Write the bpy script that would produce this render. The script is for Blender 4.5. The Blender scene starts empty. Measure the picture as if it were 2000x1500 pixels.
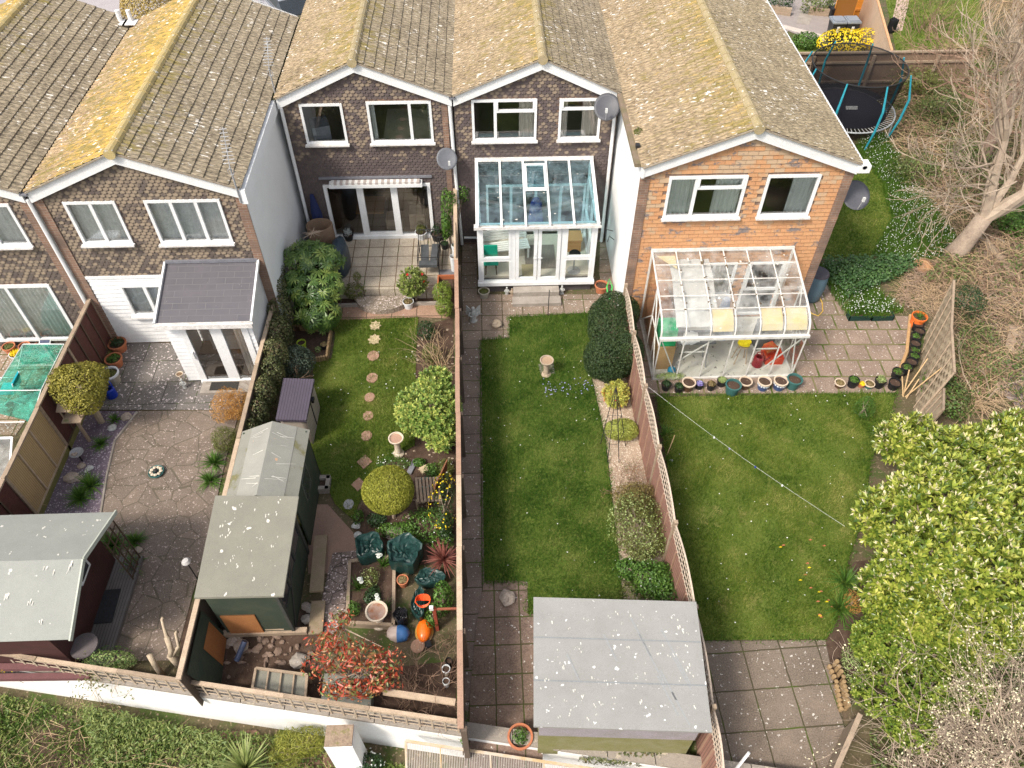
import bpy, math, random
import numpy as np
from math import radians as rad, sin, cos, pi
from mathutils import Vector, Matrix
sc = bpy.context.scene
COL = sc.collection
# ---------------- camera, sky, sun, exposure ----------------
F = 1501.0; CH = 16.0
PIT, ROL, YAW = rad(48.78), rad(.11), rad(2.04)
cf = Vector((sin(YAW)*cos(PIT), cos(YAW)*cos(PIT), -sin(PIT)))
r0 = Vector((cos(YAW), -sin(YAW), 0)); u0 = r0.cross(cf)
cr = r0*cos(ROL)+u0*sin(ROL); cu = -r0*sin(ROL)+u0*cos(ROL)
cam = bpy.data.cameras.new('camera'); camo = bpy.data.objects.new('camera', cam); COL.objects.link(camo)
cam.sensor_width = 36; cam.lens = 36*F/2000; cam.clip_end = 2000
M = Matrix((cr, cu, -cf)).transposed().to_4x4(); M.translation = Vector((0, 0, CH)); camo.matrix_world = M
sc.camera = camo
SUNV = Vector((-.50, -.42, .77)).normalized()
wd = bpy.data.worlds.new("World"); sc.world = wd; wd.use_nodes = True
nt = wd.node_tree; bg = nt.nodes['Background']
sk = nt.nodes.new('ShaderNodeTexSky'); sk.sky_type = 'NISHITA'; sk.sun_disc = False
sk.sun_elevation = math.asin(SUNV.z); sk.sun_rotation = math.atan2(SUNV.x, SUNV.y)
sk.dust_density = 3.0; sk.air_density = 1.0
hs = nt.nodes.new('ShaderNodeHueSaturation'); hs.inputs['Saturation'].default_value = .35; nt.links.new(sk.outputs[0], hs.inputs['Color']); nt.links.new(hs.outputs[0], bg.inputs[0]); bg.inputs[1].default_value = .15
sl = bpy.data.lights.new('sun', 'SUN'); sl.energy = 2.3; sl.angle = rad(11); sl.color = (1, .92, .80)
so = bpy.data.objects.new('sun', sl); COL.objects.link(so); so.rotation_euler = (-SUNV).to_track_quat('-Z', 'Y').to_euler()
sc.view_settings.view_transform = 'Standard'; sc.view_settings.look = 'None'
sc.view_settings.exposure = .82; sc.view_settings.gamma = 1
# ---------------- measuring: photo pixel -> world point on a level or upright plane ----------------
def ray(x, y): return cr*(x-1000)/F - cu*(y-750)/F + cf
def G(x, y, z=0.0):
    d = ray(x, y); return Vector((0, 0, CH)) + d*((z-CH)/d.z)
def W(x, y, Y):
    d = ray(x, y); return Vector((0, 0, CH)) + d*(Y/d.y)
RNG = np.random.default_rng(7); random.seed(5)
U = random.uniform
# ---------------- mesh builder ----------------
ORG = {}
class MB:
    def __init__(s): s.v = []; s.f = []; s.uv = []; s.m = []; s.cm = 0
    def add(s, vs, fs, uvs=None):
        o = len(s.v); s.v += [tuple(p) for p in vs]
        for f in fs: s.f.append(tuple(i+o for i in f)); s.m.append(s.cm)
        if uvs is not None:
            while len(s.uv) < o: s.uv.append((0, 0))
            s.uv += uvs
        return s
    def box(s, x0, x1, y0, y1, z0, z1):
        return s.add([(x0,y0,z0),(x1,y0,z0),(x1,y1,z0),(x0,y1,z0),(x0,y0,z1),(x1,y0,z1),(x1,y1,z1),(x0,y1,z1)],
            [(0,3,2,1),(4,5,6,7),(0,1,5,4),(1,2,6,5),(2,3,7,6),(3,0,4,7)])
    def cb(s, c, sz, rz=0, rx=0, ry=0):
        R = Matrix.Rotation(rz, 3, 'Z') @ Matrix.Rotation(ry, 3, 'Y') @ Matrix.Rotation(rx, 3, 'X')
        vs = [Vector(c) + R @ Vector((sx*sz[0]/2, sy*sz[1]/2, q*sz[2]/2)) for q in (-1,1) for sx, sy in ((-1,-1),(1,-1),(1,1),(-1,1))]
        return s.add(vs, [(0,3,2,1),(4,5,6,7),(0,1,5,4),(1,2,6,5),(2,3,7,6),(3,0,4,7)])
    def beam(s, a, b, w, h, up=(0,0,1)):
        a = Vector(a); b = Vector(b); d = (b-a).normalized(); up = Vector(up)
        if abs(d.dot(up)) > .95: up = Vector((0,1,0))
        x = d.cross(up).normalized(); z = x.cross(d)
        vs = [p + x*i*w/2 + z*j*h/2 for p in (a, b) for i, j in ((-1,-1),(1,-1),(1,1),(-1,1))]
        return s.add(vs, [(0,1,2,3),(7,6,5,4),(0,4,5,1),(1,5,6,2),(2,6,7,3),(3,7,4,0)])
    def tube(s, pts, rs, n=6, cap=True):
        pts = [Vector(p) for p in pts]
        if not hasattr(rs, '__len__'): rs = [rs]*len(pts)
        vs = []; px = None
        for i, p in enumerate(pts):
            d = (pts[min(i+1, len(pts)-1)] - pts[max(i-1, 0)]).normalized()
            if px is None: px = d.cross(Vector((.3,.1,1)) if abs(d.z) < .9 else Vector((1,0,0))).normalized()
            px = (px - d*px.dot(d)).normalized(); py = d.cross(px)
            for k in range(n):
                a = 2*pi*k/n; vs.append(p + (px*cos(a)+py*sin(a))*rs[i])
        fs = [(i*n+k, i*n+(k+1)%n, (i+1)*n+(k+1)%n, (i+1)*n+k) for i in range(len(pts)-1) for k in range(n)]
        if cap: fs += [tuple(range(n-1, -1, -1)), tuple((len(pts)-1)*n+k for k in range(n))]
        return s.add(vs, fs)
    def lathe(s, prof, c=(0,0,0), n=20, sx=1, sy=1, wob=0, cap=True):
        c = Vector(c); vs = []
        w = [1+U(-wob, wob) for _ in range(n)]
        for r, z in prof:
            for k in range(n):
                a = 2*pi*k/n; vs.append(c + Vector((cos(a)*r*sx*w[k], sin(a)*r*sy*w[k], z)))
        m = len(prof)
        fs = [(i*n+k, i*n+(k+1)%n, (i+1)*n+(k+1)%n, (i+1)*n+k) for i in range(m-1) for k in range(n)]
        if cap and prof[0][0] > 1e-4: fs.append(tuple(range(n-1, -1, -1)))
        return s.add(vs, fs)
    def prism(s, poly, z0, z1):
        n = len(poly); a = sum(poly[i][0]*poly[(i+1)%n][1]-poly[(i+1)%n][0]*poly[i][1] for i in range(n))
        if a < 0: poly = poly[::-1]
        z1f = z1 if hasattr(z1, '__len__') else [z1]*n
        if a < 0: z1f = z1f[::-1]
        vs = [(p[0], p[1], z0) for p in poly] + [(p[0], p[1], z) for p, z in zip(poly, z1f)]
        return s.add(vs, [tuple(range(n-1, -1, -1)), tuple(range(n, 2*n))] + [(i, (i+1)%n, n+(i+1)%n, n+i) for i in range(n)])
    def slab(s, p, q, r, t, th):      # four points of a flat roof panel (any tilt) with thickness below
        p, q, r, t = [Vector(x) for x in (p, q, r, t)]; nn = (q-p).cross(t-p).normalized()
        if nn.z < 0: nn = -nn
        vs = [a - nn*th for a in (p,q,r,t)] + [p,q,r,t]
        return s.add(vs, [(0,3,2,1),(4,5,6,7),(0,1,5,4),(1,2,6,5),(2,3,7,6),(3,0,4,7)])
    def ball(s, c, r, n=12, m=8, wob=0, seed=0):
        rg = random.Random(seed); c = Vector(c)
        if not hasattr(r, '__len__'): r = (r, r, r)
        vs = [c + Vector((0,0,-r[2]))]
        for j in range(1, m):
            t = -pi/2 + pi*j/m
            for k in range(n):
                a = 2*pi*k/n; w = 1+rg.uniform(-wob, wob)
                vs.append(c + Vector((cos(t)*cos(a)*r[0]*w, cos(t)*sin(a)*r[1]*w, sin(t)*r[2]*w)))
        vs.append(c + Vector((0,0,r[2])))
        fs = [(0, 1+(k+1)%n, 1+k) for k in range(n)]
        for j in range(m-2):
            fs += [(1+j*n+k, 1+j*n+(k+1)%n, 1+(j+1)*n+(k+1)%n, 1+(j+1)*n+k) for k in range(n)]
        L = len(vs)-1; b = 1+(m-2)*n
        fs += [(b+k, b+(k+1)%n, L) for k in range(n)]
        return s.add(vs, fs)
    def build(s, name, mat, parent=None, loc=None, smooth=False):
        me = bpy.data.meshes.new(name)
        org = ORG[parent.name] if parent else (Vector(loc) if loc is not None else Vector((0,0,0)))
        V3 = np.array(s.v, dtype=np.float64).reshape(-1,3) - np.array(org)
        me.from_pydata(V3.tolist(), [], s.f)
        for m in (mat if isinstance(mat, (list, tuple)) else [mat]): me.materials.append(m)
        if any(s.m): me.polygons.foreach_set('material_index', s.m)
        if s.uv:
            while len(s.uv) < len(s.v): s.uv.append((0,0))
            ul = me.uv_layers.new(name='UVMap'); li = np.zeros(len(me.loops), dtype=np.int32); me.loops.foreach_get('vertex_index', li)
            ul.data.foreach_set('uv', np.array(s.uv, dtype=np.float32)[li].ravel())
        if smooth: me.polygons.foreach_set('use_smooth', [True]*len(me.polygons))
        me.update()
        o = bpy.data.objects.new(name, me); COL.objects.link(o)
        if parent: o.parent = parent
        else: o.location = org
        ORG[o.name] = org
        return o
def tag(o, label, cat, group=None):
    o['label'] = label; o['category'] = cat
    if group: o['group'] = group
    return o
def thing(name, label, cat, loc=(0,0,0), group=None):
    o = bpy.data.objects.new(name, None); COL.objects.link(o); o.location = loc; o.empty_display_size = .1
    ORG[o.name] = Vector(loc); return tag(o, label, cat, group)
def structure(o, kind='structure'): o['kind'] = kind; return o
def clone(o, loc, rz=0, label=None, parent=None, scale=None):
    c = o.copy(); COL.objects.link(c)
    if parent is None:
        c.location = loc; c.rotation_euler.z = rz
        if label: c['label'] = label
        if scale: c.scale = (scale,)*3
    else: c.parent = parent
    ORG[c.name] = Vector(loc)
    for ch in [x for x in o.children]: clone(ch, loc, parent=c)
    return c
# ---------------- materials ----------------
def newmat(name):
    m = bpy.data.materials.new(name); m.use_nodes = True; n = m.node_tree.nodes; l = m.node_tree.links
    return m, n, l, n['Principled BSDF']
def NN(n, t, **k):
    x = n.new(t)
    for a, b in k.items():
        if a.startswith('i'): x.inputs[int(a[1:])].default_value = b
        else: setattr(x, a, b)
    return x
def c4(c): return (c[0], c[1], c[2], 1)
def mixc(n, l, fac, a, b, mode='MIX'):
    x = n.new('ShaderNodeMix'); x.data_type = 'RGBA'; x.blend_type = mode
    for i, s in ((0, fac), (6, a), (7, b)):
        if isinstance(s, bpy.types.NodeSocket): l.new(s, x.inputs[i])
        else: x.inputs[i].default_value = s if i == 0 else c4(s)
    return x.outputs[2]
def ramp(n, l, src, lo, hi):
    x = n.new('ShaderNodeMapRange'); x.clamp = True; l.new(src, x.inputs[0]); x.inputs[1].default_value = lo; x.inputs[2].default_value = hi
    return x.outputs[0]
def noise(n, l, vec, scale, det=4, rough=.55, dist=0):
    x = n.new('ShaderNodeTexNoise'); x.inputs['Scale'].default_value = scale; x.inputs['Detail'].default_value = det
    x.inputs['Roughness'].default_value = rough; x.inputs['Distortion'].default_value = dist
    if vec: l.new(vec, x.inputs['Vector'])
    return x.outputs[0]
def coords(n, l, kind='Object', scale=(1,1,1), rot=(0,0,0)):
    t = n.new('ShaderNodeTexCoord'); m = n.new('ShaderNodeMapping'); l.new(t.outputs[kind], m.inputs[0])
    m.inputs['Scale'].default_value = scale; m.inputs['Rotation'].default_value = rot
    return m.outputs[0]
def bump(n, l, P, h, strength=.4, dist=.02):
    b = n.new('ShaderNodeBump'); b.inputs['Strength'].default_value = strength; b.inputs['Distance'].default_value = dist
    l.new(h, b.inputs['Height']); l.new(b.outputs[0], P.inputs['Normal'])
def pm(name, c1, c2=None, scale=3, rough=.8, bmp=.3, bs=60, spk=None, st=(1,1,1), spec=.3, moss=None, lines=None):
    """plain procedural surface: two-tone noise, optional specks (colour, scale, threshold), moss patches, board lines (axis, width)"""
    m, n, l, P = newmat(name); v = coords(n, l, 'Object', st)
    c2 = c2 or [x*.75 for x in c1]
    c = mixc(n, l, ramp(n, l, noise(n, l, v, scale, 6, .65), .35, .65), c1, c2)
    fine = noise(n, l, v, bs, 3)
    c = mixc(n, l, ramp(n, l, fine, .3, .75), c, [0,0,0]) if False else c
    x = mixc(n, l, .22, c, mixc(n, l, ramp(n, l, fine, .35, .65), [q*.4 for q in c1], [min(1, q*1.5) for q in c1]))
    if moss:
        x = mixc(n, l, ramp(n, l, noise(n, l, v, moss[1], 5, .7), moss[2], moss[2]+.08), x, moss[0])
    if spk:
        x = mixc(n, l, ramp(n, l, noise(n, l, v, spk[1], 2, .5), spk[2], spk[2]+.03), x, spk[0])
    h = fine
    if lines:
        w = n.new('ShaderNodeTexWave'); w.wave_type = 'BANDS'; w.bands_direction = lines[0]; w.wave_profile = 'SIN'
        w.inputs['Scale'].default_value = pi/ (10*lines[1]) * 2; w.inputs['Distortion'].default_value = 0
        l.new(coords(n, l, 'Object'), w.inputs[0]); r = ramp(n, l, w.outputs[1], .0, .12)
        x = mixc(n, l, r, [q*.3 for q in c1], x); h = r
    l.new(x, P.inputs['Base Color']); P.inputs['Roughness'].default_value = rough; P.inputs['Specular IOR Level'].default_value = spec
    if bmp: bump(n, l, P, h, bmp, .01)
    return m
def leafm(name, cols, trans=.25, rough=.5, spec=.4, sc_=2.5, lo_=-.08, hi_=.33):
    m, n, l, P = newmat(name); g = n.new('ShaderNodeNewGeometry'); r = n.new('ShaderNodeValToRGB')
    el = r.color_ramp.elements
    while len(el) < len(cols): el.new(.5)
    for i, c in enumerate(cols): el[i].position = i/(len(cols)-1); el[i].color = c4(c)
    nz = noise(n, l, coords(n, l), sc_, 4)
    mm = n.new('ShaderNodeMath'); mm.operation = 'MULTIPLY_ADD'; l.new(g.outputs['Random Per Island'], mm.inputs[0]); mm.inputs[1].default_value = .75
    m2 = n.new('ShaderNodeMapRange'); l.new(nz, m2.inputs[0]); m2.inputs[1].default_value = .33; m2.inputs[2].default_value = .67; m2.inputs[3].default_value = lo_; m2.inputs[4].default_value = hi_
    l.new(m2.outputs[0], mm.inputs[2]); l.new(mm.outputs[0], r.inputs[0]); l.new(r.outputs[0], P.inputs['Base Color'])
    P.inputs['Roughness'].default_value = rough; P.inputs['Specular IOR Level'].default_value = spec
    if trans:
        t = n.new('ShaderNodeBsdfTranslucent'); l.new(r.outputs[0], t.inputs[0]); mx = n.new('ShaderNodeMixShader'); mx.inputs[0].default_value = trans
        l.new(P.outputs[0], mx.inputs[1]); l.new(t.outputs[0], mx.inputs[2]); l.new(mx.outputs[0], n['Material Output'].inputs[0])
    return m
def glassm(name, tint, refl=.12, milky=None, mcol=(.75,.75,.72)):
    m, n, l, P = newmat(name); n.remove(P)
    t = n.new('ShaderNodeBsdfTransparent'); t.inputs[0].default_value = c4(tint)
    g = n.new('ShaderNodeBsdfGlossy'); g.inputs['Roughness'].default_value = .02; g.inputs[0].default_value = (1,1,1,1)
    f = n.new('ShaderNodeLayerWeight'); f.inputs[0].default_value = .25
    mr = n.new('ShaderNodeMapRange'); l.new(f.outputs['Fresnel'], mr.inputs[0]); mr.inputs[3].default_value = refl*.35; mr.inputs[4].default_value = min(1, refl*4)
    mx = n.new('ShaderNodeMixShader'); l.new(mr.outputs[0], mx.inputs[0]); l.new(t.outputs[0], mx.inputs[1]); l.new(g.outputs[0], mx.inputs[2])
    out = mx.outputs[0]
    if milky:
        d = n.new('ShaderNodeBsdfDiffuse'); d.inputs[0].default_value = c4(mcol)
        v = coords(n, l); a = ramp(n, l, noise(n, l, v, 2.2, 5, .7), .35, .8)
        k = n.new('ShaderNodeMath'); k.operation = 'MULTIPLY'; l.new(a, k.inputs[0]); k.inputs[1].default_value = milky
        s2 = ramp(n, l, noise(n, l, v, 14, 3), .71, .74); ad = n.new('ShaderNodeMath'); ad.operation = 'MAXIMUM'; l.new(k.outputs[0], ad.inputs[0]); l.new(s2, ad.inputs[1])
        m2 = n.new('ShaderNodeMixShader'); l.new(ad.outputs[0], m2.inputs[0]); l.new(out, m2.inputs[1]); l.new(d.outputs[0], m2.inputs[2]); out = m2.outputs[0]
    l.new(out, n['Material Output'].inputs[0]); return m
def pavem(name, c1, c2, bw, bh, mort, msz=.02, off=0, rot=0, spk=(.55,.52,.48), spt=.68, org=(0,0), dark=None):
    """slabs: brick texture laid on the ground, every slab its own tone, joints with moss"""
    m, n, l, P = newmat(name); t = n.new('ShaderNodeTexCoord'); mp = n.new('ShaderNodeMapping'); l.new(t.outputs['Object'], mp.inputs[0])
    mp.inputs['Rotation'].default_value = (0,0,rot); mp.inputs['Location'].default_value = (org[0], org[1], 0)
    wv = n.new('ShaderNodeTexNoise'); wv.inputs['Scale'].default_value = 3; l.new(mp.outputs[0], wv.inputs[0])
    vm = n.new('ShaderNodeVectorMath'); vm.operation = 'MULTIPLY_ADD'; l.new(wv.outputs['Color'], vm.inputs[0]); vm.inputs[1].default_value = (.03,.03,0); l.new(mp.outputs[0], vm.inputs[2])
    b = n.new('ShaderNodeTexBrick'); l.new(vm.outputs[0], b.inputs[0]); b.offset = off; b.inputs['Scale'].default_value = 1
    b.inputs['Brick Width'].default_value = bw; b.inputs['Row Height'].default_value = bh; b.inputs['Mortar Size'].default_value = msz; b.inputs['Mortar Smooth'].default_value = .3
    b.inputs[1].default_value = c4(c1); b.inputs[2].default_value = c4(c2); b.inputs[3].default_value = c4(mort)
    v = coords(n, l)
    x = mixc(n, l, ramp(n, l, noise(n, l, v, 1.1, 6, .7), .38, .68), b.outputs[0], [q*.45 for q in c1])
    x = mixc(n, l, .35, x, mixc(n, l, ramp(n, l, noise(n, l, v, 38, 3), .4, .6), [q*.5 for q in c1], [q*1.35 for q in c1]))
    if spt < 1: x = mixc(n, l, ramp(n, l, noise(n, l, v, 16, 2), spt, spt+.03), x, spk)
    mj = noise(n, l, v, 1.6, 4); x = mixc(n, l, ramp(n, l, b.outputs[1], .2, .8), x, mixc(n, l, ramp(n, l, mj, .5, .62), mort, (.07,.095,.02)))
    l.new(x, P.inputs[0]); P.inputs['Roughness'].default_value = .9; P.inputs['Specular IOR Level'].default_value = .15
    iv = n.new('ShaderNodeMath'); iv.operation = 'SUBTRACT'; iv.inputs[0].default_value = 1; l.new(b.outputs[1], iv.inputs[1]); bump(n, l, P, iv.outputs[0], .6, .015)
    return m
def stonem(name, c1, c2, mort, scale, edge=.04, spk=(.6,.5,.48), spt=.6):
    m, n, l, P = newmat(name); v = coords(n, l)
    vo = n.new('ShaderNodeTexVoronoi'); vo.feature = 'DISTANCE_TO_EDGE'; vo.inputs['Scale'].default_value = scale; l.new(v, vo.inputs[0])
    vc = n.new('ShaderNodeTexVoronoi'); vc.inputs['Scale'].default_value = scale; l.new(v, vc.inputs[0])
    sp = n.new('ShaderNodeSeparateColor'); l.new(vc.outputs['Color'], sp.inputs[0])
    x = mixc(n, l, sp.outputs[0], c1, c2)
    x = mixc(n, l, ramp(n, l, noise(n, l, v, 1.3, 6, .7), .35, .7), x, [q*.5 for q in c1])
    x = mixc(n, l, .3, x, mixc(n, l, ramp(n, l, noise(n, l, v, 40, 3), .4, .6), [q*.45 for q in c1], [q*1.4 for q in c1]))
    x = mixc(n, l, ramp(n, l, vo.outputs[0], 0, edge), mort, x)
    x = mixc(n, l, ramp(n, l, noise(n, l, v, 22, 2), spt, spt+.03), x, spk)
    l.new(x, P.inputs[0]); P.inputs['Roughness'].default_value = .9; P.inputs['Specular IOR Level'].default_value = .15
    bump(n, l, P, ramp(n, l, vo.outputs[0], 0, edge), .5, .01); return m
# ---------------- vegetation generators ----------------
def leafmesh(name, mat, P, N, length, width, parent=None, loc=None, jit=.6, fold=.25, seed=1, droop=0):
    """many leaves as folded rhombs; P base points, N directions the leaf faces"""
    rg = np.random.default_rng(seed); n = len(P); P = np.asarray(P); N = np.asarray(N) + rg.normal(0, jit, (n,3))
    N /= np.linalg.norm(N, axis=1)[:,None]+1e-9
    T = rg.normal(0, 1, (n,3)); T[:,2] -= droop; T -= N*(T*N).sum(1)[:,None]; T /= np.linalg.norm(T, axis=1)[:,None]+1e-9
    B = np.cross(N, T); L = (length*rg.uniform(.7, 1.25, n))[:,None]; Wd = (width*rg.uniform(.7, 1.2, n))[:,None]
    a = P - T*L*.5; c = P + T*L*.5; b = P + B*Wd*.5 + N*Wd*fold; d = P - B*Wd*.5 + N*Wd*fold
    V = np.stack([a,b,c,d], 1).reshape(-1,3)
    org = np.array(ORG[parent.name]) if parent else np.array(loc if loc is not None else (0,0,0)); V = V - org
    idx = np.arange(n)*4; T3 = np.stack([idx, idx+1, idx+2, idx, idx+2, idx+3], 1).reshape(-1)
    return rawmesh(name, mat, V, T3, parent, org)
def rawmesh(name, mat, V, T3, parent, org):
    me = bpy.data.meshes.new(name); nf = len(T3)//3
    me.vertices.add(len(V)); me.vertices.foreach_set('co', V.astype(np.float32).ravel())
    me.loops.add(nf*3); me.loops.foreach_set('vertex_index', T3.astype(np.int32))
    me.polygons.add(nf); me.polygons.foreach_set('loop_start', np.arange(nf, dtype=np.int32)*3)
    try: me.polygons.foreach_set('loop_total', np.full(nf, 3, dtype=np.int32))
    except Exception: pass
    me.materials.append(mat); me.update(calc_edges=True); me.validate()
    o = bpy.data.objects.new(name, me); COL.objects.link(o)
    if parent: o.parent = parent
    else: o.location = org
    ORG[o.name] = Vector(org); return o
def crown(ells, n, seed=1, deep=.35, lump=.25):
    """points spread through the outer shell of several ellipsoids, with lumps and gaps"""
    rg = np.random.default_rng(seed); Ps = []; Ns = []
    vol = np.array([max(e[1])**2 for e in ells]); vol = vol/vol.sum()
    ph = rg.uniform(0, 6.28, (4,3)); fr = rg.uniform(2.2, 5.5, (4,3))
    for (c, r), w in zip(ells, vol):
        k = int(n*w); d = rg.normal(0, 1, (k,3)); d /= np.linalg.norm(d, axis=1)[:,None]
        b = sum(np.sin(d@np.diag(fr[i]) + ph[i]).sum(1) for i in range(4))/12
        s = (1 - deep*rg.random(k)**1.6) * (1 + lump*b)
        p = np.array(c) + d*np.array(r)*s[:,None]; keep = np.ones(k, bool)
        for c2, r2 in ells:
            if c2 is c: continue
            keep &= ((((p-np.array(c2))/np.array(r2))**2).sum(1) > .45)
        Ps.append(p[keep]); Ns.append(d[keep]/np.array(r)*max(r))
    return np.concatenate(Ps), np.concatenate(Ns)
def shoots(name, mat, P, N, length, width, par, per=8, seed=1, spike=None, up=.9):
    """leafy shoots: a whorl of leaves round an upward axis at every point, some with a flower spike in the middle"""
    rg = np.random.default_rng(seed); n = len(P); A = N/np.linalg.norm(N, axis=1)[:,None] + np.array([0,0,up]) + rg.normal(0,.28,(n,3)); A /= np.linalg.norm(A, axis=1)[:,None]
    X = np.cross(A, rg.normal(0,1,(n,3))); X /= np.linalg.norm(X, axis=1)[:,None]; Yv = np.cross(A, X); org = np.array(ORG[par.name]); Vs = []; sz = rg.uniform(.7,1.2,n)[:,None]
    for k in range(per):
        a = k*2.4 + rg.uniform(-.3,.3,n)[:,None]; e = (.45+.75*(k/per) + rg.uniform(-.15,.15,n)[:,None]); R = X*np.cos(a)+Yv*np.sin(a); D = A*np.cos(e)+R*np.sin(e); S = np.cross(D, A); S /= np.linalg.norm(S, axis=1)[:,None]+1e-9
        L = length*sz*rg.uniform(.75,1.15,n)[:,None]; W_ = width*sz*rg.uniform(.8,1.15,n)[:,None]; b = P - A*.05*(k/per); nn = np.cross(S, D)
        Vs.append(np.stack([b, b+D*L*.55+S*W_*.5+nn*W_*.12, b+D*L-A*L*.08, b+D*L*.55-S*W_*.5+nn*W_*.12], 1))
    V = np.concatenate(Vs).reshape(-1,3)-org; m = len(V)//4; idx = np.arange(m)*4; o = rawmesh(name, mat, V, np.stack([idx,idx+1,idx+2,idx,idx+2,idx+3],1).reshape(-1), par, org)
    if spike:
        m_, frac, L, W_ = spike; pick = rg.random(n) < frac; Q = P[pick]; Aq = A[pick]; Vs = []
        for j in range(3):
            Aj = Aq + rg.normal(0,.35,Aq.shape); Aj /= np.linalg.norm(Aj,axis=1)[:,None]; q0 = Q+Aj*.03
            for t in (X[pick], Yv[pick]): Vs.append(np.stack([q0, q0+Aj*L*.5+t*W_*.5, q0+Aj*L, q0+Aj*L*.5-t*W_*.5], 1))
        V = np.concatenate(Vs).reshape(-1,3)-org; m = len(V)//4; idx = np.arange(m)*4; f = rawmesh('flowers', m_, V, np.stack([idx,idx+1,idx+2,idx,idx+2,idx+3],1).reshape(-1), par, org); f['kind'] = 'stuff'
    return o
def inpoly(P, poly):
    x, y = P[:,0], P[:,1]; r = np.zeros(len(P), bool); n = len(poly)
    for i in range(n):
        x0, y0 = poly[i][:2]; x1, y1 = poly[(i+1)%n][:2]
        c = ((y0 > y) != (y1 > y)) & (x < (x1-x0)*(y-y0)/((y1-y0) if y1 != y0 else 1e-9)+x0); r ^= c
    return r
def scatter(poly, dens, seed=1):
    rg = np.random.default_rng(seed); xs = [p[0] for p in poly]; ys = [p[1] for p in poly]
    n = int((max(xs)-min(xs))*(max(ys)-min(ys))*dens); P = np.stack([rg.uniform(min(xs), max(xs), n), rg.uniform(min(ys), max(ys), n)], 1)
    return P[inpoly(P, poly)]
def grass(name, mat, poly, dens, h, w, z=0, seed=1, lean=.5, parent=None, patch=0):
    rg = np.random.default_rng(seed); P = scatter(poly, dens, seed)
    if patch:
        q = np.sin(P[:,0]*2.3+seed)+np.sin(P[:,1]*1.9+P[:,0])+np.sin(P[:,1]*4.1-P[:,0]*3.3); P = P[rg.random(len(P)) < .5+.5*np.clip(q*patch+.4, -1, 1)]
    n = len(P); P = np.column_stack([P, np.full(n, z)])
    a = rg.uniform(0, 2*pi, n); hh = h*rg.uniform(.5, 1.3, n); dx = rg.normal(0, lean, n)*hh; dy = rg.normal(0, lean, n)*hh
    s = np.stack([np.cos(a)*w/2, np.sin(a)*w/2, np.zeros(n)], 1); tip = P + np.stack([dx, dy, hh], 1)
    V = np.stack([P-s, P+s, tip], 1).reshape(-1,3); org = np.array([P[:,0].mean(), P[:,1].mean(), z]) if n else np.zeros(3)
    if parent: org = np.array(ORG[parent.name])
    return rawmesh(name, mat, V-org, np.arange(n*3), parent, org)
def blades(base, n, L, w, seed=1, spread=1.0, up=.6, mb=None, droop=.6, segs=3):
    """strap leaves arching from one point"""
    rg = random.Random(seed); mb = mb or MB(); base = Vector(base)
    for i in range(n):
        a = rg.uniform(0, 2*pi); l = L*rg.uniform(.6, 1.1); e = rg.uniform(.15, 1.3)*spread; d = Vector((cos(a), sin(a), 0)); s = Vector((-sin(a), cos(a), 0))
        b0 = base + d*rg.uniform(0, .03) ; vs = []; 
        for k in range(segs+1):
            t = k/segs; p = b0 + d*(l*t*sin(e)) + Vector((0,0,1))*(l*t*cos(e)*1.0 - droop*l*t*t*sin(e)*.6); ww = w*(1-t**1.5)*.5+.0008
            vs += [p-s*ww, p+s*ww]
        mb.add(vs, [(2*k, 2*k+1, 2*k+3, 2*k+2) for k in range(segs)])
    return mb
def branches(mb, p, d, L, r, depth, rg, spread=.6, up=.15, kids=(2,3), segs=3, minr=.004, shrink=.72, tips=None, wig=.18):
    p = Vector(p); d = Vector(d).normalized(); pts = [p]; rs = [r]
    for i in range(segs):
        d = (d + Vector((rg.gauss(0,wig), rg.gauss(0,wig), rg.gauss(0,wig)+up*.3))).normalized(); pts.append(pts[-1]+d*L/segs); rs.append(max(minr, r*(1-(i+1)/segs*.45)))
    mb.tube(pts, rs, 7 if r > .06 else (5 if r > .02 else 3), cap=False)
    if depth <= 0:
        if tips is not None: tips += pts[1:]
        return
    k = rg.randint(*kids)
    for j in range(k):
        t = rg.uniform(.45, 1) if j else 1
        i = min(segs-1, int(t*segs)) if t < 1 else segs-1
        q = pts[i].lerp(pts[i+1], t*segs-i) if t < 1 else pts[-1]
        dd = (d + Vector((rg.gauss(0,spread), rg.gauss(0,spread), rg.gauss(0,spread*.8)+up))).normalized()
        branches(mb, q, dd, L*rg.uniform(shrink-.12, shrink+.12), max(minr, rs[-1]*(.95 if j == 0 else .65)), depth-1, rg, spread, up, kids, segs, minr, shrink, tips, wig)
# ---------------- shared surfaces ----------------
WHITE = pm('white_plastic', (.78,.78,.78), (.70,.70,.69), 4, .35, .05, 50, spec=.5)
DIRTYW = pm('weathered_white', (.74,.72,.70), (.50,.45,.42), 6, .5, .1, 40, spk=(.16,.13,.10,), ) if False else pm('weathered_white', (.74,.72,.70), (.52,.47,.43), 7, .5, .1, 40)
RENDERW = pm('white_render', (.88,.88,.88), (.82,.82,.815), 1.5, .85, .5, 90)
BLACKP = pm('black_plastic', (.012,.012,.014), (.02,.02,.022), 5, .45, .1)
STEEL = pm('grey_metal', (.35,.35,.36), (.22,.22,.22), 8, .4, .1)
BLACKM = pm('black_metal', (.018,.018,.02), (.03,.028,.026), 8, .5, .1)
OLDW = pm('weathered_wood', (.36,.27,.19), (.24,.18,.13), 4, .85, .5, 50, st=(1,1,5), moss=((.16,.17,.07),3,.62))
PALEW = pm('pale_wood', (.50,.38,.27), (.36,.27,.19), 4, .8, .4, 50)
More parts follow.
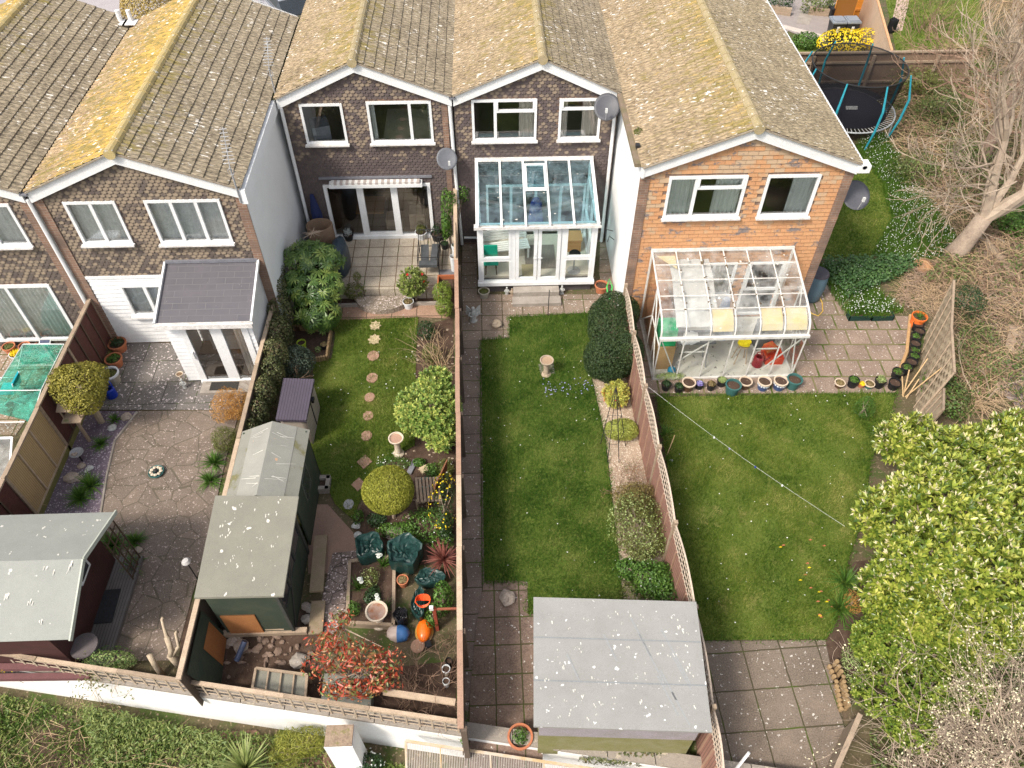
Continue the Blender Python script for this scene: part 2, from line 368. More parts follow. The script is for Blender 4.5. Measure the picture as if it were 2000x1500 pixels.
REDW = pm('red_brown_wood', (.37,.23,.16), (.27,.17,.12), 4, .8, .4, 50)
DARKW = pm('dark_wood', (.10,.065,.04), (.06,.04,.03), 5, .8, .4, 50)
SOIL = pm('soil', (.055,.032,.022), (.10,.065,.045), 6, .95, .8, 45, spk=(.28,.2,.14), ) if False else pm('soil', (.055,.032,.022), (.10,.065,.045), 6, .95, .8, 45, spk=((.30,.22,.16),30,.7))
TERRA = pm('terracotta', (.48,.17,.08), (.36,.13,.07), 6, .8, .2)
CONC = pm('concrete', (.34,.30,.26), (.22,.19,.16), 3, .9, .5, 60, spk=((.5,.48,.44),25,.68))
LEAD = pm('lead_grey', (.20,.20,.22), (.13,.13,.15), 4, .6, .2)
GLASS = glassm('window_glass', (.93,.95,.94), .42)
ROCK = pm('rock', (.40,.33,.27), (.25,.20,.17), 5, .9, .7, 30)
def tilem(name, d1, d2, tan, thr, stain=None, lo=2.6, hi=4.2, flat=False):
    m, n, l, P = newmat(name); g = n.new('ShaderNodeNewGeometry'); v = coords(n, l); R = g.outputs['Random Per Island']
    uv = n.new('ShaderNodeTexCoord'); s = n.new('ShaderNodeSeparateXYZ'); l.new(uv.outputs['UV'], s.inputs[0])
    base = mixc(n, l, R, d1, d2)
    base = mixc(n, l, .35, base, mixc(n, l, noise(n, l, v, 30, 3), [q*.4 for q in d1], [q*1.7 for q in d1]))
    z = n.new('ShaderNodeSeparateXYZ'); l.new(v, z.inputs[0]); hz = ramp(n, l, z.outputs[2], lo, hi)
    nz = noise(n, l, v, 1.5, 4, .6)
    a = n.new('ShaderNodeMath'); a.operation = 'MULTIPLY_ADD'; l.new(hz, a.inputs[0]); a.inputs[1].default_value = .3; l.new(nz, a.inputs[2])
    w = n.new('ShaderNodeTexWhiteNoise'); w.noise_dimensions = '1D'; l.new(R, w.inputs['W'])
    a2 = n.new('ShaderNodeMath'); a2.operation = 'MULTIPLY_ADD'; l.new(w.outputs[0], a2.inputs[0]); a2.inputs[1].default_value = .42; l.new(a.outputs[0], a2.inputs[2])
    t = ramp(n, l, a2.outputs[0], thr, thr+.12)
    if not flat:   # the pale face of each tile fades towards its edges
        vd = n.new('ShaderNodeVectorMath'); vd.operation = 'DISTANCE'; l.new(uv.outputs['UV'], vd.inputs[0]); vd.inputs[1].default_value = (.5, .42, 0)
        e = ramp(n, l, vd.outputs['Value'], .62, .25); k = n.new('ShaderNodeMath'); k.operation = 'MULTIPLY'; l.new(t, k.inputs[0]); l.new(e, k.inputs[1]); t = k.outputs[0]
    x = mixc(n, l, t, base, tan)
    if stain: x = mixc(n, l, ramp(n, l, noise(n, l, coords(n, l, 'Object', (.9,1,1.6)), 1.7, 8, .75), stain[1], stain[1]+.05), x, stain[0])
    l.new(x, P.inputs[0]); P.inputs['Roughness'].default_value = .85; P.inputs['Specular IOR Level'].default_value = .2; bump(n, l, P, noise(n, l, v, 60, 3), .3, .005); return m
TILE = tilem('hung_tiles', (.085,.066,.064), (.125,.098,.09), (.24,.185,.135), .96)
TILEA = tilem('hung_tiles_weathered', (.088,.070,.062), (.135,.108,.09), (.25,.195,.14), .86, lo=1, hi=3.5)
OTILE = tilem('orange_hung_tiles', (.45,.23,.115), (.52,.29,.145), (.44,.31,.20), 1.0, stain=((.19,.16,.15), .55), flat=True)
BRICK, n_, l_, P_ = newmat('brown_brick')
b_ = n_.new('ShaderNodeTexBrick'); b_.inputs['Scale'].default_value = 1; b_.inputs['Brick Width'].default_value = .225; b_.inputs['Row Height'].default_value = .075; b_.inputs['Mortar Size'].default_value = .008
b_.inputs[1].default_value = (.30,.17,.11,1); b_.inputs[2].default_value = (.20,.11,.075,1); b_.inputs[3].default_value = (.30,.24,.19,1)
cm_ = n_.new('ShaderNodeTexCoord'); sx_ = n_.new('ShaderNodeSeparateXYZ'); l_.new(cm_.outputs['Object'], sx_.inputs[0]); ad_ = n_.new('ShaderNodeMath'); l_.new(sx_.outputs[0], ad_.inputs[0]); l_.new(sx_.outputs[1], ad_.inputs[1])
cx_ = n_.new('ShaderNodeCombineXYZ'); l_.new(ad_.outputs[0], cx_.inputs[0]); l_.new(sx_.outputs[2], cx_.inputs[1]); l_.new(cx_.outputs[0], b_.inputs[0])
l_.new(mixc(n_, l_, ramp(n_, l_, noise(n_, l_, coords(n_, l_), 2, 5), .35, .7), b_.outputs[0], (.13,.09,.07)), P_.inputs[0]); P_.inputs['Roughness'].default_value = .9
def roofm(name, base, dark, lich, lth, ymax, white=.62):
    """concrete roof tiles: lichen and moss by distance from the ridge (UV v), streaks and droppings running down the slope"""
    m, n, l, P = newmat(name); uv = n.new('ShaderNodeTexCoord'); g = n.new('ShaderNodeNewGeometry'); v = coords(n, l)
    s = n.new('ShaderNodeSeparateXYZ'); l.new(uv.outputs['UV'], s.inputs[0])
    mp = n.new('ShaderNodeMapping'); l.new(uv.outputs['UV'], mp.inputs[0]); mp.inputs['Scale'].default_value = (1, .28, 1)
    x = mixc(n, l, g.outputs['Random Per Island'], base, dark)
    x = mixc(n, l, ramp(n, l, noise(n, l, v, .9, 6, .65), .35, .65), x, [q*1.35 for q in base])
    st = noise(n, l, mp.outputs[0], 24, 4, .65)
    x = mixc(n, l, .5, x, mixc(n, l, ramp(n, l, st, .40, .60), [q*.28 for q in dark], [q*1.9 for q in base]))
    # olive moss and orange lichen, thickest at the ridge
    gr = ramp(n, l, s.outputs[1], ymax, 0)
    a = n.new('ShaderNodeMath'); a.operation = 'MULTIPLY_ADD'; l.new(gr, a.inputs[0]); a.inputs[1].default_value = .34; l.new(noise(n, l, mp.outputs[0], 5.5, 7, .72), a.inputs[2])
    x = mixc(n, l, ramp(n, l, a.outputs[0], lth-.05, lth+.10), x, (.20,.16,.055))
    a3 = n.new('ShaderNodeMath'); a3.operation = 'MULTIPLY_ADD'; l.new(gr, a3.inputs[0]); a3.inputs[1].default_value = .3; l.new(noise(n, l, mp.outputs[0], 9, 8, .75, .5), a3.inputs[2])
    x = mixc(n, l, ramp(n, l, a3.outputs[0], lth, lth+.12), x, lich)
    mw = n.new('ShaderNodeMapping'); l.new(uv.outputs['UV'], mw.inputs[0]); mw.inputs['Scale'].default_value = (1, .38, 1); mw.inputs['Location'].default_value = (7,3,0)
    a4 = n.new('ShaderNodeMath'); a4.operation = 'MULTIPLY_ADD'; l.new(noise(n, l, v, .8, 3), a4.inputs[0]); a4.inputs[1].default_value = .25; l.new(noise(n, l, mw.outputs[0], 12, 4, .6), a4.inputs[2])
    x = mixc(n, l, ramp(n, l, a4.outputs[0], white+.14, white+.18), x, (.62,.58,.52))
    l.new(x, P.inputs[0]); P.inputs['Roughness'].default_value = .9; P.inputs['Specular IOR Level'].default_value = .15
    bump(n, l, P, noise(n, l, v, 35, 4), .5, .012); return m
ROOFG = roofm('golden_lichen_tiles', (.29,.21,.13), (.19,.135,.09), (.46,.29,.08), .70, 5.0, .60)
ROOFB = roofm('mossy_tiles', (.225,.185,.13), (.155,.125,.09), (.30,.23,.08), .82, 3.0, .605)
ROOFT = roofm('tan_tiles', (.255,.195,.125), (.175,.13,.085), (.42,.29,.11), .80, 5.5, .61)
RIDGE = pm('ridge_tiles', (.30,.24,.12), (.36,.29,.19), 5, .9, .4, 40, spk=((.62,.58,.5),9,.66))
GOLDR = pm('golden_ridge_tiles', (.42,.31,.12), (.40,.33,.18), 3, .9, .4, 40, spk=((.62,.58,.5),9,.66))
CARPET = pm('carpet', (.50,.45,.37), (.44,.39,.32), 3, .95, .3); INT = pm('plaster', (.72,.70,.65), (.68,.66,.61), 1, .9, 0)
NETC = pm('net_curtain', (.80,.82,.80), (.66,.68,.67), 9, .9, .3, 45, st=(1,1,.7), spk=((.62,.63,.62),22,.6))
DRAPE = pm('pale_curtain', (.72,.76,.72), (.62,.66,.62), 4, .9, 0); BEIGEC = pm('beige_curtain', (.70,.63,.56), (.58,.52,.46), 4, .9, 0)
GREYROOM = pm('bedspread', (.78,.74,.62), (.70,.66,.55), 5, .9, .2)
# ---------------- ground, lawns, paths ----------------
def wally(x): return 4.68-.1765*(x+0.5)          # the line of the low white wall along the bottom
GROUND = pm('earth', (.12,.085,.055), (.075,.075,.03), 1.2, .95, .7, 25, spk=((.22,.17,.11),14,.62), moss=((.06,.085,.02),.9,.52))
B = MB(); L_, R_ = -400, 400
B.add([(L_, wally(L_)+.12, 0), (R_, wally(R_)+.12, 0), (R_, 900, 0), (L_, 900, 0), (L_, wally(L_)+.12, -1.2), (R_, wally(R_)+.12, -1.2), (R_, -400, -1.2), (L_, -400, -1.2)], [(0,1,2,3), (0,4,5,1), (4,7,6,5)])
structure(B.build('ground', GROUND))
def sheet(name, poly, z, mat, kind='structure', thick=None):
    """a flat sheet given by pixels (tuples) or world points (Vectors)"""
    P = [G(p[0], p[1], z) if not isinstance(p, Vector) else p for p in poly]
    o = MB().prism([(p.x, p.y) for p in P], z-(thick or .003)-.004, z).build(name, mat)
    if kind: o['kind'] = kind
    return o, [(p.x, p.y) for p in P]
ROADM = pm('asphalt_road', (.36,.33,.33), (.31,.28,.285), 2, .9, .3, 60)
sheet('patio', [(-120,655),(200,655),(150,720),(60,840),(-150,840)], .02, pavem('leafy_slabs', (.30,.22,.16), (.23,.17,.13), .6, .6, (.10,.09,.04), .02, .5, spt=.6)) if False else None
structure(MB().box(-60, -9, 33, 60, -.01, .03).build('road', ROADM))
LAWNM = pm('lawn_ground', (.09,.13,.018), (.12,.15,.028), 1.6, .95, .5, 70, moss=((.18,.18,.05),1.3,.58))
GRASSM = leafm('grass_blades', [(.04,.095,.010),(.09,.165,.016),(.175,.235,.03),(.37,.36,.11)], .35, .6, .2, .9, -.3, .55)
LAWN2, l2 = sheet('lawn', [(640,626),(817,620),(815,640),(812,700),(810,870),(745,905),(700,985),(690,1015),(655,985),(618,905),(600,880),(612,780),(612,710),(648,700),(655,650)], .03, LAWNM)
LAWN3, l3 = sheet('lawn', [(995,620),(1152,612),(1156,740),(1182,860),(1200,1010),(1218,1178),(1030,1200),(1030,1140),(946,1140),(940,665),(995,660)], .035, LAWNM)
LAWN4, l4 = sheet('lawn', [(1282,775),(1750,768),(1735,830),(1700,900),(1690,1000),(1655,1100),(1650,1180),(1615,1248),(1372,1250),(1345,1150),(1310,950)], .03, LAWNM)
structure(grass('grass', GRASSM, l2, 4200, .045, .009, .03, 1), 'stuff')
GRASS3 = leafm('grass_blades_cool', [(.028,.085,.010),(.058,.14,.016),(.12,.21,.030),(.27,.30,.085)], .35, .6, .2, 1.1, -.3, .55)
structure(grass('grass', GRASS3, l3, 4200, .06, .010, .035, 2), 'stuff')
structure(grass('grass', GRASSM, l4, 3600, .045, .010, .03, 3), 'stuff')
for i_, (pl_, zz_, gm_) in enumerate(((l2,.03,GRASSM),(l3,.035,GRASS3),(l4,.03,GRASSM))):   # coarser tufts growing in drifts
    structure(grass('grass_tufts', gm_, pl_, 900, .10, .014, zz_, 21+i_, .5, patch=.9), 'stuff')
DAISY = pm('daisy', (.8,.8,.74), (.7,.7,.6), 5); BLUEF = pm('blue_flowers', (.32,.32,.48), (.25,.27,.4), 5)
B = MB()
for pl_ in (l3, l4, l2):
    for q_ in scatter(pl_, 2.2, 9): B.lathe([(0,.075),(U(.008,.02),.07)], (q_[0],q_[1],0), 5)
structure(B.build('daisies', DAISY), 'stuff')
B = MB()
for k in range(55):
    c = G(random.choice([(1095,762),(1075,770),(1120,758),(1140,765),(1085,750)])[0]+random.gauss(0,10), 762+random.gauss(0,9)); B.lathe([(0,.10),(U(.012,.025),.095)], c, 5)
structure(B.build('blue_lawn_flowers', BLUEF), 'stuff')
TUFTM = leafm('long_grass', [(.05,.12,.012),(.08,.17,.02),(.14,.23,.03)], .3, .5, .3)
# longer tufts along lawn edges
ed = []
for poly, s in ((l3, 4), (l4, 5)):
    for i in range(len(poly)):
        a = Vector(poly[i]); b = Vector(poly[(i+1)%len(poly)]); k = int((b-a).length*90)
        for j in range(k): ed.append(tuple(a.lerp(b, random.random())+Vector((random.gauss(0,.05), random.gauss(0,.05)))))
P_ed = np.array(ed); nn_ = len(P_ed); a_ = RNG.uniform(0, 6.28, nn_); h_ = RNG.uniform(.05,.15,nn_)
P3 = np.column_stack([P_ed, np.full(nn_, .03)]); s_ = np.stack([np.cos(a_)*.009, np.sin(a_)*.009, 0*a_], 1); tp_ = P3+np.stack([RNG.normal(0,.05,nn_), RNG.normal(0,.05,nn_), h_], 1)
structure(rawmesh('edge_grass', TUFTM, np.stack([P3-s_, P3+s_, tp_], 1).reshape(-1,3), np.arange(nn_*3), None, np.zeros(3)), 'stuff')
PATIO2M = pavem('beige_pavers', (.50,.43,.34), (.43,.36,.28), .47, .47, (.16,.11,.07), .016, 0, spt=1, org=(.1,.12))
PINKM = pavem('pink_slabs', (.36,.23,.16), (.30,.19,.14), .75, .8, (.10,.07,.05), .014, 0, spk=(.5,.45,.4), spt=.72)
PATH3M = pavem('grey_slabs', (.245,.185,.15), (.185,.14,.115), .62, .62, (.07,.06,.035), .014, 0, org=(.36,.1), spt=.665)
PATIO3M = pavem('worn_slabs', (.29,.22,.17), (.21,.165,.13), .62, .62, (.07,.055,.03), .014, 0, org=(.3,.0), spt=.66)
PATIO4M = pavem('lichen_slabs', (.31,.23,.18), (.22,.17,.135), .62, .62, (.16,.14,.07), .028, .35, rot=.03, spk=(.56,.50,.45), spt=.655)
PATIO4B = pavem('dark_slabs', (.235,.185,.145), (.155,.125,.10), .80, .80, (.07,.06,.035), .016, 0, rot=-.04, spk=(.55,.51,.46), spt=.665, org=(.2,.3))
CRAZY1 = stonem('crazy_paving', (.225,.175,.14), (.15,.125,.105), (.10,.085,.06), 1.9, .035, (.42,.34,.30), .635)
SLAB1 = pavem('dark_concrete_slabs', (.20,.18,.165), (.155,.14,.13), .9, .8, (.06,.055,.05), .012, .5, spk=(.60,.52,.51), spt=.62)
SLATE = pm('slate_chips', (.17,.13,.16), (.09,.07,.09), 30, .8, .9, 60, spk=((.42,.36,.40),28,.6))
GRAVEL = pm('pale_gravel', (.44,.34,.25), (.27,.19,.14), 26, .9, .9, 50, spk=((.66,.58,.47),30,.60))
sheet('path', [(935,1475),(945,1225),(946,1140),(940,665),(938,600),(900,560),(903,1475)], .024, PATH3M)
sheet('patio', [(902,470),(930,470),(932,575),(1170,575),(1172,470),(1212,470),(1215,620),(1152,611),(995,619),(995,661),(903,665)], .032, PATIO3M)
sheet('patio', [(946,1134),(1030,1134),(1032,1200),(1060,1200),(1060,1500),(905,1500),(930,1220)], .040, pavem('brown_slabs', (.235,.165,.13), (.18,.13,.105), .55, .62, (.07,.065,.03), .016, 0, spt=.68, org=(.1,.2)))
sheet('patio', [(1255,770),(1240,600),(1660,560),(1700,615),(1780,618),(1772,690),(1745,745),(1752,769)], .022, PATIO4M)
sheet('patio', [(1372,1252),(1612,1250),(1628,1330),(1650,1420),(1640,1520),(1400,1520)], .026, PATIO4B)
sheet('patio', [(165,670),(385,670),(480,745),(470,800),(190,800),(200,720)], .03, SLAB1)
sheet('path', [(268,803),(468,801),(440,900),(418,1000),(398,1080),(352,1250),(335,1290),(205,1290),(238,1090),(195,1010),(210,930),(225,860)], .024, CRAZY1)
sheet('slate_bed', [(165,802),(268,803),(225,860),(208,930),(197,1010),(80,1010),(130,880)], .018, SLATE)
sheet('path', [(615,628),(640,596),(862,592),(880,622),(817,619),(700,624),(640,628)], .022, PINKM)
sheet('path', [(601,985),(640,985),(690,1040),(697,1075),(650,1080),(640,1120),(602,1120)], .024, pm('pink_concrete', (.30,.19,.14), (.24,.155,.12), 1.5, .9, .4))
sheet('path', [(640,1120),(650,1072),(735,1050),(745,1100),(690,1120),(688,1190),(650,1240),(615,1235)], .02, stonem('stone_paving', (.21,.16,.14), (.26,.21,.18), (.05,.04,.035), 3.6, .05))
sheet('gravel_bed', [(1155,738),(1232,730),(1290,960),(1325,1185),(1216,1185),(1199,1010),(1180,860)], .02, GRAVEL)
sheet('path', [(1575,540),(1600,520),(1625,560),(1660,618),(1590,625)], .018, pm('side_path', (.26,.22,.19), (.2,.17,.15), 2, .9, .5, 40, spk=((.5,.47,.42),20,.63)))
sheet('patio', [(-120,655),(170,655),(120,720),(30,850),(-150,850)], .02, pavem('leafy_slabs', (.34,.25,.18), (.26,.19,.14), .6, .6, (.12,.10,.05), .02, .5, spt=.6))
# raised terrace behind the second house
PZ = .40
tp = [G(657,455,PZ), G(652,563,PZ), G(640,564,PZ), G(880,564,PZ), G(893,455,PZ)]
B = MB(); B.prism([(-5.75,20.12),(-5.75,tp[2].y),(tp[3].x,tp[3].y),(-1.02,20.12)], 0.0, PZ)
structure(B.build('terrace', PATIO2M))
# ---------------- houses ----------------
def roof_slope(h, xr, zr, xe, ze, y0, y1, mat, nc=10):
    B = MB(); sx = 1 if xe > xr else -1; Ls = math.hypot(xe-xr, ze-zr); dx = (xe-xr)/Ls; dz = (ze-zr)/Ls; nx, nz = -dz*sx*1.0, abs(dx)
    nx = sx*abs(dz); tw = .3; nt_ = int((y1-y0)/tw)
    prof = [0,.016,.022,.012,.002,.014,.022,.012,0]
    for k in range(nc):
        s0 = Ls*k/nc; s1 = Ls*(k+1)/nc+.012
        for j in range(nt_):
            o = U(-.004,.004); ya = y0 + j*tw + (0 if k%2 else .0); j1 = U(-.006,.006)
            vs = []; uv = []
            for row, (s, hgt) in enumerate(((s0, .008), (s1+j1, .036+o), (s1+j1, .0))):
                for q, pr in enumerate(prof):
                    y = ya + tw*q/8*.985; hh = hgt + (pr if row < 2 else 0)
                    vs.append((xr+dx*s+nx*hh, y, zr+dz*s+nz*hh)); uv.append((y+xr*3, s))
            f = [(q, q+1, 9+q+1, 9+q) for q in range(8)] + [(9+q, 10+q, 19+q, 18+q) for q in range(8)]
            if sx < 0: f = [tuple(reversed(a)) for a in f]
            B.add(vs, f, uv)
    return B.build('roof_slope', mat, h)
def wallsheet(B, x0, x1, z0, top, ops, y, dy=0):
    xs = sorted(set([x0, x1] + [a for o in ops for a in o[:2] if x0 < a < x1] + ([XR_] if x0 < XR_ < x1 else [])))
    for a, b in zip(xs, xs[1:]):
        m = (a+b)/2; zz = sorted([(o[2], o[3]) for o in ops if o[0] < m < o[1]]); z = z0
        for lo, hi in zz:
            if lo > z: B.add([(a,y,z),(b,y,z),(b,y,lo),(a,y,lo)], [(0,1,2,3)])
            z = max(z, hi)
        B.add([(a,y,z),(b,y,z),(b,y,top(b)),(a,y,top(a))], [(0,1,2,3)])
def hung(h, x0, x1, z0, top, ops, y, mat, tw=.145, g=.095, square=False):
    B = MB(); z = z0; k = 0
    while z < 6.5:
        x = x0 - (tw/2 if k%2 else 0)
        while x < x1:
            a, b = max(x, x0), min(x+tw, x1); c = (a+b)/2; zc = z+g/2
            if b-a > .03 and zc < top(c)-.02 and not any(o[0]-.01 < c < o[1]+.01 and o[2] < zc+.02 and zc < o[3]+.02 for o in ops):
                j = U(-.004,.004); e = .003; yb = y-.030+U(-.004,.004); yt = y-.006; r = 0 if square else .028
                lo = z+j; up = z+g+.012
                pts = [(a+e,lo+r*1.3),(a+e+r,lo),(b-e-r,lo),(b-e,lo+r*1.3),(b-e,up),(a+e,up)]
                vs = [(p[0], yb + (yt-yb)*(p[1]-lo)/(up-lo), p[1]) for p in pts]
                uv = [((p[0]-x)/tw, (p[1]-lo)/(up-lo)) for p in pts]
                vs += [(p[0], y, p[1]+.002) for p in pts[:4]]; uv += [(0,0)]*4
                B.add(vs, [(0,1,2,3,4,5), (6,7,1,0), (7,8,2,1), (8,9,3,2)], uv)
            x += tw
        z += g; k += 1
    return B.build('tile_cladding', mat, h)
def curtain(par, x0, x1, z0, z1, y, mat, amp=.03, wl=.11, name='curtain', gather=0):
    B = MB(); n = max(6, int((x1-x0)/.02)); vs = []
    for i in range(n+1):
        t = i/n; x = x0+(x1-x0)*t
        xt = x + gather*(t-.5)*0; vs += [(x, y+amp*sin(x*2*pi/wl)+amp*.4*sin(x*17), z0), (xt, y+amp*.6*sin(x*2*pi/wl), z1)]
    B.add(vs, [(2*i, 2*i+2, 2*i+3, 2*i+1) for i in range(n)])
    return B.build(name, mat, par, smooth=True)
def window(h, x0, x1, z0, z1, y, vm=(), tr=(), cur=(), name='window', sill=True, fw=.07, label=None):
    """vm: mullion fractions; tr: (panel index, height fraction) transoms; cur: (from, to, kind) curtains"""
    B = MB(); yf, yb = y-.055, y+.03
    B.box(x0,x0+fw,yf,yb,z0,z1); B.box(x1-fw,x1,yf,yb,z0,z1); B.box(x0+fw,x1-fw,yf,yb,z0,z0+fw); B.box(x0+fw,x1-fw,yf,yb,z1-fw,z1)
    e = [x0+fw/2] + [x0+(x1-x0)*f for f in vm] + [x1-fw/2]
    for m in e[1:-1]: B.box(m-.042,m+.042,yf+.004,yb-.004,z0+fw,z1-fw)
    for i, f in tr:
        zt = z0+(z1-z0)*f; B.box(e[i]+.03,e[i+1]-.03,yf+.008,yb-.008,zt-.04,zt+.04)
        a, b = e[i]+.035, e[i+1]-.035      # opening sash
        B.box(a,a+.05,yf-.006,yb-.012,zt+.04,z1-fw); B.box(b-.05,b,yf-.006,yb-.012,zt+.04,z1-fw)
    w = B.build(name, WHITE, h)
    if label: w['label'] = label
    if sill: MB().box(x0-.04, x1+.04, y-.16, y-.0558, z0-.035, z0+.012).build('sill', DIRTYW, w)
    MB().add([(x0+.03,y-.005,z0+.03),(x1-.03,y-.005,z0+.03),(x1-.03,y-.005,z1-.03),(x0+.03,y-.005,z1-.03)], [(0,1,2,3)]).build('pane', GLASS, w)
    for a, b, k in cur:
        curtain(w, x0+(x1-x0)*a+.02, x0+(x1-x0)*b-.02, z0+.02, z1-.01, y+.12, {'net': NETC, 'drape': DRAPE, 'beige': BEIGEC}[k], .012 if k == 'net' else .035, .16 if k == 'net' else .12)
    return w
XR_ = 0
def house(name, label, x0, x1, xr, yf, yb, ops, tmat, lm, rm, rid, z0=0, ztile=0, square=False, zr=6.32, ze=5.30, floor=None, nc=10, pierL=0, pierR=0, g=.105):
    global XR_; XR_ = xr
    h = thing(name, label, 'house', ((x0+x1)/2, yf, 0))
    top = lambda x: (zr-(zr-ze)*(xr-x)/(xr-x0) if x < xr else zr-(zr-ze)*(x-xr)/(x1-xr))-.06
    B = MB(); wallsheet(B, x0, x1, z0, top, ops, yf); B.build('wall', BRICK, h)
    hung(h, x0+pierL, x1-pierR, ztile, top, ops, yf, tmat, .145 if not square else .26, g if square else .095, square)
    roof_slope(h, xr, zr, x0-.02, ze-.02, yf-.17, yb, lm, nc); roof_slope(h, xr, zr, x1+.02, ze-.02, yf-.17, yb, rm, nc)
    B = MB(); y = yf-.24
    while y < yb:
        B.tube([(xr, y, zr-.02), (xr, y+.46, zr-.035)], [.135, .125], 12, True); y += .45
    B.build('ridge_tiles', rid, h)
    B = MB()
    for (xa, za, xb, zb) in ((x0, ze, xr, zr), (xr, zr, x1, ze)):
        B.add([(xa,yf-.145,za-.33),(xb,yf-.145,zb-.33),(xb,yf-.145,zb-.03),(xa,yf-.145,za-.03),(xa,yf-.095,za-.33),(xb,yf-.095,zb-.33),(xb,yf-.095,zb-.03),(xa,yf-.095,za-.03)], [(0,1,2,3),(0,4,5,1),(3,2,6,7),(0,3,7,4),(1,5,6,2)])
        B.add([(xa,yf-.095,za-.24),(xb,yf-.095,zb-.24),(xb,yf+.0,zb-.24),(xa,yf+.0,za-.24)], [(0,1,2,3)])
    B.build('fascia_board', WHITE, h)
    B = MB()   # thin mortar line and undercloak under the verge tiles
    for (xa, za, xb, zb) in ((x0, ze, xr, zr), (xr, zr, x1, ze)): B.beam((xa,yf-.15,za-.015),(xb,yf-.15,zb-.015),.11,.03)
    B.build('verge_mortar', pm('verge_mortar_mat', (.22,.17,.12), (.34,.3,.24), 9, .9, .5), h)
    # rooms behind the windows
    B = MB(); a, b, c, d = x0+.06, x1-.06, yf+.06, yf+4.5
    B.add([(a,c,.05),(b,c,.05),(b,d,.05),(a,d,.05),(a,c,2.5),(b,c,2.5),(b,d,2.5),(a,d,2.5),(a,c,5.2),(b,c,5.2),(b,d,5.2),(a,d,5.2)], [(0,3,7,4),(3,2,6,7),(1,5,6,2),(4,7,11,8),(7,6,10,11),(5,9,10,6),(8,9,10,11)])
    B.add([(a,c,2.45),(b,c,2.45),(b,d,2.45),(a,d,2.45)], [(0,1,2,3)]); B.build('interior_walls', INT, h)
    B = MB(); B.add([(a,c,.06 if floor is None else floor),(b,c,.06 if floor is None else floor),(b,d,.06 if floor is None else floor),(a,d,.06 if floor is None else floor),(a,c,2.52),(b,c,2.52),(b,d,2.52),(a,d,2.52)], [(0,1,2,3),(4,5,6,7)])
    B.build('interior_floor', CARPET, h)
    # back and sides
    B = MB(); B.add([(x0,yf,z0),(x0,yb,z0),(x0,yb,ze-.1),(x0,yf,ze-.1),(x1,yf,z0),(x1,yb,z0),(x1,yb,ze-.1),(x1,yf,ze-.1),(xr,yb,zr-.05)], [(0,1,2,3),(4,7,6,5),(1,5,6,8,2)])
    B.build('side_wall', RENDERW if name != 'x' else BRICK, h)
    for side, w in ((-1, pierL), (1, pierR)):
        if w:
            xa, xb = (x0, x0+w) if side < 0 else (x1-w, x1); MB().box(xa-.004, xb+.004, yf-.045, yf-.002, z0, ze-.26).build('brick_pier', BRICK, h)
    return h
def rect(x0p, y0p, x1p, y1p, Y):   # window rectangle from its upper left and lower right pixels on the facade plane Y
    a = W(x0p, y0p, Y); b = W(x1p, y1p, Y); return (a.x, b.x, b.z, a.z)
def pipe(h, pts, r=.035): return MB().tube(pts, r, 8).build('downpipe', WHITE, h)
# first house on the left, partly in view
Y1 = 15.95; o1 = [(-13.9,-11.62,3.62,4.88), (-14.9,-11.80,.22,2.32)]
hA = house('terraced_house', 'leftmost terraced house, cut by the frame, with curtained white patio doors', -16.2, -11.12, -13.66, Y1, 25.2, o1, TILEA, ROOFG, ROOFB, GOLDR, pierR=.22)
window(hA, *o1[0], Y1, (.33,.66), (), ((0,1,'net'),)); w = window(hA, *o1[1], Y1, (.30,.62), (), ((0,1,'drape'),), 'patio_door', False, .09)
# second: white cladding below, slate porch
o2 = [rect(122,393,262,473,Y1), rect(280,390,457,471,Y1), rect(232,556,345,613,Y1), (-8.2,-6.9,.05,2.1)]
hB = house('terraced_house', 'terraced house with golden lichen roof and white boarded ground floor', -10.98, -5.95, -8.6, Y1, 25.35, o2, TILEA, ROOFG, ROOFB, GOLDR, ztile=2.54, pierR=.22)
window(hB, *o2[0], Y1, (.5,), (), ((0,1,'net'),)); window(hB, *o2[1], Y1, (.34,.67), (), ((0,1,'net'),)); window(hB, *o2[2], Y1, (.55,), (), ((0,1,'net'),))
B = MB(); z = .06
while z < 2.5:
    for (a, b) in ((-10.75, o2[2][0]), (o2[2][1], -6.18)) if o2[2][2] < z+.07 < o2[2][3] else ((-10.75, -6.18),):
        B.add([(a,Y1-.035,z),(b,Y1-.035,z),(b,Y1-.012,z+.145),(a,Y1-.012,z+.145),(a,Y1,z-.002),(b,Y1,z-.002)], [(0,1,2,3),(4,5,1,0)])
    z += .145
B.box(-10.755,-6.18,Y1-.05,Y1-.002,2.47,2.56); B.build('white_boarding', WHITE, hB)
MB().box(-11.0,-10.76,Y1-.05,Y1-.002,0,5.03).build('brick_pier', BRICK, hB)
pipe(hB, [(-11.06,Y1-.1,5.05),(-11.06,Y1-.1,.1)], .05)
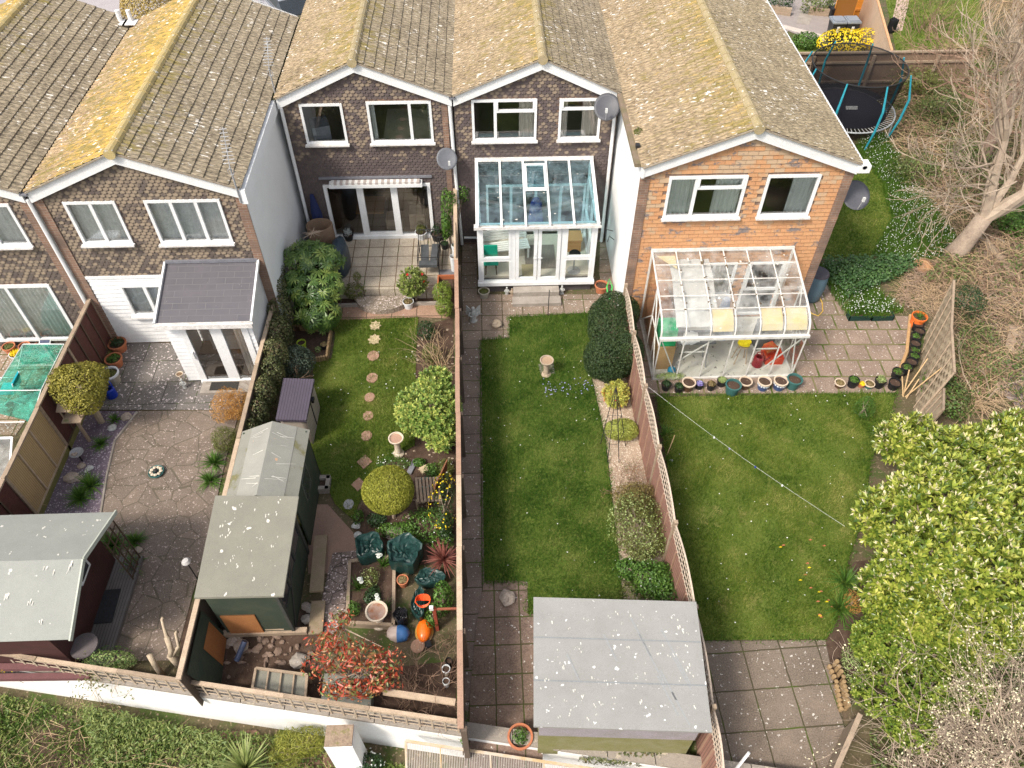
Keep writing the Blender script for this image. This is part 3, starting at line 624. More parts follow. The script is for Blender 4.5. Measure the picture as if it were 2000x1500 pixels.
# third
Y2 = 20.15; o3 = [rect(583,202,681,279,Y2), rect(714,198,848,276,Y2), (-5.05,-1.80,.42,2.42)]
hC = house('terraced_house', 'set-back terraced house with wide patio doors under a rolled striped awning', -5.80, -.98, -3.55, Y2, 30, o3, TILE, ROOFT, ROOFB, RIDGE, floor=.42, ztile=.4)
window(hC, *o3[0], Y2, (), (), (), label='single pane window with cushions piled inside'); wc = window(hC, *o3[1], Y2, (.66,), (), ((0,.12,'drape'),(.92,1,'drape')))
MB().cb((-4.9,Y2+.5,3.95),(.5,.6,.5),.3).build('cushions', pm('cushion_cloth', (.3,.32,.36), (.2,.21,.24), 6), hC)
MB().cb(((o3[1][0]+o3[1][1])/2+.1,Y2+1.35,3.3),(1.5,2.0,.5)).build('bed', GREYROOM, hC)
B = MB(); x0,x1,z0,z1 = o3[2]
B.box(x0,x0+.1,Y2-.07,Y2+.03,z0,z1); B.box(x1-.1,x1,Y2-.07,Y2+.03,z0,z1); B.box(x0+.1,x1-.1,Y2-.07,Y2+.03,z1-.09,z1); B.box(x0-.02,x1+.02,Y2-.12,Y2+.03,z0-.03,z0+.09)
for f in (.335,.655): m = x0+(x1-x0)*f; B.box(m-.10,m+.10,Y2-.075,Y2+.02,z0+.09,z1-.09)
B.box(x0+(x1-x0)*.335+.1,x0+(x1-x0)*.655-.1,Y2-.068,Y2+.02,z0+.09,z0+.19)
pd = B.build('patio_door', WHITE, hC); MB().add([(x0+.05,Y2-.01,z0+.05),(x1-.05,Y2-.01,z0+.05),(x1-.05,Y2-.01,z1-.04),(x0+.05,Y2-.01,z1-.04)], [(0,1,2,3)]).build('pane', GLASS, pd)
FLOORD = pm('dark_floor', (.11,.075,.05), (.08,.055,.04), 3, .6, .1)
MB().add([(-5.7,Y2+.08,.43),(-1.05,Y2+.08,.43),(-1.05,Y2+4.4,.43),(-5.7,Y2+4.4,.43)], [(0,1,2,3)]).build('wooden_floor', FLOORD, hC)
MB().cb((-3.1,Y2+.6,.6),(.55,.5,.35)).cb((-2.35,Y2+.55,.72),(.5,.5,.6)).build('boxes', pm('cardboard', (.42,.33,.24), (.34,.27,.2), 5), hC)
MB().cb((-3.9,Y2+1.1,.85),(.9,.9,.06)).build('table_top', pm('varnished_table', (.26,.13,.04), (.2,.1,.03), 5, .4), hC)
B = MB(); B.box(-4.82,-2.02,Y2-.28,Y2-.03,2.44,2.55); aw = B.build('awning_case', WHITE, hC)
B = MB()
for i in range(30):
    B.cm = i%2; a = -4.75+2.66*i/30; B.box(a, a+2.66/30, Y2-.27, Y2-.10, 2.551, 2.62)
B.build('rolled_awning', [pm('awning_white', (.75,.72,.68)), pm('awning_stripe', (.42,.36,.33))], aw)
MB().box(-5.12,-1.72,Y2-.08,Y2-.032,2.63,2.70).build('lintel_flashing', LEAD, hC)
pipe(hC, [(-5.72,Y2-.12,5.0),(-5.72,Y2-.12,.5)], .05); pipe(hC, [(-1.05,Y2-.08,5.05),(-1.0,Y2-.08,2.6),(-.93,Y2-.1,.1)], .05)
MB().box(-1.28,-1.12,Y2-.04,Y2-.001,1.2,5.0).build('brick_pier', BRICK, hC)
# fourth
o4 = [rect(920,194,1047,272,Y2), rect(1093,192,1169,270,Y2), (-.1,3.0,.3,2.3)]
hD = house('terraced_house', 'set-back terraced house behind the conservatory with blue roof glass', -.94, 3.72, 1.52, Y2, 30, o4, TILE, ROOFT, ROOFB, RIDGE, floor=.4, ztile=.1)
window(hD, *o4[0], Y2, (.36,), ((1,.72),), ((.72,1,'beige'),)); window(hD, *o4[1], Y2, (), ((0,.76),), ((0,.24,'beige'),(.55,1,'beige')))
window(hD, *o4[2], Y2, (.25,.5,.75), (), (), 'patio_door', False)
pipe(hD, [(3.62,Y2-.1,5.0),(3.64,Y2-.1,.1)], .05); pipe(hD, [(-.85,Y2-.08,.35),(-.3,Y2-.08,.33)], .04)
# fifth, the end house
Y5 = 16.5; o5 = [rect(1294,344,1440,424,Y5), rect(1480,341,1590,421,Y5), (7.2,8.3,.1,2.1), (5.6,6.9,.9,2.1)]
o5[0] = (W(1293,424,Y5).x, W(1440,424,Y5).x, W(1300,424,Y5).z, W(1310,344,Y5).z); o5[1] = (W(1477,421,Y5).x, W(1576,421,Y5).x, W(1500,421,Y5).z, W(1500,341,Y5).z)
hE = house('end_terrace_house', 'end house on the right with orange hung tiles on its gable above the glass lean-to', 3.80, 9.22, 6.42, Y5, 27, o5, OTILE, ROOFT, roofm('green_grey_tiles', (.235,.19,.125), (.17,.135,.09), (.38,.28,.12), .86, 1.4, .60), RIDGE, square=True, g=.125, nc=11, zr=6.34, pierL=.24, pierR=.24)
window(hE, *o5[0], Y5, (.36,), ((1,.72),), ((0,.36,'drape'),(.62,.98,'drape'))); window(hE, *o5[1], Y5, (), (), ((.52,1,'drape'),))
window(hE, *o5[2], Y5, (), ((0,.5),), (), 'door', False); window(hE, *o5[3], Y5, (.5,), (), ((.0,1,'drape'),), 'window', True)
MB().box(3.78,3.86,Y5-.16,Y5-.06,4.98,5.28).box(9.2,9.5,Y5-.2,Y5+.1,5.04,5.24).build('eaves_box', WHITE, hE)
pipe(hE, [(9.34,Y5-.2,5.2),(9.34,27,5.2)], .06)
# valley gutters
for h, x, y0, y1 in ((hB,-11.05,Y1-.2,25),(hC,-.96,Y2-.2,30)):
    MB().box(x-.09,x+.09,y0,y1,5.2,5.25).build('valley_gutter', LEAD, h)
MB().box(-5.99,-5.84,Y1-.18,Y2+.2,4.85,5.24).build('parapet_coping', RENDERW, hB)
MB().box(-5.98,-5.80,Y2-.16,25.3,5.245,5.27).build('valley_gutter', pm('mossy_gutter', (.06,.05,.04), (.09,.10,.03), 3), hC)
MB().box(3.62,3.82,Y5,27,5.2,5.30).build('parapet_gutter', pm('mossy_parapet', (.22,.16,.12), (.13,.12,.05), 3, .9, .6), hE)
# ---------------- porch on the second house ----------------
SLATEM, n_, l_, P_ = newmat('roof_slates')
b_ = n_.new('ShaderNodeTexBrick'); b_.inputs['Scale'].default_value = 1; b_.inputs['Brick Width'].default_value = .42; b_.inputs['Row Height'].default_value = .175; b_.inputs['Mortar Size'].default_value = .007
b_.inputs[1].default_value = (.085,.08,.092,1); b_.inputs[2].default_value = (.068,.065,.075,1); b_.inputs[3].default_value = (.14,.13,.13,1); v_ = coords(n_, l_); l_.new(v_, b_.inputs[0])
x_ = mixc(n_, l_, ramp(n_, l_, noise(n_, l_, v_, 2, 6), .3, .7), b_.outputs[0], (.10,.09,.10)); x_ = mixc(n_, l_, ramp(n_, l_, noise(n_, l_, v_, 9, 4, .7), .70, .73), x_, (.6,.55,.48)); l_.new(x_, P_.inputs[0]); P_.inputs['Roughness'].default_value = .7; bump(n_, l_, P_, b_.outputs[1], .4, -.01)
pc = thing('porch', 'small white boarded porch with grey slate roof and glazed double doors', 'porch', (-7.3,14.4,0))
MB().slab((-8.5,15.93,2.97),(-6.1,15.93,2.97),(-6.1,14.2,2.42),(-8.5,14.2,2.42),.06).build('roof', SLATEM, pc)
B = MB(); B.beam((-8.5,15.9,2.99),(-8.5,14.18,2.44),.05,.1); B.beam((-6.08,15.9,2.99),(-6.08,14.18,2.44),.05,.1); B.build('roof_edging', WHITE, pc)
B = MB(); B.box(-8.52,-6.06,14.1,14.19,2.30,2.38); B.box(-8.52,-6.06,14.09,14.11,2.30,2.44); B.box(-8.52,-6.06,14.19,14.2,2.3,2.44); B.build('gutter', DIRTYW, pc)
MB().box(-8.48,-6.1,15.86,15.92,2.98,3.06).build('lead_flashing', LEAD, pc)
B = MB(); yf = 14.38; z = .1
while z < 2.25:
    for a, b in ((-8.42,-8.06),(-6.32,-6.2)): B.add([(a,yf-.03,z),(b,yf-.03,z),(b,yf-.008,z+.14),(a,yf-.008,z+.14),(a,yf,z),(b,yf,z)], [(0,1,2,3),(4,5,1,0)])
    z += .14
B.add([(-8.42,yf,0),(-8.42,15.9,0),(-8.42,15.9,2.85),(-8.42,yf,2.4)], [(0,1,2,3)]); B.add([(-6.2,yf,0),(-6.2,15.9,0),(-6.2,15.9,2.85),(-6.2,yf,2.4)], [(3,2,1,0)])
B.box(-8.44,-6.18,yf-.035,yf+.02,2.24,2.40); B.build('white_boarding', WHITE, pc)
B = MB(); x0, x1 = -8.06, -6.32
B.box(x0,x1,yf-.10,yf+.02,.0,.12); B.box(x0,x1,yf-.05,yf+.02,2.12,2.24); B.box(x0,x0+.16,yf-.05,yf+.02,.12,2.12); B.box(x1-.16,x1,yf-.05,yf+.02,.12,2.12); m = -7.14; B.box(m-.15,m+.15,yf-.055,yf+.02,.12,2.12)
d_ = B.build('double_door', WHITE, pc); MB().add([(x0+.1,yf-.01,.1),(x1-.1,yf-.01,.1),(x1-.1,yf-.01,2.15),(x0+.1,yf-.01,2.15)], [(0,1,2,3)]).build('pane', GLASS, d_)
MB().box(-7.98,-7.94,yf-.10,yf-.05,1.0,1.25).build('handle', WHITE, d_)
curtain(d_, -6.75, -6.5, .15, 2.1, yf+.1, BEIGEC, .03, .09)
MB().box(-8.38,-6.24,yf+.03,15.94,.03,.07).build('interior_floor', pm('brown_carpet', (.22,.13,.08), (.17,.1,.065), 5, .95, .3), pc)
MB().box(-8.0,-6.9,15.55,15.9,.07,.62).build('white_cabinet', INT, pc)
o = MB().box(-8.0,-6.2,13.85,14.27,0,.13).build('step', CONC); tag(o, 'low concrete doorstep in front of the slate roofed porch', 'step')
o = MB().box(-7.75,-7.0,13.93,14.22,.13,.15).build('doormat', pm('mat_rubber', (.03,.028,.026), (.05,.045,.04), 30, .95, .5)); tag(o, 'black doormat lying on the porch step', 'doormat')
# ---------------- lean-to conservatory ----------------
BLUEG = glassm('blue_tinted_glass', (.52,.76,.82), .26, milky=.42, mcol=(.30,.43,.48)); CLEARG = glassm('clear_glass', (.95,.97,.96), .09)
cv = thing('conservatory', 'white lean-to conservatory with blue tinted glass roof and double doors', 'conservatory', (1.35,17.8,0))
XA, XB, YG, ZG, ZW, ZB = -.38, 3.10, 17.78, 2.57, 3.16, .40
B = MB(); B.box(XA+.05,XB-.05,YG+.05,YG+.28,0,ZB-.06); B.box(XA+.05,XA+.3,YG+.28,Y2,0,ZB-.06); B.box(XB-.3,XB-.05,YG+.28,Y2,0,ZB-.06); B.build('brick_base', pm('dark_brick_base', (.10,.085,.085), (.07,.06,.06), 8), cv)
MB().box(XA+.02,XB-.02,YG+.3,Y2-.05,ZB-.1,ZB+.01).build('floor', pm('cream_floor', (.62,.57,.47), (.56,.51,.42), 2, .6, .05), cv)
B = MB(); B.box(XA-.03,XB+.03,YG-.08,YG+.1,ZB-.07,ZB+.05)
px_ = [XA, .66, 1.38, 2.12, XB]
B.box(XA,XA+.1,YG,YG+.09,ZB,ZG); B.box(XB-.1,XB,YG,YG+.09,ZB,ZG); B.box(XA,XB,YG-.003,YG+.09,ZG-.12,ZG)
for x in (.66, 2.12): B.box(x-.06,x+.06,YG,YG+.088,ZB,ZG-.1)
for a, b in ((XA+.1,.6),(2.18,XB-.1)): B.box(a,b,YG+.002,YG+.086,1.22,1.31); B.box(a,a+.07,YG-.012,YG+.06,1.31,ZG-.12); B.box(b-.07,b,YG-.012,YG+.06,1.31,ZG-.12); B.box(a+.07,b-.07,YG-.012,YG+.06,1.31,1.38); B.box(a,a+.06,YG-.01,YG+.06,ZB+.05,1.22); B.box(b-.06,b,YG-.01,YG+.06,ZB+.05,1.22)
for x, y0, y1 in ((XA,YG,Y2),(XB-.08,YG,Y2)):     # side frames
    B.box(x,x+.08,y0,y1,ZB-.05,ZB+.06); B.box(x,x+.08,y1-.08,y1,ZB,ZW-.03)
    B.box(x,x+.08,(y0+y1)/2-.04,(y0+y1)/2+.04,ZB,2.8); B.box(x+.002,x+.078,y0+.05,y1,1.25,1.32); B.box(x,x+.08,y0+.05,y1,ZG-.1,ZG-.02)
B.build('frame', WHITE, cv)
for a, b, hx in ((.73,1.37,1.31),(1.39,2.05,1.46)):
    B = MB(); B.box(a,a+.1,YG-.025,YG+.05,ZB+.06,ZG-.13); B.box(b-.1,b,YG-.025,YG+.05,ZB+.06,ZG-.13); B.box(a+.1,b-.1,YG-.025,YG+.05,ZB+.06,ZB+.19); B.box(a+.1,b-.1,YG-.025,YG+.05,ZG-.23,ZG-.13)
    dd = B.build('door', WHITE, cv); MB().add([(a+.08,YG+.01,ZB+.15),(b-.08,YG+.01,ZB+.15),(b-.08,YG+.01,ZG-.2),(a+.08,YG+.01,ZG-.2)], [(0,1,2,3)]).build('pane', CLEARG, dd)
    MB().box(hx-.012,hx+.012,YG-.05,YG-.025,1.28,1.5).box(hx-.06,hx+.06,YG-.07,YG-.05,1.36,1.385).build('handle', WHITE, dd)
for a, b in ((XA+.08,.62),(2.16,XB-.08)):
    MB().add([(a,YG+.04,ZB+.04),(b,YG+.04,ZB+.04),(b,YG+.04,ZG-.1),(a,YG+.04,ZG-.1)], [(0,1,2,3)]).build('pane', CLEARG, cv)
for x in (XA+.04, XB-.04): MB().add([(x,YG+.08,ZB),(x,Y2-.05,ZB),(x,Y2-.05,ZW-.06),(x,YG+.08,ZG-.05)], [(0,1,2,3)]).build('pane', CLEARG, cv)
zr_ = lambda y: ZW + (ZG+.03-ZW)*(Y2-.02-y)/(Y2-.02-(YG-.06))
for i in range(5):
    a = XA+.02+(XB-XA-.04)*i/5; b = XA+.02+(XB-XA-.04)*(i+1)/5
    MB().add([(a,YG-.06,zr_(YG-.06)),(b,YG-.06,zr_(YG-.06)),(b,Y2-.03,zr_(Y2-.03)),(a,Y2-.03,zr_(Y2-.03))], [(0,1,2,3)]).build('roof_pane', BLUEG, cv)
for i in range(6):
    a = XA+.02+(XB-XA-.04)*i/5; MB().beam((a,YG-.09,zr_(YG-.09)+.02),(a,Y2-.03,zr_(Y2-.03)+.02),.06 if 0 < i < 5 else .09,.05).build('glazing_bar', WHITE, cv)
B = MB(); B.box(XA-.03,XB+.03,Y2-.06,Y2-.035,ZW-.02,ZW+.1); B.box(XA-.03,XB+.03,Y2-.11,Y2-.06,ZW,ZW+.05); B.build('wall_plate', DIRTYW, cv)
B = MB(); B.box(XA-.08,XB+.06,YG-.17,YG-.155,ZG-.06,ZG+.03); B.box(XA-.08,XB+.06,YG-.155,YG-.02,ZG-.07,ZG-.055); B.box(XA-.08,XB+.06,YG-.02,YG-.004,ZG-.07,ZG+.03)
for i in range(6): x = XA+.02+(XB-XA-.04)*i/5; B.box(x-.03,x+.03,YG-.16,YG-.01,ZG+.0,ZG+.025)
B.build('gutter', DIRTYW, cv)
a = XA+.02+(XB-XA-.04)*.4+.03; b = a+(XB-XA)/5-.06; y0, y1 = 18.93, 19.85
B = MB(); B.beam((a,y0,zr_(y0)+.06),(b,y0,zr_(y0)+.06),.09,.06); B.beam((a,y1,zr_(y1)+.06),(b,y1,zr_(y1)+.06),.07,.06); B.beam((a+.03,y0,zr_(y0)+.06),(a+.03,y1,zr_(y1)+.06),.07,.06); B.beam((b-.03,y0,zr_(y0)+.06),(b-.03,y1,zr_(y1)+.06),.07,.06)
rv = B.build('roof_vent', WHITE, cv); MB().add([(a,y0,zr_(y0)+.07),(b,y0,zr_(y0)+.07),(b,y1,zr_(y1)+.07),(a,y1,zr_(y1)+.07)], [(0,1,2,3)]).build('pane', BLUEG, rv)
DROP = pm('bird_droppings', (.7,.68,.62), (.5,.45,.38), 30, .9, 0)
B = MB()
for i in range(26):
    x = U(.0,2.9); y = U(YG+.1,Y2-.3); s = U(.005,.02)*(1.8 if i < 5 else 1); B.lathe([(0,.004),(s,.002)], (x,y,zr_(y)+.004), 6, U(.7,1.4), U(.7,1.6), .3)
B.build('droppings', DROP, cv)
# things inside
CW = pm('cream_painted_wood', (.70,.70,.66), (.62,.62,.58), 4, .6)
t = thing('slatted_bench', 'white slatted bench inside the blue roofed conservatory', 'bench', (.45,18.9,.41))
M_ = Matrix.Rotation(.16, 3, 'Z')
def rb(c, s, parent, name, mat, rz, loc): 
    p = Matrix.Rotation(rz, 3, 'Z') @ Vector(c) + Vector(loc); return MB().cb(p, s, rz).build(name, mat, parent)
for i in range(5): rb((0,-.2+.1*i,.42),(1.5,.08,.02), t, 'seat_slat', CW, .16, (.45,19,.41))
for i in range(4): rb((0,.3,.5+.1*i),(1.5,.02,.08), t, 'back_slat', CW, .16, (.45,19,.41))
for sx in (-.7,.7):
    for sy in (-.2,.3): rb((sx,sy,.2 if sy < 0 else .45),(.05,.05,.4 if sy < 0 else .9), t, 'leg', CW, .16, (.45,19,.41))
GRNC = pm('green_chair_plastic', (.01,.33,.22), (.01,.28,.19), 3, .5)
t = thing('chair', 'green moulded chair behind the left pane of the conservatory', 'chair', (-.05,18.3,.41)); rb((0,0,.43),(.45,.42,.05), t, 'seat', GRNC, 0, (0,18.3,.41)); rb((0,.2,.68),(.42,.05,.35), t, 'backrest', GRNC, 0, (0,18.3,.41))
for sx in (-.17,.17):
    for sy in (-.15,.15): MB().tube([(sx,18.3+sy,.41),(sx*.8,18.3+sy*.8,.82)], .02, 6).build('leg', DARKW, t)
RUGM = pm('striped_rug_cloth', (.30,.26,.22), (.2,.17,.15), 3, .95, .2, lines=('X',.09))
o = MB().cb((1.55,18.95,.425),(.95,1.15,.012),0).build('rug', RUGM); tag(o, 'grey striped rug on the conservatory floor behind the doors', 'rug')
o = MB().cb((1.2,18.3,.43),(.5,.55,.01),0).build('woven_mat', pm('jute', (.42,.36,.22), (.36,.3,.18), 20, .95, .4)); tag(o, 'pale woven mat just inside the left conservatory door', 'mat')
t = thing('chest', 'light brown wooden chest in the back right of the conservatory', 'chest', (2.55,19.4,.41)); MB().box(2.3,2.85,19.15,19.6,.42,.85).build('body', pm('pine', (.50,.27,.12), (.42,.22,.09), 4, .6, .2, lines=('Z',.11)), t); MB().box(2.27,2.88,19.12,19.63,.852,.89).build('lid', pm('pine_lid', (.52,.3,.14), (.45,.25,.11), 4, .6), t)
t = thing('bar_stool', 'bar stool with round steel foot behind the right conservatory pane', 'stool', (2.55,18.25,.41)); MB().lathe([(0,.435),(.21,.43),(.20,.44),(.03,.46),(.025,1.05)], (2.55,18.25,0), 24).build('pedestal', pm('brushed_steel', (.45,.44,.42), (.35,.34,.33), 4, .3), t); MB().lathe([(0,1.05),(.17,1.05),(.18,1.09),(.16,1.12),(0,1.12)], (2.55,18.25,0), 20).build('seat', BLACKP, t)
B = MB(); B.lathe([(.0,1.95),(.07,1.93),(.16,1.75),(.2,1.3),(.24,.98),(0,.97)], (1.45,19.95,0), 12, 1, .5, .12); tag(B.build('hanging_coat', pm('blue_cloth', (.03,.05,.22), (.02,.03,.14), 6, .9)), 'dark blue coat hanging on the house wall inside the conservatory', 'coat')
o = MB().box(.3,1.9,18.0,18.25,0,.30).build('step', CONC); 
t = thing('garden_steps', 'two worn concrete steps below the conservatory doors', 'steps', (1.3,17.4,0))
bpy.data.objects.remove(o)
MB().box(.66,2.05,17.42,17.70,0,.30).build('upper_step', CONC, t); MB().box(.62,2.09,17.08,17.41,0,.15).build('lower_step', CONC, t)
# ---------------- glass lean-to of the end house ----------------
ALU = pm('white_aluminium', (.66,.64,.60), (.46,.43,.39), 6, .4, .05)
MILK = glassm('dusty_glass', (.93,.94,.93), .12, milky=.44)
gh = thing('lean_to_greenhouse', 'aluminium framed glass lean-to with curved eaves against the orange end house', 'greenhouse', (6.35,14.1,0))
GX0, GX1 = 4.41, 8.30; prof = [(16.42,2.60),(15.95,2.50),(15.45,2.39),(14.95,2.28),(14.55,2.17),(14.33,2.08),(14.17,1.95),(14.08,1.80),(14.05,1.62)]
FL = MB().box(GX0+.03,GX1-.03,14.08,16.4,.02,.05).build('floor', pm('speckled_lino', (.62,.60,.54), (.52,.49,.42), 2.2, .6, .05, 60, spk=((.18,.17,.16),9,.66)), gh)
for i in range(7):
    x = GX0+(GX1-GX0)*i/6; MB().tube([(x,y,z+.012) for y, z in prof], .018 if 0 < i < 6 else .028, 6).build('roof_bar', ALU, gh)
    MB().box(x-.014,x+.014,14.03,14.07,.06,1.62).build('wall_bar', ALU, gh)
B = MB()
for y, z in (prof[1], (15.45,2.39), (14.95,2.28), prof[4]): B.beam((GX0,y,z+.008),(GX1,y,z+.008),.022,.02)
B.build('purlins', ALU, gh)
MB().box(GX0-.04,GX1+.04,13.97,14.06,1.58,1.66).build('eaves_beam', ALU, gh); MB().box(GX0-.02,GX1+.02,14.0,14.08,.0,.07).build('sill_rail', ALU, gh); MB().box(GX0-.03,GX1+.03,16.4,16.46,2.58,2.66).build('wall_rail', ALU, gh)
for x in (GX0, GX1):
    B = MB(); B.beam((x,14.05,.03),(x,16.42,.03),.05,.06); B.beam((x,16.4,.03),(x,16.4,2.6),.05,.05); B.beam((x,15.25,.03),(x,15.25,2.3),.03,.03); B.beam((x,14.08,.06),(x,15.25,2.3),.03,.03); B.beam((x,16.4,.06),(x,15.25,1.3),.03,.03); B.beam((x,14.1,1.3),(x,15.25,1.3),.03,.03); B.beam((x,14.65,.05),(x,14.65,2.2),.025,.025)
    B.build('end_frame', ALU, gh)
    P_ = [(x,16.42,.05)]+[(x,y,z) for y, z in prof]+[(x,14.05,.05)]
    MB().add(P_, [tuple(range(len(P_)))]).build('end_pane', CLEARG, gh)
B = MB(); f = lambda t: GX0+(GX1-GX0)*t
for a, za, b, zb in ((.0,1.6,.16,.1),(.16,.7,.40,1.6),(1,1.58,.78,.3)): B.beam((f(a),14.09,za),(f(b),14.09,zb),.03,.03)
B.beam((f(.17),14.1,1.02),(f(.34),14.1,1.02),.03,.03); B.beam((f(.66),14.1,1.08),(f(.83),14.1,1.08),.03,.03); B.build('braces', ALU, gh)
for i in range(6):
    a, b = f(i/6), f((i+1)/6); vs = []
    for y, z in prof: vs += [(a,y,z),(b,y,z)]
    MB().add(vs, [(2*k,2*k+1,2*k+3,2*k+2) for k in range(len(prof)-1)]).build('roof_pane', MILK, gh)
    MB().add([(a,14.05,.06),(b,14.05,.06),(b,14.05,1.6),(a,14.05,1.6)], [(0,1,2,3)]).build('wall_pane', CLEARG, gh)
POLY = pm('yellowed_sheet', (.56,.45,.22), (.50,.41,.24), 3, .5, .1)
for i in (2, 4, 5):
    a, b = f(i/6)+.05, f((i+1)/6)-.05; vs = []
    for y, z in prof[4:8]: vs += [(a,y+.015,z-.03),(b,y+.015,z-.03)]
    MB().add(vs, [(2*k,2*k+1,2*k+3,2*k+2) for k in range(3)]).build('yellowed_panel', POLY, gh)
MB().add([(GX0+.1,16.3,2.53),(GX0+.62,16.3,2.53),(GX0+.62,15.85,2.43)], [(0,1,2)]).build('yellowed_panel', POLY, gh)
B = MB(); 
for i in (1,2,3,4,5):
    for k in range(14 if i in (2,3) else 5): y = U(14.5,16.2); B.ball((f(i/6)+U(-.03,.05),y,2.17+(y-14.55)*.23+.035),(U(.015,.04),U(.015,.04),.015),6,4,.3,k)
B.build('moss', pm('moss_clumps', (.10,.07,.04), (.15,.11,.06), 20), gh)
B = MB()
for i in range(34): x = U(GX0+.4,GX1-.3); y = U(14.7,16.2); s = U(.008,.03)*(1.8 if i < 7 else 1); B.lathe([(0,.006),(s,.003)], (x,y,2.17+(y-14.55)*.232+.012), 6, U(.7,1.3), U(.7,1.6), .3)
B.build('droppings', DROP, gh)
t = thing('dust_sheet', 'long white dust sheet hung under the glass roof', 'sheet', (5.4,15.6,0)); bpy.data.objects.remove(t)
o = curtain(None, 4.85, 5.95, .9, 2.3, 15.2, pm('dust_sheet_cloth', (.66,.65,.62), (.58,.57,.54), 3, .9), .01, .9, 'dust_sheet'); bpy.data.objects.remove(o)
B = MB(); vs = []
for i in range(13):
    for k in range(7): vs.append((4.85+1.12*i/12+.03*sin(k), 16.3-2.0*k/6, 2.45-.19*(k*2.0/6)-.06-(.25 if k > 5 else 0)+.012*sin(i*1.7+k)))
B.add(vs, [(i*7+k,(i+1)*7+k,(i+1)*7+k+1,i*7+k+1) for i in range(12) for k in range(6)])
tag(B.build('dust_sheet', pm('dust_sheet_cloth', (.48,.47,.45), (.40,.39,.37), 3, .9), smooth=True), 'pale dust sheet slung under the left half of the lean-to glass roof', 'sheet')
t = thing('storage_tub', 'green plastic crate on boxes in the left end of the glass lean-to', 'crate', (4.62,14.65,.0)); MB().prism([(4.5,14.4),(4.95,14.4),(4.95,14.9),(4.5,14.9)], .95, 1.55).build('body', pm('green_tub', (.02,.36,.14), (.02,.3,.11), 3, .4), t)
o = MB().box(4.5,4.98,14.38,14.95,.05,.93).build('cardboard_box', pm('cardboard_b', (.46,.29,.14), (.38,.24,.12), 4)); tag(o, 'tall brown cardboard box under the green crate', 'box')
o = MB().box(4.5,4.95,15.1,16.3,.05,1.55).build('tall_cabinet', pm('brown_cabinet', (.26,.12,.06), (.2,.1,.05), 3)); tag(o, 'tall brown cabinet at the left end of the glass lean-to', 'cabinet')
B = MB(); 
for k in range(9): a = rad(k*40); B.cb((5.35+.14*cos(a)+U(-.1,.1),14.5+.1*sin(a),1.12+U(-.02,.03)),(.3,.22,.01),U(0,3),U(-.2,.2),U(-.2,.2))
tag(B.build('crumpled_papers', pm('white_paper', (.72,.71,.7), (.6,.6,.6), 6)), 'crumpled white papers on the workbench in the glass lean-to', 'papers')
t = thing('workbench', 'dark folding workbench under crumpled papers in the glass lean-to', 'bench', (5.5,14.6,0)); MB().box(5.0,6.05,14.35,14.85,1.04,1.09).build('top', pm('bench_grey', (.2,.2,.21), (.15,.15,.16), 4), t)
for sx in (5.1,5.95): 
    for sy in (14.4,14.8): MB().tube([(sx,sy,.05),(sx+(.12 if sx<5.5 else -.12),sy,1.04)], .018, 6).build('leg', STEEL, t)
t = thing('stool', 'tall wooden stool with yellow cloth on its seat', 'stool', (6.95,14.62,.05)); MB().lathe([(0,.7),(.17,.7),(.17,.74),(0,.74)], (6.95,14.62,0), 18).build('seat', PALEW, t)
for sx, sy in ((-1,-1),(1,-1),(1,1),(-1,1)): MB().tube([(6.95+sx*.17,14.62+sy*.13,.05),(6.95+sx*.08,14.62+sy*.08,.7)], .015, 6).build('leg', PALEW, t)
B = MB(); B.ball((6.95,14.62,.80),(.17,.15,.07),14,8,.25,3); tag(B.build('yellow_cloth', pm('yellow_cloth_mat', (.85,.66,.02), (.75,.55,.02), 8, .9, .4)), 'bright yellow cloth bundled on the tall stool', 'cloth')
REDP = pm('dark_red_plastic', (.28,.02,.03), (.2,.015,.02), 4, .4)
t = thing('watering_can', 'dark red watering can on the floor of the glass lean-to', 'watering can', (7.42,14.45,.05)); MB().lathe([(.13,.05),(.15,.07),(.14,.36),(.09,.4),(.08,.36)], (7.42,14.45,0), 16).build('body', REDP, t); MB().tube([(7.54,14.45,.15),(7.72,14.42,.42)], [.03,.018], 6).build('spout', REDP, t); MB().tube([(7.34,14.5,.4),(7.36,14.5,.52),(7.5,14.5,.52),(7.54,14.47,.36)], .015, 6).build('handle', REDP, t)
t = thing('seed_tray', 'orange-red tray beside the dark red watering can', 'tray', (7.9,14.7,.05)); MB().box(7.65,8.15,14.45,14.5,.05,.28).box(7.65,8.15,14.9,14.95,.05,.28).box(7.65,7.7,14.5,14.9,.05,.28).box(8.1,8.15,14.5,14.9,.05,.28).box(7.7,8.1,14.5,14.9,.05,.1).build('box', pm('orange_red_plastic', (.62,.07,.03), (.5,.05,.02), 4, .4), t); MB().cb((7.8,14.8,.4),(.3,.24,.16),.4).build('contents', pm('red_thing', (.5,.04,.03), (.4,.2,.05), 9), t)
o = MB().cb((7.75,15.25,.5),(.5,.4,.9),.2).build('wheeled_bin', pm('grey_plastic_bin', (.13,.13,.14), (.1,.1,.1), 3)); tag(o, 'dark grey box standing behind the orange tray in the lean-to', 'box')
o = MB().ball((4.95,14.22,.17),.12,14,9).build('ball', pm('blue_ball', (.02,.24,.40), (.02,.2,.33), 3, .4)); tag(o, 'small turquoise ball on the lean-to floor by the front glass', 'ball')
B = MB(); B.tube([(6.35,15.2,1.9),(6.32,15.2,1.2),(6.5,15.1,.6)], [.1,.2,.24], 10); tag(B.build('folded_ironing_cloth', pm('blue_grey_cloth', (.18,.22,.33), (.5,.52,.56), 5)), 'blue and white cloth draped in the middle of the glass lean-to', 'cloth')
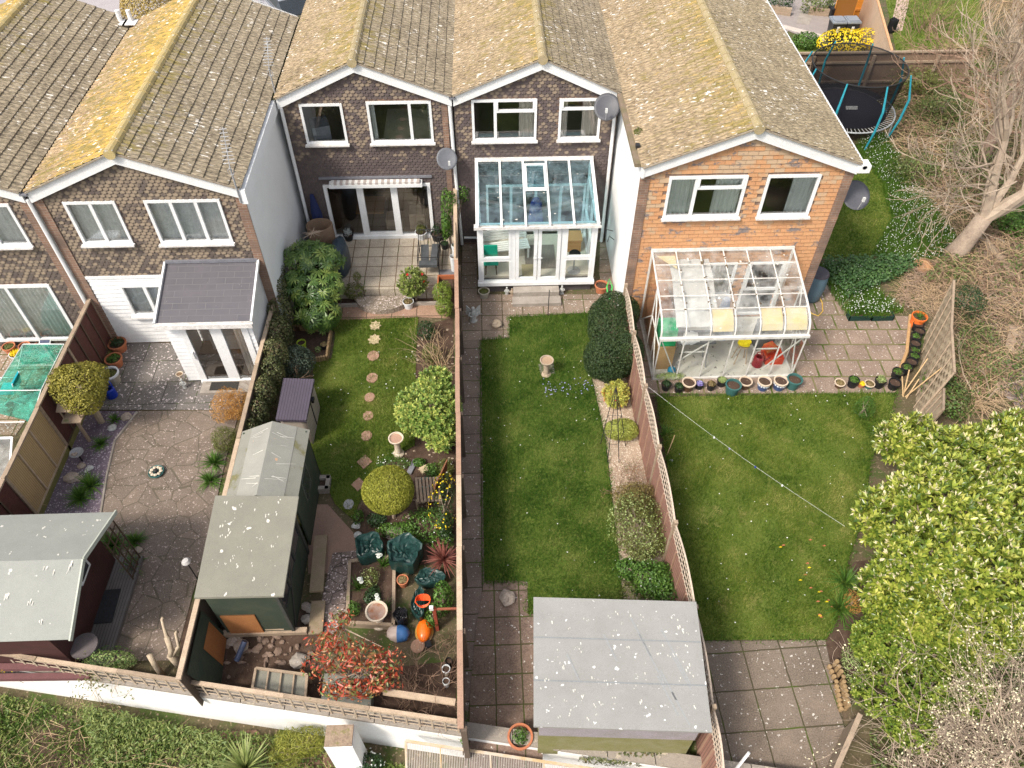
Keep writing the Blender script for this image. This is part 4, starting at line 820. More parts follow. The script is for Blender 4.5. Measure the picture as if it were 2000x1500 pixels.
# ---------------- sheds ----------------
FELT = pm('grey_green_felt', (.24,.228,.185), (.195,.188,.152), 1.4, .95, .4, 90, spk=((.66,.62,.56),5.5,.70)); FELTG = pm('grey_felt', (.285,.28,.265), (.245,.24,.225), 1.6, .95, .35, 90, spk=((.72,.71,.69),7.5,.69))
FELTS = pm('pale_green_grey_felt', (.28,.285,.26), (.24,.245,.225), 1.3, .95, .35, 90, spk=((.62,.6,.56),5,.725)); 
GRNB = pm('dark_green_boards', (.035,.05,.035), (.06,.07,.045), 3, .8, .3, 50, lines=('Z',.11)); ORB = pm('unpainted_boards', (.36,.15,.05), (.28,.11,.04), 3, .8, .3, 50, lines=('Z',.10))
DKGL = pm('dark_shed_glass', (.03,.03,.04), (.05,.05,.06), 3, .08, 0, spec=.8)
def drops(par, x0, x1, y0, y1, zf, n, mat=None, smin=.01, smax=.04, long=2.2):
    B = MB()
    for i in range(n):
        x = U(x0,x1); y = U(y0,y1); s = U(smin,smax)**1.0; a = U(-.3,.3)
        k = random.randint(1,3)
        for j in range(k):
            xx = x+U(-.05,.05)*(j>0); yy = y+U(-.06,.06)*(j>0); B.add([(xx-s*.5,yy,zf(xx,yy)+.004),(xx-s*.2,yy-s*U(.5,long),zf(xx,yy-s)+.004),(xx+s*.3,yy-s*U(.4,long),zf(xx,yy-s)+.004),(xx+s*.5,yy+s*.1,zf(xx,yy)+.004),(xx+s*.1,yy+s*.6,zf(xx,yy+s*.6)+.004),(xx-s*.4,yy+s*.5,zf(xx,yy+s*.5)+.004)], [(0,1,2,3,4,5)])
    return B.build('droppings', mat or DROP, par)
s1 = thing('garden_shed', 'dark green flat-roofed shed with pale felt roof, nearest the bottom wall', 'shed', (-5.0,7.9,0))
MB().slab((-5.92,9.1,2.28),(-4.2,9.1,2.16),(-4.16,6.84,2.16),(-5.82,6.80,2.28),.07).build('roof', FELT, s1)
B = MB(); B.box(-5.80,-4.40,7.0,7.04,0,2.1); B.box(-5.80,-5.76,7.04,8.98,0,2.14); B.box(-5.8,-4.4,8.96,9.0,0,2.1)
B.box(-4.44,-4.40,7.04,8.96,0,.95); B.box(-4.44,-4.40,7.04,8.96,1.95,2.07); B.build('wall', GRNB, s1)
MB().box(-5.72,-5.02,6.975,6.998,.15,1.05).build('bare_boards', ORB, s1)
B = MB()
for y in (7.06,7.66,8.28,8.92): B.box(-4.45,-4.385,y-.04,y+.04,.95,1.95)
B.box(-4.43,-4.37,6.98,7.06,0,2.07); B.box(-4.43,-4.37,8.9,8.99,0,2.07); B.beam((-4.38,7.1,.1),(-4.38,8.3,1.9),.02,.06); B.build('window_frame', pm('green_frame', (.04,.045,.04), (.07,.06,.05), 4), s1)
for a, b in ((7.1,7.62),(7.7,8.24),(8.32,8.88)): MB().box(-4.43,-4.41,a,b,.95,1.95).build('window_pane', DKGL, s1)
zf1 = lambda x, y: 2.28-(x+5.92)*.0698
drops(s1, -5.7,-4.4,7.0,9.0, zf1, 34, smax=.028)
o = MB().cb((-4.6,8.5,1.3),(.2,.3,.5)).build('blue_bag', pm('blue_plastic', (.05,.12,.5), (.4,.42,.45), 5)); bpy.data.objects.remove(o)
s2 = thing('apex_shed', 'older green shed with grey apex felt roof, streaked white, beside the plastic store', 'shed', (-5.1,10.1,0))
FELTO = pm('old_felt', (.23,.225,.19), (.19,.185,.155), 1.6, .95, .4, 80, moss=((.15,.14,.07),1.5,.55), spk=((.5,.27,.16),6,.74)); FELTP = pm('pale_felt_strip', (.28,.275,.24), (.23,.225,.20), 2, .95, .3, 80, spk=((.5,.3,.18),6,.73))
for xr_, xe, m in ((-5.08,-5.86,FELTO),(-5.08,-4.30,FELTO)):
    MB().slab((xr_,9.12,2.22),(xe,9.12,1.86),(xe,11.12,1.86),(xr_,11.12,2.22),.04).build('roof', m, s2)
    xm = xr_+(xe-xr_)*.66; zm = 2.22-.36*.66; MB().slab((xr_,9.12,2.228),(xm,9.12,zm+.008),(xm,11.11,zm+.008),(xr_,11.11,2.228),.008).build('felt_strip', FELTP, s2)
MB().box(-5.82,-5.78,9.15,11.05,0,1.86).box(-4.40,-4.36,9.15,11.05,0,1.86).box(-5.82,-4.36,11.02,11.06,0,1.9).build('wall', GRNB, s2)
MB().box(-4.362,-4.34,9.75,10.35,.9,1.65).build('window_frame', pm('green_frame2', (.09,.11,.08), (.07,.06,.05), 4), s2); MB().box(-4.345,-4.33,9.81,10.29,.96,1.59).build('window_pane', DKGL, s2)
B = MB()
for i in range(18):
    y = U(9.3,10.95); s = random.choice((-1,1)); a = U(0,.3); b = a+U(.06,.4); x0 = -5.08+s*a; x1 = -5.08+s*min(b,.76); w = U(.003,.010); z0 = 2.22-.46*abs(x0+5.08)+.016; z1 = 2.22-.46*abs(x1+5.08)+.016; dy = U(-.12,.12)
    B.add([(x0,y-w,z0),(x1,y+dy-w*.4,z1),(x1,y+dy+w*.4,z1),(x0,y+w,z0)], [(0,1,2,3)])
B.build('droppings', DROP, s2)
s3 = thing('flat_roof_shed', 'wooden shed with spattered grey felt roof at the foot of the long middle lawn', 'shed', (2.15,5.3,0))
MB().slab((.66,6.66,2.14),(3.78,6.46,2.14),(3.62,4.10,2.06),(.54,4.30,2.06),.06).build('roof', FELTG, s3)
MAUV = pm('weathered_grey_boards', (.34,.30,.33), (.26,.24,.22), 3, .85, .4, 40, lines=('Z',.045)); MOSSB = pm('mossy_boards', (.20,.19,.07), (.26,.24,.14), 4, .85, .4, 40, lines=('Z',.06))
B = MB(); B.prism([(.66,4.42),(3.5,4.24),(3.62,6.4),(.76,6.56)], 1.15, 2.0); B.build('upper_boards', MAUV, s3); B = MB(); B.prism([(.67,4.43),(3.49,4.25),(3.61,6.39),(.77,6.55)], 0, 1.15); B.build('lower_boards', MOSSB, s3)
drops(s3, .7,3.5,4.4,6.3, lambda x, y: 2.062+(y-4.3)*.0345, 70, smin=.006, smax=.026, long=2.4)
B = MB()
for i in range(9): x = U(.9,3.2); y = U(4.7,6.2); L = U(.4,1.1); B.add([(x-.02,y,2.068+(y-4.3)*.034),(x+L*.35,y-L,2.068+(y-L-4.3)*.034),(x+L*.35+.03,y-L,2.068+(y-L-4.3)*.034),(x+.02,y,2.068+(y-4.3)*.034)], [(0,1,2,3)])
B.build('water_stains', pm('stain', (.262,.265,.265), (.275,.28,.28), 6), s3)
for k_ in (1,2):
    f_ = k_/3; a_p = Vector((.66,6.66,2.142)).lerp(Vector((.54,4.30,2.062)), f_); b_p = Vector((3.78,6.46,2.142)).lerp(Vector((3.62,4.10,2.062)), f_); MB().slab(a_p+Vector((0,.012,.004)), b_p+Vector((0,.012,.004)), b_p+Vector((0,-.012,.004)), a_p+Vector((0,-.012,.004)), .004).build('felt_seam', pm('felt_seam_mat%d'%k_, (.23,.24,.245), (.2,.21,.215), 20), s3)
B = MB()
for k_ in range(26): s_q = k_/25; v_ = Vector((.70,4.36,2.07)).lerp(Vector((3.58,4.17,2.07)), s_q); B.lathe([(0,.006),(.006,.004)], v_, 5)
B.build('felt_nails', STEEL, s3)['kind'] = 'stuff'
s4 = thing('summer_house', 'maroon summer house with pale grey-green gabled roof at the bottom left', 'summer house', (-9.2,7.6,0))
for ya, za, yb_, zb in ((9.02,1.88,7.62,2.42),(7.62,2.42,6.22,1.88)): MB().slab((-12.6,ya,za),(-8.12,ya,za),(-8.12,yb_,zb),(-12.6,yb_,zb),.05).build('roof', FELTS, s4)
B = MB(); B.beam((-8.12,9.04,1.86),(-8.12,7.62,2.40),.03,.1); B.beam((-8.12,7.62,2.40),(-8.12,6.2,1.86),.03,.1); B.build('bargeboard', pm('pale_grey_green', (.45,.47,.40), (.38,.4,.34), 4), s4)
MAR = pm('maroon_boards', (.075,.03,.028), (.055,.022,.02), 3, .7, .3, 50, lines=('Z',.12))
B = MB(); P_ = [(-8.75,6.4,.12),(-8.75,8.85,.12),(-8.75,8.85,1.85),(-8.75,7.62,2.32),(-8.75,6.4,1.85)]; B.add(P_, [(0,1,2,3,4)]); B.box(-12.4,-8.752,6.38,6.42,.12,1.86); B.box(-12.4,-8.752,8.83,8.87,.12,1.86); B.build('wall', MAR, s4)
MB().box(-12.4,-8.15,6.3,8.95,.0,.115).build('deck', pm('grey_deck', (.17,.15,.14), (.13,.12,.11), 4, .9, .3, lines=('X',.13)), s4)
MB().box(-8.8,-8.73,7.75,8.25,1.05,1.9).build('window_frame', WHITE, s4); MB().box(-8.74,-8.722,7.81,8.19,1.12,1.83).build('window_pane', DKGL, s4)
B = MB()
for k in range(6): B.beam((-8.2,8.9-.0,.2+.28*k),(-8.2,8.35,.2+.28*k),.02,.025)
for k in range(4): B.beam((-8.2,8.9-.18*k,.12),(-8.2,8.9-.18*k,1.75),.025,.02)
B.build('lattice_screen', DARKW, s4)
drops(s4, -10.3,-8.3,6.4,8.8, lambda x, y: 2.42-abs(y-7.62)*.386, 22, long=5)
# ---------------- fences ----------------
def boards(B, x, y0, y1, z0, z1, w=.14, axis='y', off=.006):
    y = y0
    while y < y1-.01:
        b = min(y+w-.006, y1); o = U(-off,off)
        if axis == 'y': B.box(x-.012+o,x+.012+o,y,b,z0,z1)
        else: B.box(y,b,x-.012+o,x+.012+o,z0,z1)
        y += w
fx = lambda y: -.745-.0185*(y-4.4)
FBR = pm('brown_fence_boards', (.13,.095,.07), (.09,.065,.05), 3, .85, .4, 50)
t = thing('wooden_fence', 'long brown board fence with reddish top rail between the two middle gardens', 'fence', (fx(12),12,0))
B = MB(); y = 4.45
while y < 20.05: o_ = U(-.005,.005); x = fx(y); B.box(x-.01+o_,x+.014+o_,y,y+.135,.0,1.72 if y < 17 else 2.1); y += .14
B.build('boards', FBR, t)
pl = [4.4,6.2,8.0,9.8,11.6,13.4,15.2,17.0]
for i, y in enumerate(pl):
    y2 = pl[i+1] if i < 7 else 20.1; za, zb = (1.76, 1.76) if i < 6 else ((1.78,1.95) if i == 6 else (1.95,2.2)); o_ = U(-.012,.012)
    MB().beam((fx(y)+o_,y,za),(fx(y2)+o_,y2-.006,zb),.11,.05).build('top_rail', random.choice((REDW,PALEW,REDW)), t)
    MB().box(fx(y)-.05+.06,fx(y)+.05+.06,y-.05,y+.05,0,1.74).build('post', FBR, t)
t = thing('ivy_fence', 'narrow-topped timber fence running from the porch past the green sheds', 'fence', (-6.05,11,0))
B = MB(); y = 5.55
while y < 15.8: B.box(-6.07+U(-.004,.004),-6.05,y,y+.135,0,1.42); y += .14
B.build('boards', FBR, t)
for a, b in ((5.55,8.4),(8.42,11.2),(11.22,13.6),(13.62,15.85)): MB().beam((-6.06+U(-.02,.02),a,1.48),(-6.06+U(-.02,.02),b,1.48+U(-.03,.03)),.10,.05).build('top_rail', random.choice((OLDW,PALEW)), t)
MARF = pm('maroon_fence_boards', (.095,.035,.028), (.07,.028,.022), 3, .85, .6, 25); TANF = pm('tan_panel_boards', (.46,.32,.16), (.40,.28,.14), 3, .85, .4, 50, lines=('Y',.11))
t = thing('panel_fence', 'maroon panel fence with one new tan panel, along the left garden', 'fence', (-10.95,11,0))
for y0, y1, m, z1 in ((14.1,15.9,MARF,1.74),(12.15,14.05,MARF,1.74),(10.1,12.1,TANF,1.72),(8.1,10.05,MARF,1.72)):
    MB().box(-10.96,-10.935,y0,y1,.2,z1).build('panel', m, t)
    B = MB()
    for k in range(1, 3 if m is TANF else 4): y = y0+(y1-y0)*k/(3 if m is TANF else 4); B.box(-10.932,-10.905,y-.02,y+.02,.2,z1)
    B.box(-10.934,-10.91,y0,y1,.18,.24); B.build('battens', DARKW if m is not TANF else PALEW, t); MB().beam((-10.95,y0,z1+.03),(-10.95,y1,z1+.03),.1,.05).build('top_rail', OLDW, t)
for y in (8.05,10.07,12.12,14.07,15.92): MB().box(-10.99,-10.90,y-.04,y+.04,0,1.8).build('post', OLDW, t)
MB().box(-10.93,-10.90,8.1,15.9,0,.19).build('gravel_board', pm('mossy_board', (.20,.19,.06), (.14,.12,.05), 4), t)
# reddish fence with arched lattice between garden three and four
t = thing('lattice_top_fence', 'reddish panel fence with pale arched lattice along its top', 'fence', (3.75,10,0))
pp = [(3.72,15.95),(3.70,14.1),(3.72,12.25),(3.76,10.4),(3.78,8.4),(3.84,6.5),(3.80,4.6),(3.74,3.4)]
RBD = pm('red_panel', (.30,.16,.12), (.23,.12,.09), 3, .85, .5, 50, lines=('Y',.15))
LATM = pm('pale_lattice', (.56,.45,.35), (.42,.34,.27), 5, .85, .3)
for (xa, ya), (xb, yb_) in zip(pp, pp[1:]):
    MB().beam((xa,ya,.72),(xb,yb_,.72),.02,1.38).build('panel', RBD, t)
    B = MB()
    for q in (.25,.5,.75): x = xa+(xb-xa)*q; y = ya+(yb_-ya)*q; B.box(x-.035,x-.01,y-.02,y+.02,.05,1.4)
    B.build('battens', REDW, t)
    B = MB(); n = 14; arch = lambda s: 1.74+.17*sin(pi*s)
    for k in range(n+1): s = k/n; x = xa+(xb-xa)*s; y = ya+(yb_-ya)*s; B.box(x-.016,x-.004,y-.011,y+.011,1.40,arch(s))
    for k in range(4):
        pts = [(xa+(xb-xa)*s/10+.002, ya+(yb_-ya)*s/10, 1.42+(arch(s/10)-1.42)*k/3) for s in range(11)]
        for p, q in zip(pts, pts[1:]): B.beam(p, q, .012 if k < 3 else .035, .024)
    B.build('lattice', LATM, t)
    MB().box(xa-.04,xa+.04,ya-.04,ya+.04,0,1.86).build('post', OLDW, t)
# white wall with coping, lattice above, gate pier
wv = lambda x: wally(x)
t = thing('boundary_wall', 'low white rendered wall with grey coping along the bottom of the gardens', 'wall', (-4,wv(-4),-1.2))
B = MB(); B.prism([(-16,wv(-16)),(9,wv(9)),(9,wv(9)+.24),(-16,wv(-16)+.24)], -1.2, .22); B.build('rendered_wall', pm('dirty_white_render', (.86,.85,.83), (.78,.74,.70), 2.2, .9, .3, 60, moss=((.50,.42,.33),1.4,.70)), t)
x = -16
COPM = pm('coping_stone', (.31,.27,.23), (.21,.18,.15), 5, .9, .6, 40, moss=((.42,.36,.28),5,.56))
while x < 9: MB().prism([(x,wv(x)-.01),(x+.88,wv(x+.88)-.01),(x+.88,wv(x+.88)+.26),(x,wv(x)+.26)], .222, .30).build('coping', COPM, t); x += .9
t = thing('wall_lattice', 'weathered square lattice with top rail standing along the white wall', 'trellis', (-5.5,wv(-5.5)+.2,.3))
B = MB(); Lx0, Lx1 = -10.9, -.85; ly = lambda x: wv(x)+.06
n = 40; lb = lambda x, z: wv(x)+.03+.03*(z-.3)/.58
for k in range(n+1): x = Lx0+(Lx1-Lx0)*k/n; B.beam((x,lb(x,.31),.31),(x,lb(x,.87),.87),.034,.012,(0,1,0))
for z in (.38,.54,.70): B.beam((Lx0,lb(Lx0,z)+.014,z),(Lx1,lb(Lx1,z)+.014,z),.014,.026)
B.build('lattice', pm('dark_lattice', (.44,.35,.26), (.33,.26,.19), 4, .9), t); B = MB()
for k in range(6): a = Lx0+(Lx1-Lx0)*k/6; b = Lx0+(Lx1-Lx0)*(k+1)/6-.01; B = MB(); B.beam((a,ly(a),.88),(b,ly(b),.88+U(-.02,.02)),.075,.05); B.build('top_rail', PALEW if k%2 else OLDW, t)
p0 = G(662,1436,.6)
t = thing('gate_pier', 'square white pier with crumbling mossy top beside the yucca', 'pier', (p0.x,p0.y,-1.2)); MB().box(p0.x-.27,p0.x+.27,p0.y-.2,p0.y+.2,-1.2,.55).build('shaft', RENDERW, t); MB().box(p0.x-.26,p0.x+.26,p0.y-.19,p0.y+.19,.55,.60).build('cap', pm('crumbling_mortar', (.32,.24,.17), (.2,.14,.1), 9, .95, 1, 25, moss=((.2,.17,.08),6,.55)), t)
t = thing('slatted_gate', 'tan-framed woven slat panel leaning below the white wall', 'panel', (-.9,4.3,0))
a = G(792,1447,.15); b = G(1290,1522,.15); c = G(1290,1590,.1); d = G(795,1530,.1)
B = MB()
for k in range(150): s = k/149; p = a.lerp(b, s); q = d.lerp(c, s); B.beam(p, q, .010, .008)
B.build('slats', pm('grey_slats', (.50,.46,.42), (.4,.37,.33), 6), t)
B = MB(); B.beam(a, b, .05, .04); B.beam(a, d, .04, .04)
for s in (.14,.34,.55,.8): B.beam(a.lerp(b,s)+Vector((0,0,.01)), d.lerp(c,s)+Vector((0,0,.01)), .025, .02)
B.build('frame', pm('tan_frame', (.48,.33,.17), (.55,.5,.44), 3), t)
# plastic storage box
t = thing('storage_box', 'taupe plastic garden store with dark purple-grey lid on the lawn edge', 'storage box', (-5.0,12.7,0))
TAU = pm('taupe_plastic', (.40,.34,.29), (.35,.30,.25), 3, .6, .2, lines=('Y',.2)); LIDM = pm('dark_lid_plastic', (.085,.07,.095), (.07,.06,.08), 3, .5, .2, lines=('X',.14))
MB().prism([(-5.36,12.15),(-4.70,12.10),(-4.68,13.30),(-5.38,13.35)], .03, 1.04).build('body', TAU, t); MB().prism([(-5.42,12.05),(-4.66,12.0),(-4.64,13.36),(-5.44,13.42)], 1.05, 1.13).build('lid', LIDM, t); MB().box(-4.66,-4.60,12.72,12.86,.92,1.02).build('latch', BLACKP, t)
MB().box(-4.69,-4.67,12.68,12.70,.1,1.0).build('door_gap', BLACKP, t)
# leaning woven panels by the scrub
t = thing('leaning_fence', 'old grey woven fence panels leaning outwards behind the row of black pots', 'fence', (12,14.5,0))
WOV = pm('woven_panel_wood', (.36,.29,.20), (.27,.21,.15), 3, .9, .6, 30)
def wpan(p00, p10, p11, p01):
    B = MB()
    p00, p10, p11, p01 = map(Vector, (p00,p10,p11,p01)); n = 16; nrm = (p10-p00).cross(p01-p00).normalized()
    for i in range(n):
        a0 = p00.lerp(p01,i/n); a1 = p10.lerp(p11,i/n); b0 = p00.lerp(p01,(i+.93)/n); b1 = p10.lerp(p11,(i+.93)/n)
        for k in range(8):
            o = nrm*(.022*(1 if (i+k)%2 else -1)); s, e = k/8, (k+1)/8
            B.add([a0.lerp(a1,s)+o,a0.lerp(a1,e)+o,b0.lerp(b1,e)+o*.4,b0.lerp(b1,s)+o*.4], [(0,1,2,3)])
    B.add([p00-nrm*.0,p10,p11,p01], [(0,1,2,3)]); B.build('woven_panel', WOV, t)
    B = MB(); B.beam(p00,p01,.05,.05); B.beam(p10,p11,.05,.05); B.beam(p01,p11,.06,.06)
    for s in (.33,.66): B.beam(p00.lerp(p10,s)-nrm*-.035, p01.lerp(p11,s)+nrm*.035, .025, .03)
    B.build('frame', OLDW, t)
p = [G(1862,552,1.75), G(1857,647,1.7), G(1860,738,1.6)]; q = [G(1805,665,.15), G(1790,745,.12), G(1775,800,.1)]
q = [Vector((12.55,15.3,.05)), Vector((11.75,13.6,.05)), Vector((11.05,12.3,.05))]; p = [G(1863,548,1.75), G(1858,640,1.7), G(1864,728,1.6)]
wpan(q[0], q[1], p[1], p[0]); wpan(q[1], q[2], p[2], p[1]); wpan(q[2], Vector((10.85,11.6,.05)), G(1842,800,1.35), p[2]+Vector((-.1,-.1,-.5)))
def ppm(p): return F/((Vector(p)-Vector((0,0,CH))).dot(cf))     # photo pixels per metre at a point
POTM = {'black': BLACKP, 'terra': TERRA, 'cream': pm('cream_glaze', (.62,.50,.38), (.5,.38,.28), 4, .5, .1), 'blue': pm('blue_glaze', (.03,.06,.16), (.05,.08,.2), 4, .3, .05, spec=.6),
 'green': pm('green_plastic_pot', (.045,.13,.12), (.035,.10,.10), 4, .5, .05), 'white': pm('white_pot', (.66,.68,.70), (.55,.57,.58), 4, .5, .05), 'brown': pm('brown_glaze', (.08,.04,.025), (.12,.07,.04), 4, .4),
 'lime': pm('lime_pot', (.42,.55,.05), (.35,.48,.04), 4, .5), 'orange': pm('orange_tub', (.85,.18,.04), (.75,.15,.03), 4, .5), 'stone': pm('stone_pot', (.40,.36,.29), (.28,.26,.2), 6, .9, .5)}
DRYG = leafm('dry_leaf', [(.20,.13,.07),(.30,.22,.10),(.14,.16,.05)]); 
LG = {'green': leafm('fresh_leaf', [(.04,.10,.015),(.08,.17,.025),(.14,.24,.04)]), 'dark': leafm('dark_leaf', [(.015,.04,.012),(.03,.065,.02),(.05,.10,.03)], .15, .4), 'dry': DRYG,
 'silver': leafm('silver_leaf', [(.42,.45,.44),(.55,.58,.56),(.30,.33,.32)]), 'olive': leafm('olive_leaf', [(.10,.12,.03),(.18,.19,.05),(.06,.09,.02)]), 'yellow': leafm('yellow_petal', [(.85,.60,.01),(.95,.75,.03),(.75,.5,.01)], .3),
 'lilac': leafm('lilac_petal', [(.25,.18,.55),(.45,.40,.75),(.10,.15,.05)]), 'red': leafm('red_petal', [(.65,.02,.02),(.5,.01,.02),(.75,.06,.03)]), 'white': leafm('white_petal', [(.80,.82,.76),(.7,.72,.66),(.85,.85,.8)], .2),
 'palegreen': leafm('pale_leaf', [(.24,.33,.10),(.38,.45,.18),(.16,.24,.06)])}
def pot(px, py, rp, h, kind, label, plant=None, rim=None, band=False, z0=0, group=None, dens=1.0, name='plant_pot'):
    c = G(px, py, z0+h); r = rp/ppm(c); t = thing(name, label, 'plant pot', (c.x, c.y, z0), group); o = Vector((c.x, c.y, z0))
    MB().lathe([(r*.68,0),(r*.72,0),(r*.93,h*.86)]+([(r*.93,h*.86),(r,h*.87),(r,h),(r*.9,h),(r*.88,h*.8)]), o, 20).build('body', POTM[kind], t)
    if rim: MB().lathe([(r*1.0,h*.86),(r*1.05,h*.88),(r*1.05,h+.006),(r*.88,h+.006),(r*.87,h*.86)], o, 22, cap=False).build('rim', POTM[rim], t)
    if band:
        B = MB()
        for k in range(14): a = 2*pi*k/14; B.cb(o+Vector((cos(a)*r*.9,sin(a)*r*.9,h*.70)), (.05,.02,.035), a+pi/2)
        B.build('painted_band', POTM['white'], t)
    MB().lathe([(0,h*.84),(r*.5,h*.85),(r*.9,h*.82)], o, 14, wob=.05).build('soil', SOIL, t)
    if plant:
        kd, hh = plant[0], plant[1]
        if kd in ('blades',):
            blades(o+Vector((0,0,h*.85)), int(40*dens), hh, .014, seed=int(px)).build('plant', plant[2] if len(plant) > 2 else LG['green'], t)
        else:
            P, N = crown([(tuple(o+Vector((0,0,h*.85+hh*.4))), (r*.85*plant[2] if len(plant) > 2 else r*.8,)*2+(hh*.5,))], int(260*dens), int(px+py), .7)
            leafmesh('plant', LG[kd], P, N, .05, .028, t, seed=int(px))
    return t
R4 = [(1302,750,10,.22,'black','smaller leafy'),]
pot(1302,750,10,.22,'black','leftmost small black pot in the row before the glass lean-to', ('dark',.12))
pot(1327,754,10,.22,'black','second small black pot from the fence in the row', ('dark',.1))
pot(1346,746,13,.30,'brown','wide brown pot with broad cream rim near the left of the row', rim='cream')
pot(1367,749,8.5,.20,'black','small black pot holding lilac flowers', ('lilac',.1))
pot(1390,750,9,.22,'black','black pot of dry brown leaves beside the lilac flowers', ('dry',.12))
pot(1411,742,10,.22,'black','black pot with yellow-green shoots set behind the green pot', ('palegreen',.12))
pot(1433,751,15,.36,'green','large blue-green pot in the middle of the row, with pale plant labels', rim='green')
pot(1457,744,12.5,.26,'brown','dark brown pot with tan rim right of the large green pot', rim='cream')
pot(1494,744,13,.32,'blue','blue glazed pot with cream rim and white band, left of its twin', rim='cream', band=True, group='pair of blue glazed pots')
pot(1526,743,13.5,.33,'blue','blue glazed pot with cream rim and white band, right of its twin', rim='cream', band=True, group='pair of blue glazed pots')
pot(1553,740,14.5,.35,'green','blue-green pot at the right front corner of the glass lean-to', rim='green')
pot(1641,747,10,.17,'brown','lone cream-rimmed pot at the middle of the lawn edge', ('dry',.05), rim='cream')
pot(1669,741,11,.28,'black','tilted black pot with bright seedling beside small orange pot', ('green',.1))
pot(1684,749,7,.14,'terra','smallest pot, orange, with yellow flowers', ('yellow',.06))
pot(1699,749,9.5,.16,'green','small green pot with cream rim right of the yellow flowers', ('dry',.05), rim='cream')
pot(1721,742,11,.28,'black','black pot with a blue-green leafy plant near the lawn corner', ('palegreen',.18))
B_ = [(1749,746,12),(1755,725,11.5),(1772,716,11),(1782,705,11),(1787,694,10.5),(1788,683,10.5),(1789,669,10.5),(1790,655,10.5),(1797,645,10.5),(1795,632,10.5)]
for i, (x, y, r) in enumerate(B_):
    pot(x, y, r, .26, 'black', ['lowest black pot at the patio corner, soil only','second black pot up the curved line','third black pot up the curved line','fourth black pot up the curved line','black pot halfway up the curved line, with seedling','black pot with sprout just above halfway in the curved line','empty black pot above the seedling pots in the line','black pot beside a white label in the line','black pot second from the orange tub','black pot tucked right under the orange tub'][i], ('green',.06) if i in (1,2,4,5,7) else None, dens=.4, group='black pots curving round the patio')
pot(1797,617,15,.40,'orange','large orange flexible tub of grass at the patio corner', ('blades',.35))
# troughs of white flowers
for x, lab in ((1675,'left dark green trough under white flowers'),(1719,'right dark green trough, mostly bare soil')):
    c = G(x, 622, .0); t = thing('plant_trough', lab, 'trough', c)
    B = MB(); hx, hy = .33, .13
    B.box(c.x-hx,c.x+hx,c.y-hy,c.y-hy+.02,0,.2).box(c.x-hx,c.x+hx,c.y+hy-.02,c.y+hy,0,.2).box(c.x-hx,c.x-hx+.02,c.y-hy,c.y+hy,0,.2).box(c.x+hx-.02,c.x+hx,c.y-hy,c.y+hy,0,.2); B.build('body', pm('dark_green_trough', (.012,.045,.035), (.01,.035,.03), 4, .5), t)
    MB().box(c.x-hx+.02,c.x+hx-.02,c.y-hy+.02,c.y+hy-.02,.0,.15).build('soil', SOIL, t)
pot(1175,556,13,.28,'terra','terracotta pot with coiled yellow hose beside the conservatory', rim='terra')
pot(945,568,11,.26,'stone','pale stone pot of moss at the conservatory corner', ('olive',.05), rim='stone')
pot(1016,1438,24,.34,'terra','large terracotta pot with a green plant beside the grey felt shed', ('green',.18,.8), rim='terra')
pot(228,670,17,.30,'terra','terracotta pot of leafy bulbs nearest the white boarded wall', ('dark',.25), rim='terra')
pot(221,700,16,.30,'terra','terracotta pot of strawberry leaves in front of the bulbs', ('green',.14), rim='terra')
pot(213,728,17,.40,'stone','grey-white stone pot beside the clipped golden ball', ('olive',.06), rim='white')
pot(680,458,10,.20,'black','black pot of silver foliage by the patio doors', ('silver',.3), z0=PZ)
pot(822,452,12,.26,'white','white pot of olive foliage at the right of the patio doors', ('olive',.34), z0=PZ)
pot(853,455,12,.26,'black','black pot with glossy dark shrub next to the white pot', ('dark',.45), z0=PZ)
pot(868,475,8,.20,'black','small black pot behind the metal chairs', ('dark',.05), z0=PZ)
pot(888,478,7,.6,'white','upper white pot hanging by the board fence', ('dark',.08), z0=PZ)
pot(885,500,7,.6,'white','lower white pot hanging by the board fence', z0=PZ)
pot(797,588,11,.26,'white','pale blue-white pot of heather below the red-flowered shrub', ('dry',.1,.9))
pot(588,668,9,.30,'lime','lime green pot between ivy and dark shrub')
pot(607,634,9,.28,'black','black pot below the big-leaved shrub', ('green',.12))
pot(580,634,8,.2,'brown','small brown pot with yellow-green straps against the white wall', ('blades',.4))
pot(831,942,12,.40,'green','blue-green pot standing on the old wooden seat', rim='green')
pot(786,1132,11,.24,'terra','terracotta pot of stones beside the raised bed', ('dry',.04), rim='terra')
pot(871,1306,8,.3,'stone','white-rimmed pot by the board fence behind bare twigs', rim='white')
pot(871,1330,7,.25,'white','small white pot lowest by the fence'); pot(876,1290,7,.28,'black','black pot in the corner behind the bare twigs')
pot(16,676,12,.26,'terra','terracotta pot with moss at the far left', ('olive',.05), rim='terra'); pot(47,675,11,.24,'terra','terracotta pot beside the bowl of yellow flowers', rim='terra'); pot(68,667,6,.14,'orange','small bright orange pot under the patio door'); pot(61,659,5,.12,'terra','tiny terracotta pot on the patio door sill')
pot(30,690,13,.14,'white','shallow white bowl of yellow flowers', ('yellow',.12)); pot(74,680,10,.2,'terra','terracotta pot below the solar panel', rim='terra')
pot(632,672,8,.2,'black','black pot of pink succulents inside the timber bed', ('dry',.06))
